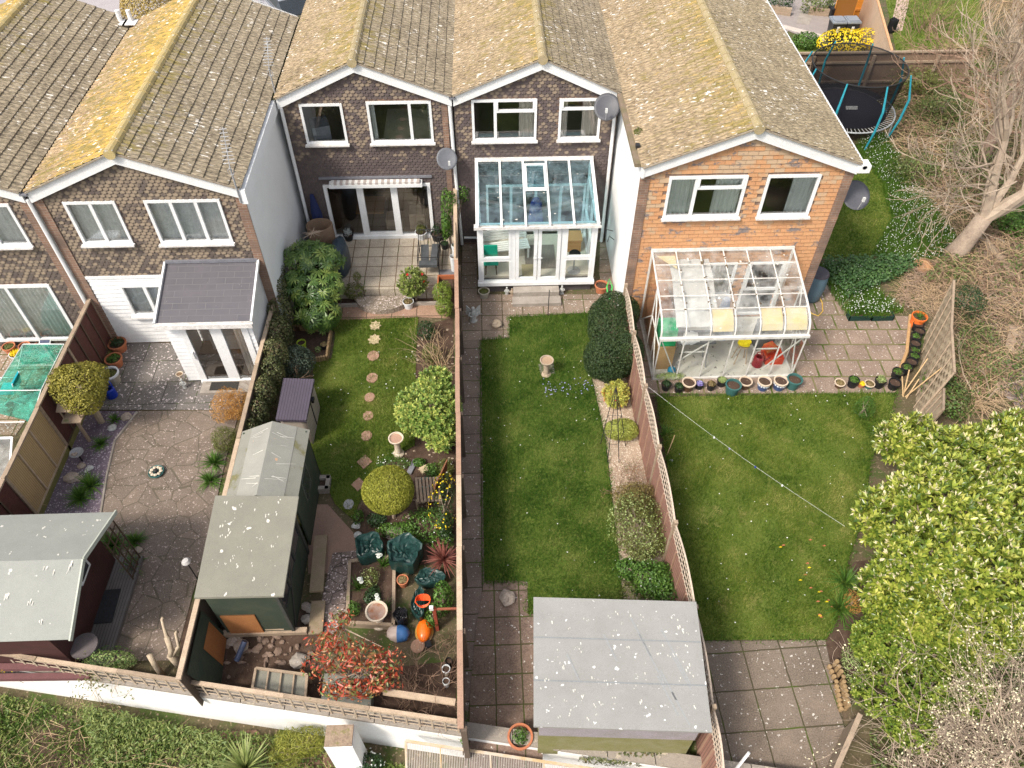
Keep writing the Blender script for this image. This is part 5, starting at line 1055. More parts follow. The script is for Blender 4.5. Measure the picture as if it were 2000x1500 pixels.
# birdbaths and small ornaments
STN = pm('bird_bath_stone', (.42,.33,.24), (.30,.24,.18), 6, .9, .5, 50, moss=((.22,.2,.1),4,.62)); CRM = pm('cream_stone', (.66,.56,.44), (.5,.4,.3), 5, .8, .3)
def bath(px, py, rp, h, label, mat, z0=0, water=None, ped=.4, squat=1):
    c = G(px, py, z0+h); r = rp/ppm(c); t = thing('bird_bath', label, 'bird bath', (c.x,c.y,z0)); o = Vector((c.x,c.y,z0))
    MB().lathe([(r*.75,0),(r*.75,h*.08),(r*.45,h*.16),(r*ped,h*.45),(r*.42,h*.75),(r*.55,h*.84)], o, 20).build('pedestal', mat, t)
    MB().lathe([(r*.5,h*.84),(r*.9,h*.9),(r,h*.96),(r,h),(r*.86,h),(r*.78,h*.93),(0,h*.90)], o, 26).build('bowl', mat, t)
    MB().lathe([(0,h*.945),(r*.8,h*.945)], o, 20).build('water' if water is None else 'filling', water or pm('bath_water', (.18,.11,.06), (.14,.09,.05), 3, .1), t)
    return t
bath(1068,703,13.5,.62,'stone bird bath standing on the long middle lawn', STN, water=pm('dry_bowl', (.38,.26,.17), (.28,.2,.13), 4))
t_ = bath(773,855,15,.70,'cream stone bird bath on the lawn beside the variegated bush', CRM, water=pm('pink_bowl', (.40,.24,.17), (.3,.2,.15), 4))
bath(735,1193,22,.60,'broad cream bird bath with rusty water by the red-leaved shrub', CRM, water=pm('rusty_water', (.30,.12,.05), (.42,.36,.32), 5, .3))
c = G(1068,722); o = MB().cb((c.x,c.y,.02),(.42,.42,.04),.1).build('base_slab', CONC); tag(o, 'small square slab under the bird bath on the long lawn', 'slab')
# statues
GREY = pm('white_weathered_stone', (.52,.52,.50), (.32,.32,.30), 14, .9, .6, 50)
def figure(px, py, h, label, mat, wings=False):
    c = G(px, py); t = thing('garden_statue', label, 'statue', c); o = c
    MB().lathe([(h*.19,0),(h*.2,h*.06),(h*.12,h*.08),(h*.15,h*.2),(h*.13,h*.42),(h*.16,h*.62),(h*.07,h*.72),(h*.05,h*.76)], o, 12, 1, .8, .08).build('body', mat, t, smooth=True)
    MB().ball(o+Vector((0,0,h*.85)), (h*.09,h*.085,h*.11), 10, 8, .06, 2).build('head', mat, t, smooth=True)
    B = MB(); B.tube([o+Vector((h*.14,0,h*.62)), o+Vector((h*.22,-h*.08,h*.48)), o+Vector((h*.08,-h*.16,h*.5))], [h*.05,h*.04,h*.035], 6); B.tube([o+Vector((-h*.14,0,h*.62)), o+Vector((-h*.22,-h*.08,h*.48)), o+Vector((-h*.06,-h*.16,h*.46))], [h*.05,h*.04,h*.035], 6); B.build('arms', mat, t, smooth=True)
    if wings:
        B = MB()
        for s in (-1,1): B.prism([(o.x+s*h*.06,o.y+.02),(o.x+s*h*.34,o.y+.08),(o.x+s*h*.30,o.y+.10),(o.x+s*h*.05,o.y+.05)], h*.35, [h*.7,h*.95,h*.92,h*.68])
        B.build('wings', mat, t)
    return t
figure(925,628,.62,'white weathered cherub statue beside the board fence', GREY, True)
figure(990,576,.34,'small white gnome left of the concrete steps', GREY); figure(1000,577,.30,'small brown rabbit ornament between gnome and steps', STN); figure(1097,574,.36,'white gnome right of the concrete steps', GREY)
figure(362,758,.40,'white rabbit figure by the porch corner', GREY); 
t = bath(350,730,7,.40,'tiny cream bird table by the white rabbit', CRM)
def rock(px, py, rp, label, mat=ROCK, hz=.5, seed=1, name='rock', sx=1, z0=0):
    c = G(px, py, z0+.08); r = rp/ppm(c); B = MB(); B.ball((c.x,c.y,z0+r*hz*.8),(r*sx,r*.9,r*hz),10,7,.16,seed); return tag(B.build(name, mat), label, 'rock')
for x in B_: pass
t = rock(970,634,11,'brown carved stone lying on the slabs left of the lawn', STN, .8, 4); rock(990,1168,19,'long pale boulder on the slabs at the foot of the lawn', ROCK, .5, 5, sx=.8)
for i, (x, y, r, m, lab) in enumerate([(139,932,14,ROCK,'largest rock beside the tan fence panel'),(154,933,8,ROCK,'upright rock right of the largest one by the tan panel'),(174,912,7,GREY,'flat white stone lying on the slate chips'),(166,918,4,GREY,'tiny white stone left of the flat white stone'),(246,813,11,ROCK,'squared stone at the top of the slate bed'),(218,834,9,GREY,'white stone tortoise by the clipped tree trunk'),(158,908,8,ROCK,'brown rock under the wire dish'),(268,1073,9,ROCK,'brown rock among the straps near the summer house'),(360,1300,7,ROCK,'rock by the pollarded stump'),(160,1230,8,GREY,'white stone beside the grey table'),
    (770,1042,18,ROCK,'flat reddish boulder above the green sacks'),(597,1183,10,ROCK,'upper broken paving lump by the shed'),(606,1188,11,CONC,'grey slab lump leaning beside the shed corner'),(600,1208,12,CONC,'grey lump lowest beside the shed'),(583,1290,17,CONC,'pointed stone by the red-leaved shrub'),(470,1262,16,ROCK,'pink stone beside the blue pipe'),(455,1250,13,ROCK,'tan stone behind the blue pipe'),(695,1025,9,GREY,'lichen white stone at the tip of the lawn'),(698,1043,8,GREY,'lower lichen stone at the tip of the lawn'),(1312,897,4,GREY,'white pebble by the arched lattice'),(660,600,6,ROCK,'stone at the corner of the soil bed'),(625,592,6,GREY,'pale pebbles near the big-leaved shrub'),(640,918,1,ROCK,'x')][:-1]): rock(x,y,r,lab,m,.5,i+3)
# stepping stones
SS = pm('sandstone', (.56,.44,.28), (.48,.38,.24), 6, .9, .3); SR = pm('pinkish_stone', (.36,.22,.15), (.28,.17,.12), 6, .9, .3, spk=((.5,.4,.3),20,.66)); SG = pm('grey_stone', (.40,.39,.40), (.3,.3,.3), 6, .9, .3)
def stone(px, py, rp, shape, mat, label):
    c = G(px,py,.05); r = rp/ppm(c); n = {'star':16,'round':20,'oct':8,'dia':4,'sq':4}[shape]; P = []
    for k in range(n):
        a = 2*pi*k/n + (pi/8 if shape == 'oct' else (pi/4 if shape == 'sq' else 0)); q = r*(1 if shape != 'star' else (1.0 if k%2 == 0 else .72)); P.append((c.x+cos(a)*q, c.y+sin(a)*q*1.15))
    tag(MB().prism(P, .02, .062).build('stepping_stone', mat), label, 'stepping stone', 'stepping stones down the lawn')
for a in [(733,636,12,'star',SS,'star-shaped pale stepping stone nearest the house'),(731,663,13,'star',SS,'star-shaped pale stepping stone, second from the house'),(729,695,11.5,'round',SR,'round pink stepping stone, third from the house'),(727,738,11.5,'oct',SR,'eight-sided stepping stone between two round ones'),(722,776,10,'round',SR,'small round stepping stone, fifth from the house'),(719,812,10.5,'oct',SR,'stepping stone level with the storage box front'),(716,851,11,'oct',SR,'stepping stone left of the cream bird bath'),(712,902,15,'dia',SR,'diamond stepping stone left of the snowdrops'),(700,946,14,'dia',SR,'diamond stepping stone left of the clipped ball'),(681,985,10,'round',SG,'grey oval stone at the end of the lawn')]: stone(*a)
c = G(747,584,.22); P = [(c.x+.85*cos(pi+pi*k/16), c.y+.16+.62*sin(pi+pi*k/16)) for k in range(17)]
tag(MB().prism(P, 0, .2).build('round_step', stonem('step_stone', (.33,.27,.21), (.25,.21,.17), (.12,.09,.06), 3.5)), 'half-round stone step below the beige terrace', 'step')
B = MB(); c1 = G(640,618); c2 = G(862,618); B.box(c1.x,c2.x,c1.y+.36,c1.y+.44,0,.12); tag(B.build('bed_kerb', CONC), 'narrow kerb between soil bed and pink slabs', 'kerb')
# birdbath-like disc ornament, lamps, hoses
c = G(305,921,.08); t = thing('shell_dish', 'round dish of shells in the middle of the crazy paving', 'dish', (c.x,c.y,0)); MB().lathe([(0,.05),(.15,.05),(.2,.08),(.19,.1),(.15,.07),(0,.07)], (c.x,c.y,0), 24).build('dish', POTM['green'], t)
for k in range(9): a = 2*pi*k/9; MB().ball((c.x+.12*cos(a),c.y+.12*sin(a),.10),(.045,.04,.03),8,5,.2,k).build('shell', CRM, t)
MB().lathe([(.05,.07),(.05,.14),(.02,.16),(0,.17)], (c.x,c.y,0), 8).build('knob', BLACKM, t)
c = G(363,1096,.95); t = thing('garden_light', 'round grey mushroom light on a post by the netting', 'light', (c.x,c.y,0)); MB().lathe([(0,1.0),(.06,.99),(.10,.93),(.095,.91),(0,.92)], (c.x,c.y,0), 18).build('head', pm('light_grey', (.5,.48,.46), (.4,.38,.37), 5, .5), t); MB().tube([(c.x,c.y,0),(c.x,c.y,.93)], .014, 6).build('post', BLACKM, t)
c = G(402,1000,0); 
def disc(px, py, rp, h, mat, label, cat, name):
    c = G(px,py,h); r = rp/ppm(c); return tag(MB().lathe([(0,0),(r*.96,0),(r,h*.5),(r*.96,h),(0,h*1.02)], (c.x,c.y,.022), 24).build(name, mat), label, cat)
disc(816,1262,14,.05,SR,'round pink slab below the orange mower','slab','round_slab'); disc(600,628,1,.02,SR,'x','x','x_disc'); bpy.data.objects.remove(bpy.data.objects['x_disc'])
t = thing('garden_table', 'round grey table by the summer house corner', 'table', G(165,1265,0)); c = G(165,1262,.6); MB().lathe([(0,.6),(.27,.6),(.28,.62),(.27,.64),(0,.64)], (c.x,c.y,0), 26).build('top', pm('grey_brown_table', (.13,.11,.11), (.10,.085,.085), 4), t); MB().tube([(c.x,c.y,0),(c.x,c.y,.6)], .04, 8).build('leg', DARKW, t)
# logs / poles behind the summer house
for i, (a, b, lab) in enumerate([((-12,6.35),( -8.9,6.28),'upper maroon pole stacked below the summer house'),((-12,6.2),(-8.35,6.12),'lower maroon pole stacked below the summer house')]):
    tag(MB().beam((a[0],a[1],.3+.15*(1-i)),(b[0],b[1],.3+.15*(1-i)),.12,.12).build('timber', pm('maroon_timber%d'%i, (.16,.07,.07), (.12,.055,.055), 4)), lab, 'timber')
c = G(208,1184,.13); tag(MB().cb((c.x,c.y,.13),(.42,.78,.03),.05).build('rubber_mat', pm('black_mat', (.025,.025,.028), (.04,.04,.045), 20, .9, .5)), 'black mat on the summer house deck', 'mat')
# rabbit/fox ornament
c = G(205,1115,.2); figure(207,1122,.4,'rust red cockerel ornament on the summer house deck', pm('rust_red', (.30,.07,.03), (.2,.05,.03), 6))
# pollarded stump
STM = pm('pale_bark', (.45,.36,.26), (.34,.27,.19), 7, .9, .6); 
t = thing('pollarded_stump', 'pale pollarded stump with knuckled ends by the fence corner', 'tree stump', G(345,1290,0)); b = G(352,1300,0)
def limb(par, pts, rs, name='limb'): return MB().tube(pts, rs, 9).build(name, STM, par, smooth=True)
limb(t, [b, b+Vector((-.05,.02,.5))], [.09,.07], 'trunk'); limb(t, [b+Vector((-.05,.02,.45)), G(334,1268,.75), G(326,1244,.95)], [.06,.055,.06]); limb(t, [b+Vector((-.03,.02,.45)), G(349,1262,.8), G(343,1236,1.0), G(346,1234,1.03)], [.05,.032,.03,.04]); limb(t, [G(328,1250,.9), G(320,1226,1.0), G(316,1210,1.1), G(319,1206,1.12)], [.045,.03,.03,.04])
b2 = G(318,1320,0); limb(t, [b2, G(302,1298,.4), G(292,1278,.6)], [.07,.055,.065]); 
# box on post (bird table) with wire dish in slate bed
c = G(137,805,1.2); t = thing('bird_table', 'weathered wooden bird table against the maroon fence', 'bird table', (c.x,c.y,0)); b = G(170,850,0)
MB().slab((c.x-.3,c.y+.18,1.36),(c.x+.25,c.y+.18,1.36),(c.x+.25,c.y-.06,1.28),(c.x-.3,c.y-.06,1.28),.03).build('roof', OLDW, t); MB().box(c.x-.22,c.x+.25,c.y-.2,c.y+.15,1.0,1.04).build('tray', OLDW, t); B = MB()
for sx in (-.2,.2):
    for sy in (-.05,.13): B.box(c.x+sx-.015,c.x+sx+.015,c.y+sy-.015,c.y+sy+.015,1.04,1.28)
B.build('uprights', OLDW, t); MB().beam((c.x,c.y,0),(c.x,c.y,1.0),.06,.06).build('post', OLDW, t)
c = G(150,885,.35); t = thing('wire_dish', 'grey dish of pebbles on a stand by the tan panel', 'dish', (c.x,c.y,0)); MB().lathe([(0,.3),(.12,.32),(.17,.38),(.165,.385),(.11,.34),(0,.33)], (c.x,c.y,0), 20).build('dish', STEEL, t); MB().tube([(c.x,c.y,0),(c.x,c.y,.3)], .02, 6).build('stand', BLACKM, t)
for k in range(4): MB().ball((c.x+U(-.08,.08),c.y+U(-.07,.07),.36),.04,7,5,.2,k).build('pebble', ROCK, t)
o = MB().ball(G(140,887,.9), .05, 8, 6).build('white_lamp', WHITE); bpy.data.objects.remove(o)
c = G(215,765,.2); t = thing('watering_can', 'bright blue plastic watering can beside the stone pot', 'watering can', (c.x,c.y,0)); BLU = pm('bright_blue_plastic', (.01,.04,.35), (.01,.03,.28), 3, .4)
MB().lathe([(.13,0),(.15,.04),(.14,.3),(.1,.34),(.08,.3)], (c.x,c.y,.0), 14).build('body', BLU, t); MB().tube([(c.x+.1,c.y,.3),(c.x+.13,c.y+.03,.45),(c.x+.03,c.y+.12,.48),(c.x-.06,c.y+.12,.33)], .016, 6).build('handle', BLU, t); MB().tube([(c.x-.1,c.y-.05,.1),(c.x-.3,c.y-.1,.36)], [.03,.016], 6).build('spout', BLU, t)
# ---- leftmost garden: green mesh cage, turquoise chair, cold frame, sacks ----
MESH = glassm('green_netting', (.35,.75,.62), .03, milky=.75, mcol=(.10,.50,.38))
t = thing('mesh_cage', 'low cage of green netting on thin white rods in the leftmost garden', 'netting cage', G(70,760,0)); A = [G(45,672,.75), G(125,672,.75), G(80,762,.75), G(-12,763,.75)]; Bt = [G(35,720,0), G(135,700,0), G(60,825,0), G(-40,800,0)]
vs = A+Bt; fs = [(0,1,2,3),(0,4,5,1),(1,5,6,2),(2,6,7,3)]; MB().add(vs, fs).build('netting', MESH, t)
B = MB()
for a, b in ((0,1),(2,3),(1,2),(0,3),(0,4),(2,6),(3,7)): B.tube([vs[a], vs[b]], .012, 5)
B.build('rods', WHITE, t)
for k in range(3): a = A[3].lerp(A[2],.2+.25*k); MB().tube([a+Vector((0,0,-.1)), a+Vector((.35,.45,-.5))], .008, 4).build('cane', WHITE, t)
TQ = pm('turquoise_cloth', (.02,.42,.50), (.02,.36,.44), 4, .8); c = G(18,760,.4); t = thing('folding_chair', 'turquoise folding chair with white frame at the left edge', 'chair', (c.x,c.y,0))
MB().cb((c.x,c.y,.42),(.42,.42,.03)).build('seat', TQ, t); MB().cb((c.x+.28,c.y+.02,.62),(.04,.45,.42),0,0,.3).build('backrest', TQ, t); B = MB()
for sy in (-.22,.22): B.tube([(c.x-.25,c.y+sy,0),(c.x+.25,c.y+sy,.45),(c.x+.38,c.y+sy,.85)], .014, 6); B.tube([(c.x+.25,c.y+sy,0),(c.x-.22,c.y+sy,.44),(c.x-.22,c.y+sy,.62),(c.x+.25,c.y+sy,.62)], .014, 6)
B.build('frame', WHITE, t)
t = thing('cold_frame', 'white framed glass cold frame at the left edge', 'cold frame', G(20,870,0)); p = [G(-60,858,.35), G(24,855,.35), G(18,935,.3), G(-60,940,.3)]
MB().add(p+[Vector((q.x,q.y,0)) for q in p], [(1,5,6,2),(2,6,7,3),(0,4,5,1)]).build('side', CLEARG, t); MB().add([q+Vector((0,0,.01)) for q in p], [(0,1,2,3)]).build('glass_lid', MILK, t); B = MB()
for a, b in ((0,1),(1,2),(2,3)): B.beam(p[a],p[b],.05,.05)
B.build('frame', WHITE, t)
t = thing('glass_cloche', 'clear glass cloche between netting cage and cold frame', 'cloche', G(10,835,0)); p = [G(-60,826,.4), G(48,824,.4), G(38,846,.4), G(-60,850,.4)]; MB().add(p+[Vector((q.x,q.y,0)) for q in p], [(0,1,2,3),(1,5,6,2),(2,6,7,3)]).build('glass', CLEARG, t); MB().beam(p[0],p[1],.02,.02).build('bar', WHITE, t)
SACK = pm('white_sack', (.72,.72,.72), (.58,.58,.6), 5, .7, .6, 12)
c = G(118,645,.0); t = thing('white_sack', 'large white sack of prunings beside the patio door', 'sack', c); MB().lathe([(.2,0),(.26,.1),(.28,.35),(.24,.55),(.27,.62),(.2,.5),(0,.45)], c, 14, 1, 1, .12).build('bag', SACK, t, smooth=True)
B = MB(); rg = random.Random(3)
for k in range(14): B.tube([c+Vector((rg.uniform(-.1,.1),rg.uniform(-.1,.1),.4)), c+Vector((rg.uniform(-.4,.4),rg.uniform(-.3,.3),rg.uniform(.75,1.15)))], [.008,.003], 4)
B.build('prunings', DARKW, t)
t = tag(MB().lathe([(.12,0),(.17,.1),(.16,.5),(.10,.75),(0,.8)], G(140,640,0), 12, 1, 1, .15).build('white_bag', SACK, smooth=True), 'narrow upright white bag in the corner by the fence', 'bag')
c = G(88,664,.25); t = thing('solar_panel', 'small solar panel tilted below the patio door', 'solar panel', (c.x,c.y,0)); MB().cb((c.x,c.y,.25),(.32,.24,.02),0,.5).build('frame', WHITE, t); MB().cb((c.x,c.y-.006,.262),(.28,.2,.01),0,.5).build('cells', pm('solar_cells', (.03,.04,.09), (.05,.06,.12), 3, .2, lines=('X',.07)), t); MB().tube([(c.x,c.y,0),(c.x,c.y,.24)], .015, 6).build('stand', BLACKM, t)
# ---- terrace of the third house ----
t = thing('metal_bench', 'black metal rod lounger frame with grey cushion on the beige terrace', 'garden seat', (-1.75,18.9,PZ)); c = G(838,500,PZ+.35)
o = Vector((c.x,c.y,PZ)); B = MB()
for sx in (-.32,.32):
    B.tube([o+Vector((sx,-.55,0)),o+Vector((sx,-.5,.38)),o+Vector((sx,.45,.38)),o+Vector((sx,.6,.9))], .013, 6); B.tube([o+Vector((sx,.45,0)),o+Vector((sx,.45,.38))], .013, 6); B.tube([o+Vector((sx,-.45,.38)),o+Vector((sx,-.4,.62)),o+Vector((sx,.5,.62))], .013, 6)
for y, z in ((-.5,.38),(.45,.38),(.6,.9),(-.4,.62)): B.tube([o+Vector((-.32,y,z)),o+Vector((.32,y,z))], .013, 6)
for k in range(6): B.tube([o+Vector((-.27+.108*k,.45,.38)),o+Vector((-.27+.108*k,.6,.9))], .008, 5)
B.build('frame', BLACKM, t)
CUSH = pm('dark_grey_cushion', (.05,.055,.06), (.09,.095,.1), 4, .9, .3)
MB().cb(o+Vector((-.12,0,.43)),(.24,.85,.07),.05).build('cushion', CUSH, t); MB().cb(o+Vector((.17,.05,.43)),(.2,.8,.07),-.05).build('cushion', CUSH, t); MB().cb(o+Vector((0,-.5,.45)),(.55,.22,.1)).build('cushion', CUSH, t)
c = G(868,497,PZ+.4); o = Vector((c.x,c.y,PZ)); t = thing('metal_chair', 'small black rod chair between the lounger and the board fence', 'chair', o); B = MB()
for sx in (-.2,.2): B.tube([o+Vector((sx,-.2,0)),o+Vector((sx,-.2,.42)),o+Vector((sx,.2,.42)),o+Vector((sx,.28,.85))], .011, 5); B.tube([o+Vector((sx,.2,0)),o+Vector((sx,.2,.42))], .011, 5)
for k in range(6): B.tube([o+Vector((-.2+.08*k,-.2,.42)),o+Vector((-.2+.08*k,.2,.42)),o+Vector((-.2+.08*k,.28,.85))], .007, 4)
B.tube([o+Vector((-.2,.28,.85)),o+Vector((.2,.28,.85))], .011, 5); B.build('frame', BLACKM, t)
c = G(873,548,PZ+.02); tag(MB().cb((c.x-.02,c.y,PZ+.02),(.5,1.0,.04)).build('slate_slab', pm('grey_slate', (.17,.16,.17), (.13,.125,.135), 4, .7, spk=((.6,.58,.56),9,.68))), 'dark slate slab at the fence end of the beige terrace', 'slab')
c = G(870,560,PZ); t = thing('wooden_planter', 'small red-brown timber planter frame against the board fence', 'planter', c); B = MB(); B.box(c.x-.22,c.x-.18,c.y-.3,c.y+.15,0,PZ+.35).box(c.x-.18,c.x+.28,c.y+.11,c.y+.15,0,PZ+.35); B.build('frame', pm('red_timber', (.40,.12,.05), (.3,.1,.04), 4), t); MB().box(c.x-.18,c.x+.26,c.y-.3,c.y+.11,0,PZ+.2).build('soil', SOIL, t)
c = G(672,500,PZ+.45); COV = pm('dark_blue_cover', (.015,.03,.05), (.03,.055,.075), 3, .35, .8, 14, spec=.6)
B = MB(); B.lathe([(.36,0),(.38,.1),(.36,.6),(.30,.85),(.15,.95),(0,.97)], (c.x-.12,c.y,PZ), 12, .7, 1.6, .06); tag(B.build('covered_barbecue', COV, smooth=True), 'barbecue under a dark blue cover beside the big-leaved shrub', 'covered barbecue')
c = G(615,425,PZ+.6); B = MB(); B.lathe([(.42,0),(.42,1.05),(.38,1.05),(.36,.1)], (-5.25,19.45,PZ), 20, .95, .8, .03); tag(B.build('cane_screen', pm('woven_cane', (.26,.17,.11), (.18,.12,.08), 5, .9, .5, 40, lines=('Z',.03)), smooth=True), 'curled brown cane screen in the corner by the white wall', 'cane screen')
B = MB(); B.tube([(-5.35,19.95,PZ+.1),(-5.4,19.98,PZ+1.1),(-5.42,20,PZ+1.75)], [.15,.17,.06], 8); tag(B.build('folded_parasol', pm('navy_cloth', (.02,.03,.10), (.015,.02,.07), 4)), 'folded navy parasol leaning in the corner behind the cane screen', 'parasol')
# raised beds and edging
def logedge(pts, h, name, label, mat, r=.035):
    t = MB()
    for a, b in zip(pts, pts[1:]):
        a = Vector(a); b = Vector(b); n = max(1, int((b-a).length/(2*r)))
        for k in range(n+1): p = a.lerp(b, k/n); t.lathe([(r,0),(r,h+U(-.01,.01)),(0,h+.005)], (p.x,p.y,0), 7)
    return tag(t.build(name, mat), label, 'edging')
LOGM = pm('log_edging_wood', (.34,.23,.12), (.24,.16,.08), 5, .85)
q = [G(575,645),G(648,650),G(640,705),G(590,712),G(583,745)]; logedge([(v.x,v.y) for v in q], .22, 'log_edging', 'short log edging around the dark bed beside the lawn', LOGM)
q = [G(1628,1300),G(1640,1330),G(1650,1385)]; logedge([(v.x,v.y) for v in q], .25, 'log_roll', 'curved log roll edging beside the bottom right slabs', LOGM, .045); q = [G(1618,1305),G(1630,1335),G(1640,1388)]; logedge([(v.x,v.y) for v in q], .12, 'log_roll', 'lower outer row of the curved log roll edging', LOGM, .045)
RUB = MB()
for q_ in scatter([(v.x,v.y) for v in (G(440,1240),G(600,1240),G(620,1300),G(500,1300),G(440,1330))], 26, 4)[:120]: RUB.ball((q_[0],q_[1],.03),(U(.03,.12),U(.03,.10),U(.02,.06)),6,4,.25,random.randint(1,99))
structure(RUB.build('rubble', pm('broken_brick', (.24,.17,.13), (.14,.095,.07), 5)), 'stuff')
RUB = MB()
for q_ in scatter([(v.x,v.y) for v in (G(812,650),G(885,640),G(890,1090),G(790,1080),G(760,1040))], 14, 6): RUB.ball((q_[0],q_[1],.02),(U(.015,.05),U(.015,.05),U(.01,.03)),6,4,.25,random.randint(1,99))
structure(RUB.build('bed_stones', STN), 'stuff')
q = [G(1777,618),G(1770,690),G(1752,735)]
tag(MB().tube([v+Vector((0,0,.05)) for v in q], .05, 7).build('timber_edging', pm('orange_timber', (.50,.30,.14), (.42,.25,.12), 5)), 'orange-brown timber edging inside the curve of black pots', 'edging')
q = [G(268,806),G(250,830),G(225,862),G(209,932),G(197,1008)]; tag(MB().tube([v+Vector((0,0,.03)) for v in q], .03, 6).build('mortar_edging', CONC), 'pale mortar kerb between slate chips and crazy paving', 'edging')
sheet('soil_bed', [(575,645),(648,650),(640,705),(590,712)], .03, SOIL); sheet('soil_bed', [(640,566),(880,566),(880,596),(640,604)], .016, SOIL)
sheet('soil_bed', [(812,640),(885,620),(892,1100),(700,1110),(690,1020),(745,905),(810,870)], .014, SOIL); sheet('soil_bed', [(1258,775),(1285,775),(1310,950),(1345,1150),(1372,1250),(1362,1250),(1275,960)], .014, SOIL); sheet('soil_bed', [(1650,1100),(1720,1090),(1720,1330),(1630,1330),(1612,1250)], .014, SOIL)
sheet('soil_bed', [(360,1190),(640,1190),(620,1320),(890,1290),(890,1400),(345,1330)], .012, SOIL)
t = thing('raised_bed', 'raised timber bed of daffodils near the cream bird bath', 'raised bed', G(725,1160,0)); q = [G(683,1095,.2),G(770,1085,.2),G(768,1220,.2),G(678,1215,.2)]; B = MB()
for a, b in zip(q, q[1:]+q[:1]): B.beam(a+Vector((0,0,-.1)),b+Vector((0,0,-.1)),.07,.22)
B.build('boards', OLDW, t); MB().prism([(v.x,v.y) for v in q], .0, .15).build('soil', SOIL, t)
# sacks, mower etc
GSK = pm('dark_green_sack', (.008,.032,.028), (.014,.05,.043), 3, .4, 1.0, 9, spec=.5)
def sack(px, py, rp, h, label, mat=GSK, z0=0, sx=1, sy=1, sides=6, seed=1):
    c = G(px,py,h*.7); r = rp/ppm(c); rg = random.Random(seed); B = MB(); n = 24; pr = [(.80,0),(.92,.15),(.98,.5),(1.0,.85),(.97,1.0),(.86,.97),(.7,.82),(.5,.86),(.35,.74),(.15,.8),(0,.7)]
    w = [1+.10*cos(sides*2*pi*k/n+seed)+rg.uniform(-.06,.06) for k in range(n)]; vs = []
    for j, (a, z) in enumerate(pr):
        for k in range(n): th = 2*pi*k/n; q = r*a*(1+(w[k]-1)*(1 if j < 6 else 2)); vs.append((c.x+cos(th)*q*sx, c.y+sin(th)*q*sy, z0+h*z*(1+rg.uniform(-.05,.05)*(j>2))))
    B.add(vs, [(j*n+k, j*n+(k+1)%n, (j+1)*n+(k+1)%n, (j+1)*n+k) for j in range(len(pr)-1) for k in range(n)])
    return tag(B.build('garden_sack', mat, smooth=False), label, 'garden sack')
sack(722,1070,28,.55,'dark green garden sack with a sagging rim, left of the other sack', seed=2, sides=4); sack(790,1080,34,.6,'wide dark green garden sack full of clippings, by the red cordyline', seed=5, sides=5)
sack(840,1128,20,.3,'crumpled dark green sheet lying below the red cordyline', seed=7, sx=1.5, sy=.9, sides=3); sack(818,1180,17,.35,'dark green sheet folded beside the orange cable', seed=9, sx=.8, sy=1.9, sides=3)
sack(783,1203,14,.42,'shiny black bag on top of the blue and white ball', pm('black_bin_bag', (.012,.012,.014), (.03,.03,.033), 4, .25, 1, 12), seed=3, sides=5)
c = G(778,1232,.2); m, n, l, P = newmat('blue_white_bag'); v = coords(n, l); s = n.new('ShaderNodeSeparateXYZ'); l.new(v, s.inputs[0]); x = mixc(n, l, ramp(n, l, s.outputs[0], c.x-.03, c.x-.02), (.42,.33,.29), (.035,.12,.30)); l.new(x, P.inputs[0]); P.inputs['Roughness'].default_value = .5
tag(MB().ball((c.x,c.y-.03,.15),(.25,.19,.15),14,9,.13,4).build('blue_white_sack', m, smooth=True), 'rounded blue and pinkish-white sack under the shiny black bag', 'sack')
OR = pm('orange_mower_plastic', (.85,.16,.01), (.75,.13,.01), 3, .3, 0, spec=.6)
c = G(828,1230,.15); t = thing('lawn_mower', 'orange hover mower lying on the soil by the red post', 'lawn mower', (c.x,c.y,0))
B = MB(); B.ball((c.x,c.y,.12),(.16,.26,.13),16,8,.03,2); B.build('hood', OR, t, smooth=True); B = MB(); B.lathe([(0,.0),(.19,.01),(.2,.05),(.16,.09)], (c.x,c.y,0), 18, 1, 1.35); B.build('skirt', pm('mower_skirt', (.7,.35,.05), (.1,.1,.1), 2), t); MB().cb((c.x+.1,c.y-.3,.08),(.12,.14,.1),.3).build('motor_base', BLACKP, t)
B = MB(); c = G(825,1175,.45)
for k in range(9): B.tube([(c.x+.16*cos(a)+.02*k/9, c.y+(.06+.012*k)*sin(a), .42+.012*k+.03*cos(a*2)) for a in [2*pi*i/16 for i in range(17)]], .008, 4)
tag(B.build('coiled_cable', pm('orange_cable', (.85,.10,.02), (.8,.09,.02), 3, .5)), 'orange coiled cable hanging above the mower', 'cable')
c = G(850,1215,0); t = thing('red_gate', 'small red-brown timber frame with white box, built out from the board fence', 'frame', c); a = G(848,1190,1.0); b = G(888,1190,1.0)
MB().beam((a.x,a.y,0),(a.x,a.y,1.05),.07,.07).build('post', pm('red_post', (.30,.06,.03), (.22,.045,.025), 4), t); MB().beam((a.x,a.y,1.0),(fx(a.y),a.y,1.0),.04,.04).build('rail', pm('red_rail', (.30,.09,.05), (.22,.07,.04), 4), t)
MB().cb((a.x-.05,a.y-.02,1.10),(.08,.06,.12)).build('socket_box', WHITE, t)
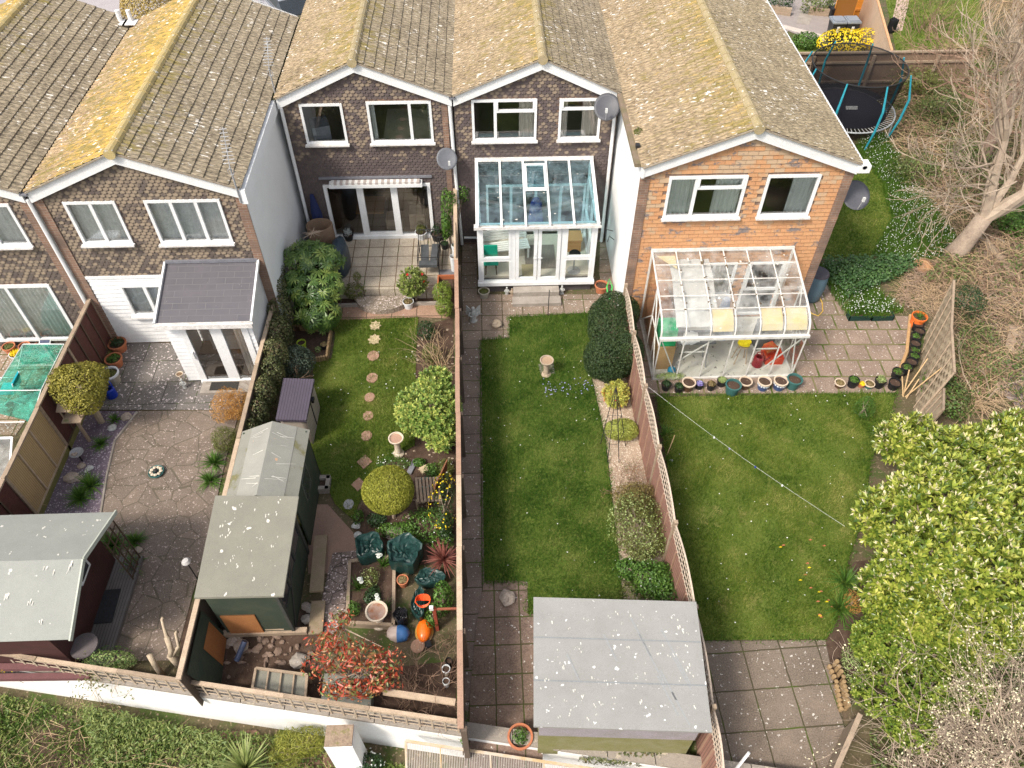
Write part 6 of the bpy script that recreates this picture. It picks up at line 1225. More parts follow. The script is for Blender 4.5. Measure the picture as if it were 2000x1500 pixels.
# bench under the variegated bush
c = G(835,950,.45); o = Vector((c.x,c.y,0)); t = thing('corner_bench', 'weathered slatted corner seat carrying a blue-green pot', 'bench', o)
for k in range(7): MB().cb(o+Vector((-.25+.085*k,-.05,.40)),(.06,.7,.02),.12).build('seat_slat', OLDW, t)
B = MB(); B.cb(o+Vector((.33,.1,.66)),(.03,.8,.45),-.35,0,.1); B.build('backrest', pm('red_brown_slats', (.28,.12,.06), (.2,.09,.05), 4, .8, .3, lines=('Y',.1)), t)
for sx in (-.25,.3):
    for sy in (-.35,.28): MB().box(o.x+sx-.025,o.x+sx+.025,o.y+sy-.025,o.y+sy+.025,0,.4).build('leg', OLDW, t)
c = G(805,912,.05); tag(MB().cb((c.x,c.y,.05),(.13,.42,.05),-.35).build('slate_offcut', LEAD), 'dark slate offcut lying beside the snowdrops', 'slate'); c = G(829,917,.08); tag(MB().cb((c.x,c.y,.06),(.2,.2,.1),.5).build('pale_block', SS), 'pale sandstone block above the wooden seat', 'block')
c = G(628,945,.12); t = thing('stone_trough', 'square stone planter ring between shed and lawn', 'planter', (c.x,c.y,0)); B = MB()
for k in range(4): a = k*pi/2; B.cb((c.x+.16*cos(a),c.y+.16*sin(a),.1),(.1,.40,.2),a)
B.build('stones', CONC, t); MB().cb((c.x,c.y,.06),(.24,.24,.1)).build('soil', SOIL, t)
# timber sleepers by the shed
for i, (a, b, z, lab) in enumerate([((-4.1,9.25),(-4.02,7.85),.25,'long plank step beside the flat-roofed shed'),((-3.98,7.7),(-3.95,6.95),.1,'lower plank beside the shed corner')]): tag(MB().beam((a[0],a[1],z),(b[0],b[1],z),.30,.06).build('plank', pm('mossy_plank%d'%i, (.27,.20,.14), (.2,.16,.09), 4)), lab, 'plank')
tag(MB().beam(G(436,1238,.15),G(600,1232,.15),.12,.12).build('sleeper', OLDW), 'old timber beam along the foot of the dark green shed', 'beam'); tag(MB().beam(G(445,1228,.28),G(555,1226,.28),.08,.05).build('batten', PALEW), 'shorter pale batten lying on the timber beam', 'batten')
# leaning green panels in corner
t = thing('shed_panel', 'dark green shed side with bare orange boards leaning on the fence', 'panel', (-6.0,6.3,0)); MB().add([(-5.85,7.0,.0),(-5.75,5.75,0),(-5.98,5.7,1.35),(-6.0,6.98,1.35)], [(0,1,2,3)]).build('boards', GRNB, t); MB().add([(-5.84,6.92,.05),(-5.80,6.35,.05),(-5.935,6.35,.95),(-5.95,6.92,.95)], [(0,1,2,3)]).build('bare_boards', ORB, t)
B = MB(); B.tube([G(462,1290,.1), G(478,1252,.35)], .06, 10); tag(B.build('drain_pipe', pm('blue_grey_pipe', (.07,.09,.15), (.06,.07,.12), 4, .4)), 'blue-grey pipe offcut leaning on stones', 'pipe')
t = thing('cold_frame', 'weathered timber cold frame behind the red-leaved shrub', 'cold frame', G(560,1330,0)); q = [G(500,1305,.45),G(600,1318,.45),G(596,1365,.40),G(493,1345,.40)]; B = MB()
for a, b in zip(q, q[1:]+q[:1]): B.beam(a,b,.05,.05)
for k in (.25,.5,.75): B.beam(q[0].lerp(q[1],k),q[3].lerp(q[2],k),.03,.03)
for v in q: B.beam(v,(v.x,v.y,0),.04,.04)
B.build('frame', OLDW, t); MB().add([v+Vector((0,0,-.05)) for v in q], [(0,1,2,3)]).build('cover', pm('grey_cover', (.22,.21,.17), (.16,.155,.13), 3), t)
tag(MB().box(-3.6,-2.6,5.35,6.0,0,.35).build('covered_box', pm('grey_green_sheet', (.20,.20,.17), (.15,.15,.13), 3)), 'grey sheeted box behind the lattice under the red leaves', 'box'); tag(MB().beam((-2.3,5.45,.75),(-.9,5.2,.75),.12,.06).build('rail', PALEW), 'pale plank rail between wall lattice and board fence', 'rail')
# ---- middle garden ----
t = thing('obelisk', 'tall black metal plant obelisk on the gravel strip', 'plant support', G(1215,880,0)); bs = [G(1186,908),G(1209,905),G(1172,870),G(1222,872)]; tp_ = G(1203,755,1.75)
for v in bs: MB().tube([v, v.lerp(tp_,.55)+Vector((0,0,.12)), tp_], .010, 5).build('upright', BLACKM, t)
B = MB()
for s in (.25,.5,.75):
    r = [v.lerp(tp_,s)+Vector((0,0,.12*s)) for v in (bs[0],bs[1],bs[3],bs[2])]
    for a, b in zip(r, r[1:]+r[:1]): B.tube([a,b], .007, 4)
B.build('hoops', BLACKM, t)
B = MB(); a = G(1192,570,.0)
tag(B.tube([G(1190,585,.05),G(1196,560,.3),G(1190,545,.4),G(1185,560,.3),G(1188,582,.1)], .022, 6).build('green_hose', pm('green_hose_plastic', (.05,.45,.10), (.04,.4,.08), 3, .4)), 'bright green hose coil hanging by the white wall', 'hose')
tag(MB().tube([G(1073,566,1.1),G(1070,618,.0)], .012, 5).build('clothes_prop', BLACKM), 'thin dark pole leaning on the concrete steps', 'pole')
c = W(1203,462,18.6); tag(MB().tube([(3.76,18.9,1.4),(3.55,18.85,1.5),(3.5,18.7,1.35)], .012, 5).tube([(3.76,18.6,1.3),(3.6,18.6,1.45),(3.55,18.5,1.3)], .012, 5).build('wall_bracket', BLACKM), 'black iron bracket on the white side wall', 'bracket')
tag(MB().tube([G(1155,738,.02),G(1182,860,.02),G(1199,1010,.02),G(1217,1180,.02)], .018, 5).build('lawn_edging', BLACKM), 'thin black edging between long lawn and gravel', 'edging')
# ---- right garden ----
t = thing('water_butt', 'grey-blue water barrel with dark lid at the corner of the end house', 'water butt', (9.72,17.2,0)); MB().lathe([(.24,0),(.27,.1),(.31,.5),(.30,.85),(.28,.98)], (9.75,17.2,0), 22).build('barrel', pm('blue_grey_plastic', (.10,.16,.20), (.08,.13,.17), 3, .5), t, smooth=True); MB().lathe([(.28,.98),(.30,1.0),(.27,1.05),(0,1.06)], (9.75,17.2,0), 22).build('lid', pm('dark_lid', (.05,.045,.055), (.04,.035,.045), 3, .5), t)
tag(MB().tube([G(1592,560,.2),G(1606,592,.03),G(1607,608,.03),G(1598,617,.03),G(1585,612,.03),G(1580,605,.1)], .014, 6).build('yellow_hose', pm('yellow_hose_plastic', (.65,.40,.06), (.6,.36,.05), 3, .5)), 'looped yellow hose beside the water butt', 'hose')
a = Vector((3.72,12.3,1.8)); b = G(1650,1028,1.55); pts = [a.lerp(b,k/10)-Vector((0,0,.12*sin(pi*k/10))) for k in range(11)]
t = thing('washing_line', 'pale washing line crossing the right lawn', 'washing line', a); MB().tube(pts, .0025, 4).build('line', pm('line_cord', (.7,.7,.66), (.6,.6,.56), 4), t)
for s, m in ((.13,LG['green']),(.38,WHITE),(.46,LG['lilac']),(.59,BLU),(.72,WHITE)): v = a.lerp(b,s)-Vector((0,0,.12*sin(pi*s))); MB().cb(v-Vector((0,0,.02)),(.02,.03,.05),.6).build('peg', m, t)
B = MB(); tag(B.tube([G(1463,1470,1.0), G(1438,1502,.6)], .03, 6).build('metal_pole', WHITE), 'white metal pole end by the bottom right slabs', 'pole')
t = thing('board_fence', 'short grey board fence leaving the bottom right of the patio', 'fence', G(1660,1450,0)); a = G(1680,1395,1.0); b = G(1625,1520,1.0); MB().beam((a.x,a.y,.5),(b.x,b.y,.5),.03,1.0).build('boards', pm('pale_boards', (.36,.28,.20), (.28,.22,.16), 4, lines=('Z',.14)), t); MB().beam(a, b, .09,.04).build('top_rail', OLDW, t)
for i in range(26):
    x, y = random.choice([(1575,1048),(1578,1068),(1600,1062),(1624,1060),(1525,1068),(1575,1105),(1600,1108),(1565,1124),(1582,1135),(1590,1152),(1608,1162),(1620,1190),(1603,1195),(1540,1222),(1610,1270),(1608,1285)]); x += U(-12,12); y += U(-14,14)
    if i < 18: c = G(x,y,.07); tag(MB().add([(c.x-.045,c.y,.07),(c.x,c.y-.02,.085),(c.x+.05,c.y+.005,.07),(c.x,c.y+.025,.08)], [(0,1,2,3)]).build('fallen_leaf', TERRA if i%3 else LG['yellow']), 'small orange fallen leaf lying on the right lawn', 'leaf', 'fallen leaves on the right lawn')
# garden canes and pruned rose by leaning fence
CANE = pm('cane', (.56,.38,.20), (.46,.32,.18), 5)
t = thing('bundled_canes', 'bundle of tan canes leaning against the old woven fence', 'canes', G(1765,770,0))
for a, b in (((1762,772,0),(1812,700,1.0)),((1768,775,0),(1840,718,1.2)),((1765,770,0),(1776,722,.6)),((1770,778,0),(1795,740,.5)),((1764,775,0),(1762,735,.5))): MB().tube([G(*a),G(*b)], .018, 5).build('cane', CANE, t)
tag(MB().tube([G(1318,850,.5),G(1302,890,0)], .012, 5).build('garden_cane', CANE), 'single bamboo cane by the arched lattice fence', 'cane')
for i, (a, b, w, lab) in enumerate([((1925,470,.2),(1992,550,.2),.2,'mossy plank on the brushwood by the big tree'),((1980,640,.15),(1948,770,.15),.22,'long grey plank by the crazy paving at the right edge'),((1905,455,.2),(1975,520,.2),.1,'thin grey board above the mossy plank')]): tag(MB().beam(G(*a),G(*b),w,.07).build('plank', OLDW), lab, 'plank')
sheet('path', [(1975,640),(2100,600),(2100,900),(1960,770)], .02, stonem('pink_crazy', (.42,.33,.30), (.30,.28,.27), (.2,.17,.15), 2.4, .04, spt=.9))
# dishes and aerials
DISH = pm('grey_dish', (.13,.135,.15), (.11,.115,.13), 3, .5, .05); DDISH = pm('dark_dish', (.09,.09,.10), (.07,.07,.08), 3, .5, .05)
def dish(c, aim, r, mat, label, wall):
    t = thing('satellite_dish', label, 'satellite dish', c); q = Vector(aim).normalized().to_track_quat('Z','Y').to_matrix(); B = MB(); n = 24; vs = []
    for j in range(6):
        rr = r*j/5
        for k in range(n): a = 2*pi*k/n; vs.append(Vector(c)+q@Vector((cos(a)*rr*.95, sin(a)*rr, .18*r*(j/5)**2)))
    for k in range(n): a = 2*pi*k/n; vs.append(Vector(c)+q@Vector((cos(a)*r*.95, sin(a)*r, .18*r-.012)))
    B.add(vs, [(j*n+k, j*n+(k+1)%n, (j+1)*n+(k+1)%n, (j+1)*n+k) for j in range(6) for k in range(n)]); B.build('reflector', mat, t, smooth=True)
    f = Vector(c)+q@Vector((0,-r*.55,r*1.0)); MB().tube([Vector(c)+q@Vector((0,-r*.95,.1*r)), f], .012, 5).build('arm', STEEL, t); MB().cb(f,(.06,.06,.12)).build('receiver', pm('lnb', (.6,.6,.58)), t); MB().tube([Vector(c)+q@Vector((0,0,-.01)), wall], .022, 6).build('bracket', BLACKM, t)
dish((-1.22,19.82,3.42),(.15,-.6,.55),.32,DISH,'pale grey satellite dish by the downpipe between the two set-back houses',(-1.22,20.13,3.2))
dish((3.33,19.75,5.0),(-.1,-.55,.6),.38,DDISH,'dark satellite dish under the right eaves of the fourth house',(3.5,20.13,4.9)); dish((9.62,16.75,4.05),(.05,-.55,.7),.40,DDISH,'dark satellite dish on the side of the orange end house',(9.24,16.9,3.7))
def aerial(b, h, label, mast2):
    t = thing('tv_aerial', label, 'aerial', b); top = Vector(b)+Vector((0,0,h)); MB().tube([b, top], .022, 6).build('mast', STEEL, t)
    d = Vector(mast2); B = MB(); B.tube([top, top+d], .012, 5); s = d.normalized().cross(Vector((0,-.6,.8))).normalized()
    for k in range(10): p = top+d*(k+1)/10.5; L = .14-.006*k; B.tube([p-s*L, p+s*L], .011, 4)
    B.build('elements', STEEL, t); MB().tube([top+Vector((.07*cos(a),-.02,.09*sin(a)-.12)) for a in [2*pi*i/12 for i in range(13)]], .008, 4).build('loop', STEEL, t)
aerial((-6.0,15.75,4.9),1.0,'white comb-shaped aerial at the front corner of the golden roof',(-.05,.45,.75)); aerial((-5.86,20.3,5.0),1.0,'white aerial at the left corner of the third roof',(.0,.5,.62))
for x, lab in ((-11.35,'left white vent pipe on the back of the leftmost roof'),(-11.02,'right white vent pipe in the roof valley')):
    t = thing('vent_pipe', lab, 'vent pipe', (x,24.6,5.2)); MB().tube([(x,24.7,5.2),(x,24.7,5.75)], .07, 12).build('pipe', WHITE, t); MB().cb((x,24.6,5.42),(.4,.4,.02),0,0,.0).build('flashing', DIRTYW, t)
BARK = pm('grey_bark', (.36,.28,.21), (.24,.18,.14), 6, .9, .6, 30); TWIG = pm('tan_twigs', (.46,.33,.20), (.36,.25,.15), 8, .9, .2); BTWIG = pm('brown_twigs', (.20,.12,.08), (.30,.2,.14), 8, .9, .2); PTWIG = pm('pale_twigs', (.43,.34,.26), (.32,.24,.18), 8, .9, .2)
VAR = leafm('variegated_leaf', [(.06,.13,.025),(.16,.26,.05),(.34,.42,.10),(.66,.64,.16)], .2, .4); LAUR = leafm('laurel_leaf', [(.04,.085,.012),(.14,.20,.025),(.32,.37,.05),(.60,.58,.15)], .25, .3, .6)
GOLD = leafm('golden_privet', [(.11,.10,.018),(.24,.22,.03),(.40,.34,.06)], .2, .6); TOPI = leafm('topiary_leaf', [(.14,.15,.015),(.27,.28,.03),(.42,.40,.06)], .2, .6); YEW = leafm('yew_leaf', [(.015,.035,.01),(.03,.055,.015),(.055,.085,.02)], .1, .6)
PHOT = leafm('photinia_leaf', [(.12,.18,.05),(.17,.20,.06),(.30,.07,.03),(.45,.05,.03),(.55,.22,.10)], .25, .35, .5, 4); IVY = leafm('ivy_leaf', [(.03,.04,.015),(.07,.085,.025),(.13,.14,.05),(.16,.10,.06)], .1, .5); CORD = leafm('cordyline_leaf', [(.16,.045,.035),(.26,.09,.07),(.36,.17,.13)], .2, .4)
AMB = leafm('amber_twiglets', [(.42,.20,.05),(.55,.30,.08),(.36,.16,.04)], .25, .7); BLOSS = leafm('cream_blossom', [(.72,.64,.42),(.8,.74,.52),(.65,.55,.35)], .2, .8); FAT = leafm('fatsia_leaf', [(.035,.075,.02),(.06,.12,.025),(.10,.17,.035),(.22,.28,.06)], .15, .35, .5); YUC = leafm('yucca_leaf', [(.14,.19,.05),(.24,.29,.09),(.38,.40,.16)], .2, .4); GORSE = LG['yellow']
def bush(name, label, px, py, zc, R, mat, n, ll, lw, cat='shrub', ells=(), stem=.04, seed=None, jit=.6, deep=.35, lump=.25, extra=None, stemz=0, group=None, inner=True, sh=0, spike=None):
    """crown centred at pixel px,py at height zc; R radii; ells more lobes as (px,py,z,(r,r,r)); extra = (mat, n, size, aspect) flowers on the outside"""
    c = G(px,py,zc); base = Vector((c.x,c.y,stemz)); t = thing(name, label, cat, base, group); E = [(tuple(c), R)]+[(tuple(G(e[0],e[1],e[2])), e[3]) for e in ells]; sd = seed or int(px*7+py)
    P, N = crown(E, n, sd, deep, lump); k = P[:,2] > stemz+.02; P, N = P[k], N[k]; (shoots('foliage', mat, P, N, ll, lw, t, sh, sd, spike) if sh else leafmesh('foliage', mat, P, N, ll, lw, t, jit=jit, seed=sd))
    if extra:
        ud = extra[4] if len(extra) > 4 else 0
        P, N = crown(E, extra[1], sd+1, .03, lump); k = (P[:,2] > stemz+.05) & (N[:,2] > -.1); P, N = P[k]*1.0, N[k]; leafmesh('flowers', extra[0], P+N*.03, N, extra[2], extra[3], t, jit=.5, seed=sd+3, droop=-ud)['kind'] = 'stuff'
    if stem:
        B = MB(); rg = random.Random(sd)
        for e in E:
            q = Vector(e[0]); b = base+Vector((rg.uniform(-.05,.05),rg.uniform(-.05,.05),0)); B.tube([b, b.lerp(q,.6)+Vector((rg.uniform(-.05,.05),0,0)), q], [stem,stem*.7,stem*.4], 6)
            for k in range(5): v = Vector(P[rg.randrange(len(P))]); B.tube([b.lerp(q,rg.uniform(.3,.9)), v.lerp(q,.25)], [stem*.4,stem*.15], 4, False)
        B.build('stems', BARK, t)
    return t
# garden two
def palm_leaves(P, N, size, mat, par, seed=1, fingers=8):
    rg = random.Random(seed); B = MB()
    for p, nn in zip(P, N):
        p = Vector(p); nn = (Vector(nn).normalized()+Vector((rg.gauss(0,.35),rg.gauss(0,.35)-.1,.5+rg.gauss(0,.25)))).normalized(); t0 = nn.cross(Vector((rg.random(),rg.random(),rg.random()))).normalized(); b0 = nn.cross(t0); s = size*rg.uniform(.7,1.15); a0 = rg.uniform(0,6.28); vs = [p]; fs = []
        for k in range(fingers):
            a = a0 + (k-(fingers-1)/2)*(5.0/fingers); d = t0*cos(a)+b0*sin(a); w = t0*-sin(a)+b0*cos(a); L = s*(1-.25*abs(k-(fingers-1)/2)/(fingers/2))
            i = len(vs); vs += [p+d*L*.55+w*L*.13-nn*L*.03, p+d*L-nn*L*.22, p+d*L*.55-w*L*.13-nn*L*.03, p+d*L*.5+nn*.0]; fs += [(0,i,i+3),(i,i+1,i+3),(0,i+3,i+2),(i+3,i+1,i+2)]
        B.add(vs, fs)
    return B.build('foliage', mat, par)
c = G(613,600,0); t = thing('big_leaved_shrub', 'large dark shrub with glossy hand-shaped leaves against the white side wall', 'shrub', c)
E = [(tuple(G(612,505,1.7)),(.85,.6,.5)),(tuple(G(612,560,1.25)),(.85,.7,.55)),(tuple(G(618,610,.8)),(.65,.55,.5))]; P, N = crown(E, 520, 3, .3, .15); palm_leaves(P, N, .27, FAT, t, 3); B = MB()
for k in range(9): q = Vector(P[k*30]); B.tube([c+Vector((U(-.2,.2),U(-.2,.2),0)), c.lerp(q,.5)+Vector((0,0,.2)), q], [.03,.025,.012], 6)
B.build('stems', BARK, t); B = MB(); f = G(610,455,2.2)
for k in range(16): B.tube([f, f+Vector((U(-.3,.35),U(-.25,.2),U(-.05,.15)))], [.012,.006], 4)
B.build('flower_stalks', PTWIG, t)
bush('dark_shrub','rounded dark grey-green shrub behind the plastic garden store',580,705,.55,(.48,.48,.45),leafm('grey_green',[(.03,.045,.03),(.06,.085,.055),(.12,.15,.10)],.1,.4),2600,.06,.035)
t = bush('clipped_shrub','small clipped ball on a stem at the terrace edge',697,540,.75,(.14,.14,.14),LG['olive'],500,.03,.02,stem=.02)
bush('leafy_shrub','sprawling reddish-green shrub below the small clipped ball',692,568,.35,(.35,.25,.25),LG['olive'],500,.07,.04)
bush('camellia','rounded shrub with yellow-green leaves and a few red flowers at the terrace front',806,552,.75,(.44,.42,.42),leafm('camellia_leaf',[(.07,.11,.025),(.18,.23,.05),(.36,.40,.12)],.15,.3),380,.09,.045,sh=7,extra=(LG['red'],9,.09,.09))
bush('feathery_shrub','bright green feathery conifer against the board fence',865,572,.75,(.28,.35,.35),leafm('bright_feather',[(.10,.17,.02),(.20,.28,.04),(.30,.38,.07)],.3),1500,.12,.02,ells=((868,600,.5,(.25,.25,.3)),),jit=.9)
bush('climber','light green climber spilling over the top of the board fence',876,395,2.1,(.26,.4,.4),LG['green'],1500,.08,.05,ells=((872,440,1.7,(.16,.2,.45)),(905,378,2.0,(.18,.2,.3))),stem=.03,cat='climbing plant',lump=.5)
bush('evergreen_shrub','upper small dark-leaved shrub in the bed by the board fence',833,645,.35,(.26,.30,.28),LG['dark'],700,.06,.035); bush('evergreen_shrub','lower pale-edged green shrub in the bed by the board fence',842,690,.35,(.27,.30,.28),LG['olive'],800,.05,.03)
def twiggy(label, px, py, h, n, mat, spread=.5, tiltx=0, r=.012, seed=1, name='bare_shrub', depth=2, L=.5, leaves=None, base=.1, tilty=0):
    rg = random.Random(seed); b = G(px,py,0); t = thing(name, label, 'shrub', b); B = MB(); tips = []
    for k in range(n):
        p = b+Vector((rg.uniform(-base,base),rg.uniform(-base,base),0)); d = Vector((rg.gauss(tiltx,spread),rg.gauss(tilty,spread),1)); branches(B, p, d, h*rg.uniform(.35,.6), r, depth, rg, .35, .1, (2,3), 3, .003, .75, tips)
    B.build('stems', mat, t)
    if leaves and tips:
        P = np.array([tuple(rg.choice(tips)+Vector((rg.gauss(0,.05),rg.gauss(0,.05),rg.gauss(0,.05)))) for _ in range(leaves[1])]); leafmesh('leaves', leaves[0], P, np.tile([0,-.2,1.], (len(P),1)), leaves[2], leaves[2]*.6, t, seed=seed)
    return t
twiggy('tall bare tan-stemmed shrub fanning out by the board fence',866,725,1.5,10,TWIG,.28,-.25,.018,3,depth=2,tilty=.1); twiggy('low tan and pink twiggy growth above the variegated bush',855,735,.8,12,TWIG,.5,0,.008,4,leaves=(LG['olive'],150,.05),base=.3)
bush('variegated_bush','large round yellow-variegated bush beside the board fence',840,800,.85,(.86,.80,.66),VAR,2000,.10,.045,ells=((850,745,1.1,(.45,.4,.3)),(860,850,.6,(.4,.4,.4))),lump=.28,deep=.5,sh=7)
t = bush('round_topiary','clipped yellow-green ball tree at the end of the small lawn',758,958,1.15,(.60,.60,.50),TOPI,26000,.036,.022,cat='topiary',deep=.14,lump=.09,jit=.9,stem=.05)
bush('snowdrops','white-flowered snowdrop clump in front of the cream bird bath',768,905,.10,(.42,.22,.16),LG['green'],700,.10,.014,cat='flowers',extra=(LG['white'],110,.035,.03),stem=0,jit=1.2)
bush('ground_shrub','mid-green leafy planting between clipped ball and board fence',835,1025,.25,(.55,.5,.32),LG['green'],2600,.055,.04,ells=((775,1035,.2,(.45,.2,.2)),(862,1060,.25,(.28,.28,.25)),(700,1010,.15,(.12,.2,.15))),extra=(LG['white'],40,.03,.03),stem=0,lump=.4)
bush('yellow_flowering_shrub','shrub of bright yellow flowers hard against the board fence',868,985,.75,(.26,.75,.45),LG['dark'],900,.05,.03,extra=(GORSE,210,.05,.045),lump=.5); bush('leafy_clump','small yellow-green leafy clump above the wooden seat',818,903,.1,(.14,.12,.1),LG['green'],200,.06,.05,stem=0)
bush('strappy_plant','strap-leaved plant with pale flowers by the board fence above the yellow shrub',868,915,.2,(.22,.25,.2),LG['olive'],400,.2,.015,stem=0,extra=(LG['white'],14,.04,.03),jit=1.2)
B = MB(); c = G(866,1092,.25); o = Vector((c.x,c.y,0)); t = thing('red_cordyline', 'spiky red-purple cordyline beside the board fence', 'cordyline', o); blades(c, 120, .52, .035, 4, 1.15, droop=.25).build('leaves', CORD, t); MB().tube([o,c],.03,6).build('stem', BARK, t)
for x, y, r, s, lab in ((700,1150,.4,5,'left clump of white daffodils in the raised bed'),(748,1105,.4,6,'upper clump of white daffodils in the raised bed'),(752,1190,.35,7,'lower clump of white daffodils in the raised bed')):
    b = G(x,y,.15); t = thing('daffodils', lab, 'flowers', b); blades(b, 70, r, .014, s, .6).build('leaves', LG['green'], t); B = MB()
    for k in range(3): q = b+Vector((U(-.15,.15),U(-.05,.15),U(.3,.42))); B.lathe([(0,.01),(.05,.02),(.045,.0)], q, 6); B.lathe([(.02,.01),(.022,.045)], q, 6); 
    B.build('flowers', LG['white'], t)
bush('euphorbia','pale yellow-green domed plant in the raised bed',724,1128,.35,(.17,.2,.15),LG['olive'],600,.04,.02,extra=(LG['palegreen'],150,.035,.03)); bush('rose_shoots','fresh lime-green leaves behind the orange cable',866,1165,.45,(.22,.45,.35),LG['green'],700,.065,.055,ells=((845,1200,.4,(.15,.3,.3)),),lump=.5)
PE = ((640,1255,1.2,(.42,.3,.3)),(740,1290,1.3,(.45,.35,.3)),(665,1210,1.35,(.3,.25,.25)),(690,1345,1.1,(.6,.22,.3)),(625,1300,1.1,(.32,.3,.3)),(750,1325,1.1,(.35,.28,.25)))
bush('red_leaved_shrub','large open shrub of red, coral and green leaves in the bottom corner',690,1285,1.3,(.5,.4,.35),PHOT,1750,.12,.044,ells=PE,lump=.6,deep=.75,extra=(leafm('coral_buds',[(.62,.24,.10),(.7,.36,.18),(.55,.12,.06)],.2),300,.05,.035))
twiggy('thicket of bare brown stems behind the red-leaved shrub',835,1350,.95,30,BTWIG,.45,0,.010,9,depth=2,base=.45); twiggy('tangle of dry brown stems between cold frame and red-leaved shrub',780,1370,.6,26,BTWIG,.6,0,.007,27,depth=1,base=.4); twiggy('dead bracken-like stems under the yellow flowering shrub',862,1020,.5,24,TWIG,.7,0,.006,28,depth=1,base=.3); twiggy('smaller tangle of bare brown stems by the board fence',868,1260,.7,14,BTWIG,.4,0,.008,10,depth=1,base=.2)
for i_, (x_, y_, z_, R_, m_, n_2, lb_) in enumerate([(845,920,.2,(.2,.25,.2),LG['green'],500,'green clump between wooden seat and variegated bush'),(735,1015,.15,(.25,.2,.15),LG['dark'],500,'dark clump under the left side of the clipped ball'),(800,1060,.15,(.3,.15,.15),LG['green'],600,'low green clump above the wide green sack'),(870,1040,.3,(.2,.3,.25),LG['dark'],600,'dark shrub above the red cordyline'),(690,1190,.3,(.14,.2,.12),LG['green'],250,'green shoots at the left edge of the raised bed'),(728,1165,.25,(.22,.25,.1),LG['dark'],500,'dark low planting in the middle of the raised bed'),(845,720,.15,(.2,.25,.15),LG['dry'],400,'brown dry clump below the pale-edged shrub'),(690,640,.0,(.1,.1,.0),LG['dry'],0,'')][:-1]): bush('border_plant', lb_, x_, y_, z_, R_, m_, n_2, .06, .03, stem=0, lump=.5, deep=.6)
bush('box_bed_plant','small lime rosette plant in the log-edged bed',621,683,.06,(.1,.1,.08),LG['palegreen'],120,.05,.03,stem=0); bush('straps','yellow-green straps against the foot of the white wall',590,610,.2,(.25,.2,.2),LG['green'],260,.25,.02,stem=0,jit=1.2)
# ivy hedge over the fence
ih = [(530,500,1.9,(.2,.3,.2)),(537,530,1.6,(.28,.5,.4)),(545,570,1.35,(.32,.5,.45)),(547,610,1.2,(.36,.5,.5)),(545,650,1.15,(.36,.5,.5)),(538,690,1.15,(.34,.5,.5)),(530,725,1.1,(.34,.45,.45)),(516,765,1.1,(.30,.45,.45)),(505,805,1.05,(.26,.4,.4)),(490,838,1.1,(.2,.3,.3))]
bush('ivy_hedge','long ragged ivy hedge growing over the fence beside the slate porch',520,545,1.65,(.18,.5,.35),IVY,18000,.055,.042,'hedge',ih,.03,lump=.35); twiggy('bare grey twigs tangled between ivy and plastic garden store',535,790,1.3,12,BTWIG,.4,0,.010,12,depth=2,base=.3,name='bare_shrub')
# garden one
c = G(157,755,1.65); o = G(200,825,0); t = bush('lollipop_tree','clipped golden-green mop-headed tree leaning on a stout double trunk',157,752,1.65,(.66,.62,.55),GOLD,10500,.06,.035,cat='tree',ells=((165,775,1.5,(.5,.5,.4)),(128,740,1.75,(.4,.4,.3)),(185,735,1.7,(.35,.35,.3))),stem=0,deep=.3,lump=.3); B = MB(); B.tube([o,c.lerp(o,.5)+Vector((.03,0,0)),c],[.07,.06,.05],8); B.tube([o+Vector((-.05,.0,0)),c+Vector((-.1,.05,0))],[.06,.04],8); B.build('trunk', STM, t)
bush('amber_bush','wispy amber-orange bush beside the porch step',449,790,.45,(.42,.5,.42),AMB,3400,.10,.010,jit=1.2,stem=.02,lump=.55,deep=.5); bush('green_shrub','dark green rosemary-like shrub by the fence under the amber bush',437,858,.32,(.32,.36,.32),LG['olive'],2400,.07,.012,jit=1,stem=.02)
for x, y, n, L, s, lab, z in ((420,905,90,.4,1,'bright green strap clump above its neighbour on the right edge of the crazy paving',0),(412,940,80,.36,2,'bright green strap clump, lower of two by the right edge of the crazy paving',0),(197,868,60,.30,3,'small grassy tuft in the slate chips',0),(178,950,110,.42,4,'upper half of the dark strap clump on the slate chips',0),(158,975,90,.4,5,'lower half of the dark strap clump on the slate chips',0),(222,1065,120,.36,6,'wide green strap clump above the summer house lattice',0),(265,1060,90,.32,7,'right strap clump above the summer house lattice',0),(258,1108,60,.36,8,'narrow-leaved clump beside the summer house lattice',0),(225,822,40,.25,9,'grass tuft beside the squared stone',0),(1650,1140,70,.5,10,'upper strap-leaved clump at the laurel edge',0),(1640,1190,70,.5,11,'lower strap-leaved clump at the laurel edge',0),(1673,1235,30,.35,12,'small strap clump above the log roll',0),(1300,850,30,.35,13,'thin-leaved clump at the foot of the arched lattice',0)):
    b = G(x,y,z); t = thing('strappy_plant', lab, 'plant', b); blades(b, int(n*1.5), L*1.35, .026, s, 1.05, droop=.9).build('leaves', LG['green'], t)
twiggy('dry tan twiggy bush in front of the tan fence panel',58,985,.8,26,TWIG,.6,0,.008,14,depth=2,base=.2); bush('wall_shrub','yellow-green shrub behind the wall lattice by the stump',215,1290,.35,(.5,.2,.3),LG['palegreen'],900,.05,.035,stem=.02,extra=(LG['green'],300,.05,.03)); twiggy('dry brown stems hanging over the wall lattice',205,1345,.8,24,TWIG,.7,0,.006,15,depth=1,base=.5,leaves=(LG['olive'],200,.05)); twiggy('yellow-flowered dry stems at the far left of the wall',30,1300,.6,14,TWIG,.6,0,.006,16,depth=1,base=.4,leaves=(LG['yellow'],60,.05))
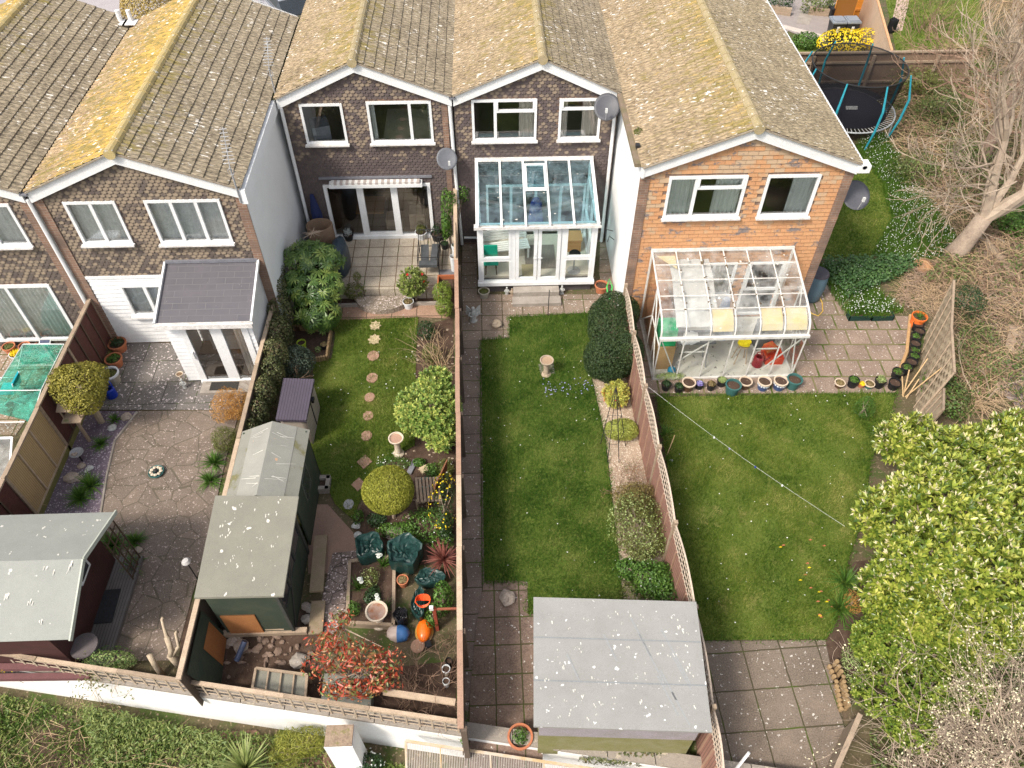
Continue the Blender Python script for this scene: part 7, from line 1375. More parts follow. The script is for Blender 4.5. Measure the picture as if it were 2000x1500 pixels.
# netting by the fence
c = G(385,1150,.6); B = MB()
for k in range(22): y = 6.2+2.2*k/21; B.tube([(-6.12,y,1.35),(-6.3-.1*random.random(),y,.6),(-6.42,y+.05,.0)], .004, 3)
for z in (.15,.45,.75,1.05): B.tube([(-6.42+.26*z,6.2,z),(-6.42+.26*z,8.4,z)], .004, 3)
tag(B.build('plant_netting', pm('green_net', (.05,.10,.07), (.07,.13,.09), 5)), 'dark green plant netting hung on the fence by the mushroom light', 'netting')
# garden three
bush('yew_block','large dense dark green clipped yew beside the arched lattice',1195,645,.95,(.70,.75,.62),YEW,56000,.06,.024,ells=((1192,700,.8,(.62,.65,.65)),(1200,605,1.05,(.58,.55,.5)),(1175,620,.95,(.4,.5,.5)),(1225,690,.85,(.45,.55,.65)),(1170,700,.75,(.45,.55,.55)),(1222,610,1.0,(.4,.45,.5))),deep=.3,lump=.18,jit=.8,cat='shrub',stem=.02)
bush('pieris','yellow and red tipped shrub at the top of the obelisk',1203,770,.4,(.36,.36,.32),leafm('pieris_leaf',[(.28,.30,.06),(.55,.55,.12),(.40,.42,.08),(.6,.20,.06)],.2),420,.075,.03,sh=7,extra=(LG['red'],10,.07,.04)); bush('golden_shrub','small-leaved golden green shrub at the foot of the obelisk',1214,838,.32,(.42,.32,.27),leafm('golden_small_leaf',[(.20,.24,.04),(.38,.42,.08),(.55,.56,.16)]),5200,.04,.026)
twiggy('low rusty brown twigs on the gravel below the obelisk',1230,925,.5,26,BTWIG,.9,0,.006,17,depth=1,base=.2,leaves=(LG['olive'],120,.03)); twiggy('fine rust-red twigs on the gravel above the large open shrub',1240,965,.75,50,BTWIG,.7,0,.006,18,depth=2,base=.4,leaves=(leafm('rust_leaf',[(.28,.12,.07),(.38,.2,.1),(.2,.2,.06)]),500,.03))
bush('open_shrub','large open olive shrub on the gravel strip by the lattice fence',1250,1030,.6,(.68,.85,.55),LG['olive'],8500,.045,.03,ells=((1262,1065,.5,(.45,.4,.35)),(1230,1000,.5,(.4,.4,.3))),lump=.45,deep=.5,extra=(LG['palegreen'],1500,.045,.03)); bush('green_ground_shrub','lower leafy green shrub on the gravel just above the grey shed',1272,1130,.35,(.45,.5,.38),LG['green'],3200,.06,.045,ells=((1228,1110,.2,(.3,.3,.18)),),lump=.5,deep=.5,extra=(LG['white'],60,.03,.03)); bush('ground_weeds','low pale-flecked weeds against the lawn edging above the grey shed',1235,1160,.1,(.3,.3,.14),LG['olive'],600,.05,.03,stem=0)
bush('gravel_shrub','mid-sized bronze-green shrub between the rusty twigs and the large open shrub',1240,975,.45,(.5,.45,.4),leafm('bronze_leaf',[(.12,.10,.03),(.22,.17,.06),(.30,.26,.08)]),4500,.045,.028,lump=.5,deep=.6); bush('gravel_shrub','leafy shrub pressed against the lattice fence beside the grey shed corner',1298,1150,.4,(.3,.5,.4),LG['green'],1500,.055,.04,lump=.5)
bush('ivy_mound','low ivy growing between the grey shed and the white wall',1245,1478,.1,(1.1,.16,.22),IVY,1500,.055,.045,stem=0)
bush('drying_weeds','heap of pulled green weeds against the glass lean-to front',1308,735,.12,(.42,.12,.12),LG['palegreen'],700,.09,.012,stem=0,jit=1.2,cat='weeds')
bush('border_weeds','cluster of small weeds in the wall corner of the big slabs',905,1420,.04,(.12,.35,.06),LG['green'],300,.04,.03,stem=0) 
# laurel
LE = [(1900,900,1.7,(1.1,.9,.7)),(1960,1010,1.9,(1.0,1.0,.8)),(1780,860,1.3,(.8,.6,.6)),(1740,1010,1.3,(.8,.7,.7)),(1820,1080,1.9,(1.0,.8,.7)),(1940,1130,1.8,(1.0,.9,.8)),(1750,1140,1.2,(.7,.6,.7)),(2060,950,1.8,(1.0,1.1,.8)),(2080,1100,1.8,(.9,1.0,.8)),(1990,860,1.8,(.8,.7,.6))]
bush('cherry_laurel','huge cherry laurel with cream flower spikes filling the right edge',1850,980,2.0,(1.2,1.1,.8),LAUR,6800,.17,.058,ells=LE,stem=.09,deep=.5,lump=.26,sh=8,spike=(BLOSS,.22,.13,.04))
bush('golden_laurel','yellow-green laurel bough between the cherry laurel and the lower hedge',1830,1210,1.1,(.9,.6,.55),LAUR,2000,.14,.05,ells=((1930,1240,1.1,(.8,.5,.5)),(1740,1200,.8,(.5,.5,.5))),stem=.05,lump=.35,deep=.5,sh=8)
bush('glossy_hedge','lower glossy green hedge between laurel and the bottom right slabs',1760,1250,.7,(.9,.7,.55),leafm('glossy_leaf',[(.04,.09,.012),(.13,.20,.028),(.27,.34,.05),(.46,.48,.12)],.2,.3),4600,.085,.042,ells=((1730,1350,.5,(.6,.6,.5)),(1880,1350,.5,(.7,.5,.45)),(1700,1260,.5,(.35,.4,.5)),(1860,1260,.7,(.8,.6,.5)),(1725,1190,.6,(.4,.5,.5)),(1780,1420,.4,(.5,.4,.4)),(1800,1340,.6,(.6,.5,.5))),stem=.05,lump=.35,sh=7); bush('variegated_groundcover','cream-edged small-leaved plant beside the log roll',1668,1310,.12,(.25,.5,.16),LG['palegreen'],900,.035,.025,stem=0); bush('young_conifer','small green conifer at the foot of the old woven fence',1690,797,.35,(.25,.28,.35),LG['green'],900,.08,.015,jit=1); bush('tan_conifer','small tan-tipped conifer at the laurel edge',1665,1175,.25,(.2,.25,.22),AMB,500,.07,.012,jit=1)
t = twiggy('bare pale shrub with cream blossom in the bottom right corner',1960,1500,2.6,20,PTWIG,.5,-.45,.026,20,depth=4,base=1.1,leaves=(BLOSS,1500,.045),tilty=.3); twiggy('bare grey branches rising through the glossy hedge',1820,1440,2.0,5,PTWIG,.3,-.35,.022,21,depth=3,base=.25,tilty=.5,leaves=(BLOSS,60,.05)); twiggy('tangled pale twigs along the bottom right edge',1800,1520,1.2,16,PTWIG,.6,0,.014,22,depth=3,base=.9,leaves=(BLOSS,400,.04))
# white flower drifts, nettles
UNDER_LATER = True
def drift(name, label, poly, dens, h, w, fl, seed, z=0, cat='flowers'):
    Q = [G(p[0],p[1],z) for p in poly]; q = [(p.x,p.y) for p in Q]; cc = Q[0]
    o = grass(name, TUFTM, q, dens, h, w, z, seed, .45); o['kind'] = 'stuff'
    if fl:
        S = scatter(q, fl, seed+5); P = np.column_stack([S, np.full(len(S), z)+h*np.random.default_rng(seed).uniform(.6,1.1,len(S))]); N = np.tile([0,-.3,1.],(len(P),1)); f = leafmesh(name+'_blossom', LG['white'], P, N, .034, .03, None, tuple(P.mean(0)), jit=.4, seed=seed); f['kind'] = 'stuff'
drift('white_wild_garlic','',[(1670,285),(1725,262),(1760,330),(1800,380),(1865,465),(1835,510),(1770,520),(1700,500),(1740,430),(1720,360),(1690,320)],1100,.26,.020,100,31); drift('white_wild_garlic','',[(1600,520),(1760,505),(1790,520),(1700,560),(1770,612),(1650,616),(1625,580)],1100,.24,.022,90,33); drift('trough_flowers','',[(1655,598),(1740,598),(1735,622),(1655,622)],1200,.3,.02,190,34,.12)
NET = leafm('nettle_leaf', [(.03,.08,.02),(.055,.12,.035),(.10,.18,.05)], .2); q = [(v.x,v.y) for v in [G(1600,515),G(1770,512),G(1795,530),G(1700,570),G(1650,590),G(1620,560)]]; S = scatter(q, 700, 8); P = np.column_stack([S, RNG.uniform(.12,.4,len(S))]); structure(leafmesh('nettle_bed', NET, P, np.tile([0,-.2,1.],(len(P),1)), .10, .06, None, tuple(P.mean(0)), jit=.5), 'stuff')
SL, sl_ = sheet('side_lawn', [(1655,330),(1700,300),(1735,370),(1745,440),(1700,500),(1600,505),(1570,560),(1580,400)], .02, LAWNM); structure(grass('grass', GRASSM, sl_, 1500, .06, .018, .02, 12), 'stuff')
# wild undergrowth on the right and below the wall
UG = leafm('undergrowth_leaf', [(.05,.08,.02),(.09,.13,.03),(.15,.19,.05),(.20,.15,.09)], .2); UB = leafm('dry_litter', [(.30,.20,.14),(.40,.29,.21),(.20,.13,.09)], .1, .9)
def under(name, poly, dens, mat, z0, z1, L, Wd, seed):
    Q = [p if isinstance(p, Vector) else G(p[0],p[1],0) for p in poly]; q = [(p.x,p.y) for p in Q]; S = scatter(q, dens, seed); rg = np.random.default_rng(seed); hum = (np.sin(S[:,0]*1.7+seed)+np.sin(S[:,1]*1.3+S[:,0]*.6)+np.sin(S[:,0]*4.3-S[:,1]*3.1)*.5)
    keep = rg.random(len(S)) < .35+.45*np.clip(hum*.6+.5,0,1); S, hum = S[keep], hum[keep]; P = np.column_stack([S, z0+rg.random(len(S))**.7*(z1*(.45+.3*np.clip(hum,-1,1.5)))])
    return structure(leafmesh(name, mat, P, np.tile([0,-.2,1.],(len(P),1)), L, Wd, None, tuple(P.mean(0)), jit=.6, seed=seed), 'stuff')
WILD = [(1725,200),(1760,120),(1830,105),(2150,80),(2300,900),(2010,900),(1960,770),(1880,830),(1850,760),(1880,560),(1790,560),(1870,480),(1790,370)]
under('undergrowth', WILD, 420, UG, 0, .6, .09, .055, 41); under('brushwood_litter', [(1880,470),(2050,480),(2050,720),(1960,720),(1900,600)], 900, UB, 0, .35, .16, .015, 42); under('brushwood_litter', [(1770,530),(1870,500),(1900,560),(1850,620),(1740,600)], 900, UB, 0, .35, .2, .014, 43); under('brushwood_litter', [(1760,280),(2000,330),(2000,440),(1870,470),(1790,370)], 260, UB, 0, .5, .2, .014, 44)
def twigmass(name, poly, n, z1, L, r, mat, seed, arch=.3, z0=0.0):
    Q = [G(p[0],p[1],0) for p in poly]; q = [(p.x,p.y) for p in Q]; S = scatter(q, 60, seed); rg = random.Random(seed); B = MB()
    for k in range(n):
        s = S[rg.randrange(len(S))]; p = Vector((s[0],s[1],z0+rg.uniform(0,z1*.5))); a = rg.uniform(0,6.28); l = L*rg.uniform(.4,1.3); d = Vector((cos(a),sin(a),rg.uniform(.0,.9))); pts = [p]
        for i in range(4): d = d+Vector((rg.gauss(0,.2),rg.gauss(0,.2),-arch+rg.gauss(0,.15))); pts.append(pts[-1]+d.normalized()*l/4)
        pts = [Vector((v.x,v.y,max(v.z,z0+.02))) for v in pts]; B.tube(pts, [r,r*.9,r*.8,r*.6,r*.3], 3, False)
    return structure(B.build(name, mat), 'stuff')
twigmass('bramble_stems', WILD, 6500, .8, 1.1, .008, TWIG, 51); twigmass('bramble_stems', WILD, 3000, .8, 1.3, .010, BTWIG, 52); twigmass('brushwood', [(1880,470),(2050,480),(2050,720),(1960,720),(1900,600)], 900, .3, .6, .008, PTWIG, 53); twigmass('brushwood', [(1770,530),(1870,500),(1900,560),(1850,620),(1740,600)], 700, .3, .6, .006, TWIG, 54); under('undergrowth', [(1700,1380),(1800,1330),(2100,1250),(2150,1600),(1680,1600)], 900, UG, 0, .7, .08, .045, 47); twigmass('bramble_stems', [(1720,1400),(1850,1300),(2100,1250),(2100,1560),(1720,1560)], 1500, .9, 1.0, .008, PTWIG, 56)
twigmass('brushwood', [(1900,700),(1960,690),(1930,810),(1870,800)], 260, .5, .8, .01, TWIG, 55)
rock(1800,520,22,'mound of orange soil by the leaning fence',pm('orange_soil',(.40,.22,.11),(.32,.17,.09),5,.95,1,20),.35,8,'soil_mound'); bush('holly_bush','dark green bush behind the leaning woven fence',1890,585,.5,(.5,.6,.45),LG['dark'],1500,.06,.03,lump=.5); bush('bramble_bush','dark leafy bramble at the foot of the leaning fence',1850,770,.35,(.55,.8,.4),UG,1500,.08,.05,lump=.5,extra=(LG['green'],350,.09,.05)); twiggy('fallen bare branch on the scrub by the right edge',1905,790,1.8,3,PTWIG,.3,.8,.03,60,depth=3,tilty=1.2,name='fallen_branch')
for i, (x, y, z, R_, m, lab) in enumerate([(1790,330,.5,(1,.8,.6),UG,'green scrub bush beside the trampoline'),(1850,200,.8,(1.2,.8,.8),UG,'green scrub bush below the back fence'),(1980,430,.5,(.7,.7,.5),LG['green'],'bright green bush right of the tree foot'),(1800,160,.8,(1.3,.5,.7),LG['olive'],'pale green climbing growth on the back fence'),(1890,300,.6,(.9,.8,.6),UG,'dark green scrub behind the big tree')]): bush('scrub_bush', lab, x, y, z, R_, m, 1700, .09, .05, lump=.55, deep=.6, seed=70+i)
P_low = [(-60,1350),(240,1400),(430,1430),(640,1450),(640,1600),(-100,1600)]
sheet('bare_soil', [(60,1440),(130,1410),(190,1470),(170,1560),(70,1560)], -1.18, SOIL); sheet('bare_soil', [(430,1430),(500,1425),(540,1460),(520,1540),(440,1540)], -1.18, pm('brown_soil',(.22,.13,.09),(.16,.10,.07),5,.95,.6)); sheet('bare_soil', [(560,1480),(640,1470),(680,1560),(560,1560)], -1.18, pm('brown_soil2',(.20,.12,.08),(.14,.09,.06),5,.95,.6))
twigmass('dry_stems', P_low, 420, .3, .7, .006, TWIG, 57, z0=-1.2)
# trees
rg = random.Random(17); b = G(1868,500,0); t = thing('bare_tree', 'large pale-barked bare tree with forked trunk at the right edge', 'tree', b); B = MB()
f1 = b+Vector((.25,.05,1.5)); B.tube([b+Vector((-.12,0,-.05)), b+Vector((-.02,0,.35)), b+Vector((.1,.0,.9)), f1], [.40,.31,.27,.25], 12); B.build('trunk', BARK, t, smooth=True)
B = MB(); tips = []
for d, L, r in (((.12,.2,1),2.6,.17),((-.15,.3,1),2.3,.12),((.75,.1,1),2.6,.20),((.5,.45,1),2.6,.14),((1.0,-.2,.75),2.2,.13)): branches(B, f1-Vector((0,0,.1)), d, L, r, 5, rg, .42, .12, (3,3), 4, .008, .70, tips, .13)
for k in range(14): z = rg.uniform(.6,1); branches(B, f1+Vector((rg.uniform(-.1,.4),rg.uniform(0,.3),rg.uniform(-.2,2.2))), (rg.uniform(-1.2,.2),rg.uniform(-.5,.6),rg.uniform(-.1,.5)), 1.3, .03, 3, rg, .5, 0, (2,3), 4, .007, .75, None, .2)
B.build('branches', pm('pale_branch', (.40,.32,.24), (.28,.21,.16), 5, .9, .3), t)
rg = random.Random(23); b = G(1905,335,0); t = thing('bare_tree', 'slimmer brown bare tree behind the pale-barked one', 'tree', b); B = MB(); B.tube([b,b+Vector((.0,0,1.2)),b+Vector((.05,.1,3))],[.24,.2,.17],10); B.build('trunk', pm('brown_bark', (.30,.21,.16), (.22,.15,.11), 6, .9, .5), t); B = MB()
for k in range(9): branches(B, b+Vector((0,.05,1.6+.2*k)), (rg.gauss(0,.9),rg.gauss(0,.7),.7), 1.8, .06, 4, rg, .5, .1, (2,3), 4, .008, .72, None, .2)
B.build('branches', BTWIG, t)
rg = random.Random(29); b = G(1975,150,0); t = thing('weeping_tree', 'tree of long hanging orange-brown twigs in the top right corner', 'tree', b); B = MB(); B.tube([b,b+Vector((0,0,2)),b+Vector((-.1,0,4))],[.25,.2,.15],9); B.build('trunk', BARK, t); B = MB()
for k in range(520):
    a = rg.uniform(0,6.28); q = b+Vector((rg.gauss(-.3,1.0),rg.gauss(0,1.0),rg.uniform(3.0,5.0))); d = Vector((cos(a)*.5,sin(a)*.5,.1)); pts = [q]
    for i in range(5): d = d*.75+Vector((rg.gauss(0,.08),rg.gauss(0,.08),-.28)); pts.append(pts[-1]+d.normalized()*rg.uniform(.3,.5))
    B.tube(pts, [.014,.012,.01,.008,.006,.005], 3, False)
B.build('twigs', TWIG, t)
# below the white wall
def lowpoly(pts): return [G(p[0],p[1],-1.2) for p in pts]
def under2(name, pts, dens, mat, L, Wd, seed, zz=.35):
    q = [(p.x,p.y) for p in lowpoly(pts)]; S = scatter(q, dens, seed); rg = np.random.default_rng(seed); hum = np.sin(S[:,0]*2.1+seed)+np.sin(S[:,1]*2.7+S[:,0]); keep = rg.random(len(S)) < .3+.6*np.clip(hum*.6+.6,0,1); S, hum = S[keep], hum[keep]
    P = np.column_stack([S, -1.2+rg.random(len(S))*zz*(.5+.3*np.clip(hum,-1,1.5))]); return structure(leafmesh(name, mat, P, np.tile([0,-.2,1.],(len(P),1)), L, Wd, None, tuple(P.mean(0)), jit=.6, seed=seed), 'stuff')
LOWP = [(-60,1350),(240,1400),(430,1430),(640,1450),(800,1500),(800,1700),(-100,1700)]
under2('ground_cover', LOWP, 1100, leafm('ground_cover_leaf', [(.06,.11,.02),(.13,.20,.04),(.24,.29,.07),(.36,.34,.14)], .3), .085, .035, 81); under2('ground_cover', [(170,1385),(430,1440),(500,1520),(200,1560)], 1600, leafm('ground_cover_leaf2', [(.08,.14,.03),(.17,.22,.06),(.25,.28,.08)], .25), .11, .035, 82, .55); q = [(p.x,p.y) for p in lowpoly(LOWP)]; structure(grass('rough_grass', TUFTM, q, 900, .16, .014, -1.2, 83, .6, patch=.8), 'stuff')
b = G(480,1500,-.6); t = thing('yucca', 'spiky green yucca at the bottom edge below the white wall', 'yucca', (b.x,b.y,-1.2)); blades(b, 110, .72, .045, 14, 1.15, droop=.15).build('leaves', YUC, t); MB().tube([(b.x,b.y,-1.2),b],.07,8).build('stem', BARK, t)
bush('low_conifer','yellow-green feathery conifer between yucca and white pier',590,1448,-.5,(.55,.28,.35),leafm('gold_conifer',[(.14,.16,.02),(.26,.27,.04),(.36,.35,.07)],.25),2600,.13,.014,jit=1,stemz=-1.2,ells=((560,1475,-.7,(.35,.25,.3)),)); bush('white_flowers','dark clump with white flowers at the foot of the white pier',720,1490,-.9,(.3,.2,.2),LG['dark'],500,.09,.03,stemz=-1.2,extra=(LG['white'],40,.05,.04),cat='flowers'); twiggy('',450,1410,.1,1,BTWIG) if False else None
# ---------------- trampoline ----------------
TC = Vector((13.75,27.0,0)); t = thing('trampoline', 'black trampoline with turquoise poles and safety net in the side garden', 'trampoline', TC); RR = 1.83
B = MB(); vs = []; n = 40
m_, nn1, ll1, PP = newmat('trampoline_mat'); PP.inputs[0].default_value = (.012,.012,.02,1); PP.inputs['Roughness'].default_value = .6
MB().lathe([(0,.74),(RR*.45,.745),(RR*.82,.78)], TC, n).build('jumping_mat', m_, t)
PADM = pm('black_pad', (.02,.02,.026), (.04,.04,.048), 3, .6, .5, 12); B = MB()
for k in range(26): a0 = rad(20)+k*rad(8.5); a1 = a0+rad(8.5); B.add([TC+Vector((cos(a)*r, sin(a)*r, z)) for a, r, z in ((a0,RR*.80,.80+U(-.02,.02)),(a1,RR*.80,.80),(a1,RR*1.0,.83),(a0,RR*1.0,.83))], [(0,1,2,3)])
B.build('edge_pad', PADM, t)
MB().tube([TC+Vector((cos(a)*RR, sin(a)*RR, .8)) for a in [2*pi*k/48 for k in range(49)]], .028, 6, False).build('rim', pm('galvanised', (.40,.42,.43), (.3,.31,.32), 4, .4), t)
B = MB()
for k in range(72): a = 2*pi*k/72; B.tube([TC+Vector((cos(a)*RR*.83, sin(a)*RR*.83, .79)), TC+Vector((cos(a)*RR, sin(a)*RR, .8))], .009, 3, False)
B.build('springs', pm('spring_steel', (.6,.6,.6), (.45,.45,.45), 4, .4), t)
POLEM = pm('turquoise_foam', (.03,.30,.38), (.025,.25,.33), 3, .6)
for k in range(8):
    a = rad(12+45*k); e = Vector((cos(a),sin(a),0)); o = TC
    MB().tube([o+e*RR*1.02+Vector((0,0,.1)), o+e*(RR*1.1)+Vector((0,0,.9)), o+e*(RR*1.12)+Vector((0,0,1.7)), o+e*(RR*.98)+Vector((0,0,2.55))], [.035,.045,.045,.03], 8).build('pole', POLEM, t)
    if k%2: MB().tube([o+e*RR+Vector((0,0,.8)), o+e*RR*1.0+Vector((0,0,0))], .025, 6).build('leg', STEEL, t)
MB().tube([TC+Vector((cos(a)*RR*.93, sin(a)*RR*.93, 2.5)) for a in [2*pi*k/40 for k in range(41)]], .025, 5, False).build('net_ring', BLACKM, t)
NETM, n, l, P = newmat('net_mesh'); n.remove(P); tr = n.new('ShaderNodeBsdfTransparent'); di = n.new('ShaderNodeBsdfDiffuse'); di.inputs[0].default_value = (.015,.015,.018,1); mx = n.new('ShaderNodeMixShader'); mx.inputs[0].default_value = .6; l.new(tr.outputs[0], mx.inputs[1]); l.new(di.outputs[0], mx.inputs[2]); l.new(mx.outputs[0], n['Material Output'].inputs[0])
vs = [TC+Vector((cos(2*pi*k/40)*r, sin(2*pi*k/40)*r, z)) for r, z in ((RR*.84,.8),(RR*.93,2.5)) for k in range(40)]; MB().add(vs, [(k,(k+1)%40,40+(k+1)%40,40+k) for k in range(40)]).build('safety_net', NETM, t)
MB().add([G(1652,214,.765),G(1675,214,.765),G(1675,207,.765),G(1652,207,.765)], [(0,1,2,3)]).build('logo_patch', pm('grey_patch', (.45,.45,.45), (.05,.05,.05), 20), t)
# ---------------- fences and front gardens behind ----------------
FB2 = pm('brown_closeboard', (.27,.18,.12), (.20,.135,.095), 3, .85, .4, 40, lines=('X',.12)); PALB = pm('new_closeboard', (.58,.42,.30), (.48,.35,.25), 3, .8, .3, 40, lines=('Y',.12)); ORF = pm('orange_stained_boards', (.70,.27,.04), (.6,.22,.03), 3, .6, .2, 40, lines=('X',.12))
t = thing('closeboard_fence', 'brown closeboard fence behind the trampoline', 'fence', (14,29.4,0)); MB().box(9.8,19.5,29.42,29.45,.1,1.75).build('boards', FB2, t); MB().box(9.8,19.5,29.36,29.48,1.76,1.82).build('capping', OLDW, t)
B = MB(); B.box(9.8,19.5,29.36,29.42,1.35,1.43); MB()
B.build('rail', OLDW, t); MB().box(9.8,19.5,29.36,29.42,.55,.63).build('rail', OLDW, t)
for x in (11.0,13.0,15.4,18.0): MB().beam((x,29.34,0),(x,29.34,1.7),.1,.1).build('post', OLDW, t)
t = thing('closeboard_fence', 'pale new closeboard fence between the two front gardens', 'fence', (16.9,33,0)); MB().beam((16.1,29.5,.9),(17.7,36.5,.9),.03,1.8).build('boards', PALB, t); MB().beam((16.1,29.5,1.82),(17.7,36.5,1.82),.09,.04).build('capping', pm('orange_capping', (.62,.34,.18), (.5,.28,.15), 4), t)
t = thing('board_gate', 'bright orange stained board gate beyond the bins', 'gate', (17.2,37,0)); MB().box(16.55,18.0,36.6,36.64,.05,1.85).build('boards', ORF, t); B = MB(); B.box(16.5,16.6,36.55,36.7,0,1.95).box(16.6,18.0,36.56,36.6,1.5,1.6).box(16.6,18.0,36.56,36.6,.35,.45); B.build('frame', pm('orange_frame', (.62,.25,.05), (.5,.2,.04), 4), t); tag(MB().box(16.5,16.53,34.6,36.6,.05,1.8).build('side_panel_fence', ORF), 'orange stained board panel beside the pale closeboard fence', 'fence')
LIDG = pm('grey_bin_lid', (.24,.26,.29), (.2,.22,.25), 3, .5); BODY = pm('black_bin', (.025,.027,.03), (.04,.04,.045), 3, .5)
for x, lab in ((15.65,'left grey-lidded wheelie bin behind the yellow bush'),(16.3,'right grey-lidded wheelie bin behind the yellow bush')):
    y = 34.1; t = thing('wheelie_bin', lab, 'bin', (x,y,0)); B = MB(); B.add([(x-.2,y-.22,.05),(x+.2,y-.22,.05),(x+.2,y+.2,.05),(x-.2,y+.2,.05),(x-.27,y-.32,.98),(x+.27,y-.32,.98),(x+.27,y+.28,.98),(x-.27,y+.28,.98)], [(0,3,2,1),(0,1,5,4),(1,2,6,5),(2,3,7,6),(3,0,4,7),(4,5,6,7)]); B.build('body', BODY, t)
    B = MB(); B.lathe([(.42,.98),(.43,1.03),(.36,1.1),(.15,1.13),(0,1.13)], (x,y-.02,0), 4, 1, 1.1); B2 = MB(); B2.cb((x,y-.02,1.02),(.60,.68,.07)); B2.cb((x,y-.02,1.075),(.46,.5,.05)); B2.build('lid', LIDG, t); MB().tube([(x-.22,y+.34,.98),(x+.22,y+.34,.98)], .02, 6).build('handle', BODY, t); MB().box(x-.06,x+.06,y-.325,y-.315,.6,.85).build('sticker', WHITE, t)
    for s in (-.2,.2): MB().tube([(x+s-.03,y+.24,.1),(x+s+.03,y+.24,.1)], .1, 12).build('wheel', BLACKP, t)
bush('forsythia','bright yellow flowering bush in front of the wheelie bins',1648,86,.5,(1.15,.8,.5),LG['olive'],1500,.09,.03,extra=(LG['yellow'],2300,.10,.06),lump=.35,ells=((1690,80,.6,(.8,.6,.45)),)); bush('green_bush','low dark green bush left of the yellow bush',1575,80,.3,(.6,.5,.35),LG['green'],900,.1,.07,lump=.3); bush('ball_hedge','rounded yellow-brown hedge by the road behind the golden roof',290,18,.7,(1.25,1.2,1.0),leafm('gold_hedge_leaf',[(.30,.22,.06),(.48,.36,.12),(.22,.17,.05)],.2),6000,.10,.06,lump=.1,deep=.15,cat='hedge')
sheet('driveway', [(1480,130),(1500,0),(1560,-40),(1660,-40),(1655,60),(1600,85),(1540,60)], .02, pm('drive_asphalt', (.30,.26,.24), (.24,.21,.2), 3, .9, .4, 40)); sheet('path', [(1530,55),(1620,80),(1625,72),(1530,48)], .026, pm('pale_kerb', (.52,.45,.40), (.45,.4,.35), 3)); FL, fl = sheet('front_lawn', [(1750,100),(1730,0),(1720,-60),(1900,-60),(1930,90)], .02, LAWNM); structure(grass('grass', GRASSM, fl, 160, .1, .04, .02, 13), 'stuff'); sheet('path', [(1738,60),(1762,60),(1790,-60),(1765,-60)], .03, pm('pink_path', (.50,.36,.30), (.42,.3,.25), 3)); FL2, f2 = sheet('front_lawn', [(1540,103),(1600,101),(1600,75),(1540,80)], .018, LAWNM)
sheet('side_path', [(1555,45),(1580,48),(1620,-40),(1590,-40)], .03, CONC)
for i, (a, b, lab) in enumerate([((1580,22),(1650,28),'low timber sleeper wall right of the path'),((1500,18),(1545,25),'low timber sleeper wall left of the path')]): tag(MB().beam(G(a[0],a[1],.15),G(b[0],b[1],.15),.2,.4).build('sleeper_wall', OLDW), lab, 'low wall')
bush('front_shrub','green shrub behind the left sleeper wall',1520,2,.4,(.8,.6,.5),LG['dark'],800,.1,.06); bush('front_shrub','mixed green shrub behind the right sleeper wall',1600,8,.4,(.8,.5,.4),UG,800,.1,.06,lump=.5); twiggy('leafless reddish bush beside the orange gate',1630,2,1.0,16,BTWIG,.6,0,.02,61,depth=2,base=.5)
tag(MB().cb(G(1632,22,.25),(.6,.45,.4),.1).build('black_box', BLACKP), 'black plastic box by the sleeper wall', 'box'); sack(1745,45,8,.6,'black tied bag on the pink path', BLACKP, seed=4)
twiggy('pink blossomed bare shrub in the far front garden',1800,60,1.6,16,BTWIG,.5,0,.02,62,depth=3,base=.4); 
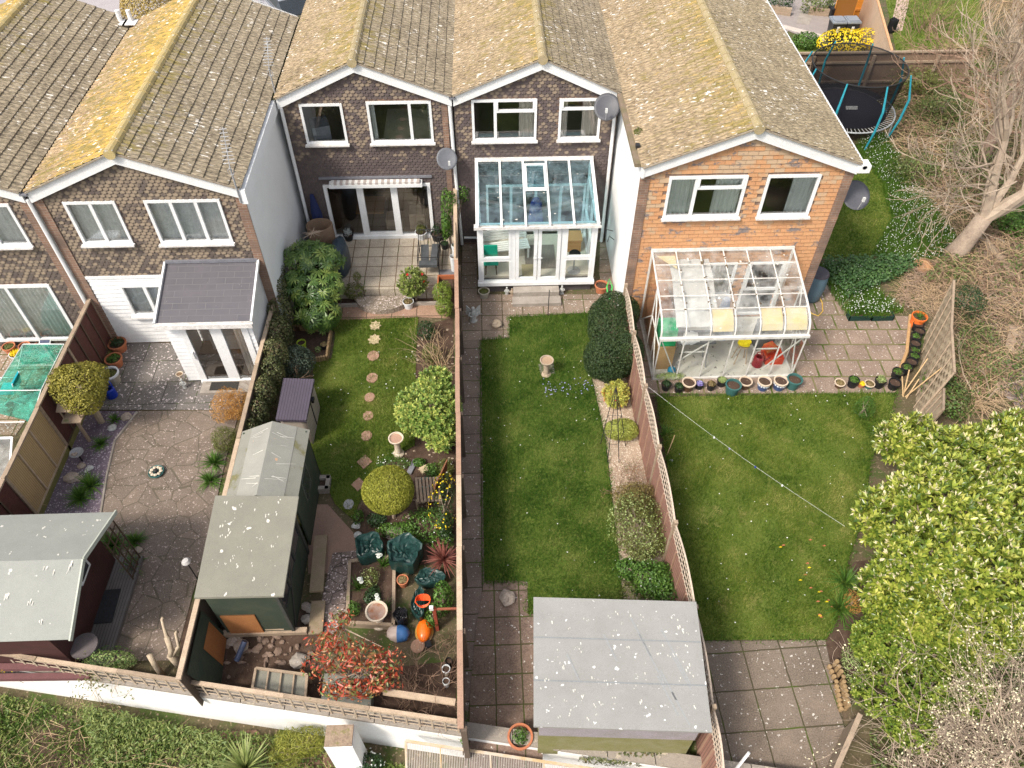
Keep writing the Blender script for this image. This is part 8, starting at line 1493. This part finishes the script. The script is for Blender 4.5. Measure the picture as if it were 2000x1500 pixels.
# ---------------- silver car behind the roofs ----------------
SIL, n, l, P = newmat('silver_paint'); P.inputs[0].default_value = (.42,.44,.48,1); P.inputs['Metallic'].default_value = .5; P.inputs['Roughness'].default_value = .25; P.inputs['Coat Weight'].default_value = .5
CG = pm('car_glass', (.02,.025,.03), (.015,.02,.025), 2, .05, 0, spec=.9); TYR = pm('tyre', (.02,.02,.02), (.03,.03,.03), 5)
o = Vector((-9.1,36.9,0)); t = thing('parked_car', 'silver car parked on the road, glimpsed between two roofs', 'car', o); A_ = rad(-62); R3 = Matrix.Rotation(A_, 3, 'Z')
def T(x, y, z): return o + R3@Vector((x,y,z))
def shell(sec, name, mat):     # cross-sections along the length: (x, half width low, half width high, z low, z high)
    B = MB(); vs = []
    for x, w0, w1, z0, z1 in sec: vs += [T(x,-w0,z0),T(x,-w0*1.02,(z0+z1)/2),T(x,-w1,z1),T(x,w1,z1),T(x,w0*1.02,(z0+z1)/2),T(x,w0,z0)]
    fs = [(i*6+k,i*6+(k+1)%6,(i+1)*6+(k+1)%6,(i+1)*6+k) for i in range(len(sec)-1) for k in range(6)]+[tuple(range(5,-1,-1)),tuple((len(sec)-1)*6+k for k in range(6))]
    return B.add(vs, fs).build(name, mat, t)
shell([(-2.1,.70,.62,.3,.62),(-1.95,.84,.76,.22,.80),(-1.2,.87,.80,.2,.93),(-.9,.88,.82,.2,.96),(1.2,.88,.82,.2,.97),(1.8,.86,.78,.22,.92),(2.1,.76,.66,.3,.7)], 'body', SIL)
shell([(-1.15,.76,.70,.93,.95),(-.45,.74,.60,.94,1.40),(.9,.74,.60,.94,1.42),(1.6,.74,.66,.93,1.0)], 'windows', CG); shell([(-.42,.56,.54,1.395,1.42),(.2,.58,.55,1.41,1.46),(.92,.57,.54,1.40,1.44)], 'roof', SIL)
for x in (-1.3,1.3):
    for y in (-.84,.84): w_ = MB().tube([T(x,y-.1,.32),T(x,y+.1,.32)], .32, 20).build('wheel', TYR, t); MB().tube([T(x,y-.105,.32),T(x,y+.105,.32)], .19, 14).build('rim', STEEL, w_)
for y in (-.55,.55): MB().cb(T(-2.02,y,.66),(.12,.3,.12),A_).build('headlight', pm('headlamp%d'%(y>0), (.7,.7,.7), (.6,.6,.6), 3, .2), t)
for y in (-.9,.9): MB().cb(T(-.85,y,.98),(.12,.2,.12),A_).build('mirror', SIL, t)
# plants growing in the roof gutters
for x, y, z, r, lab in ((1222,180,5.25,(.12,.5,.08),'moss and weeds in the parapet gutter beside the dark dish'),(1247,262,5.3,(.14,.16,.16),'tuft of pale weeds on the white parapet wall'),(1228,140,5.3,(.22,.45,.06),'rusty moss cushion on the parapet by the fourth roof')): bush('gutter_weeds', lab, x, y, z, r, LG['olive'], 350, .06, .03, stem=0, stemz=z-.1, cat='weeds')
tag(MB().cb((3.78,17.2,5.36),(.1,.14,.1)).build('security_light', BLACKM), 'small black security light on the parapet wall', 'light')
# remaining tidy-up: patterns of droppings are one countless scatter
for o in bpy.data.objects:
    if o.name.split('.')[0] in ('droppings','moss','water_stains','petals'): o['kind'] = 'stuff'
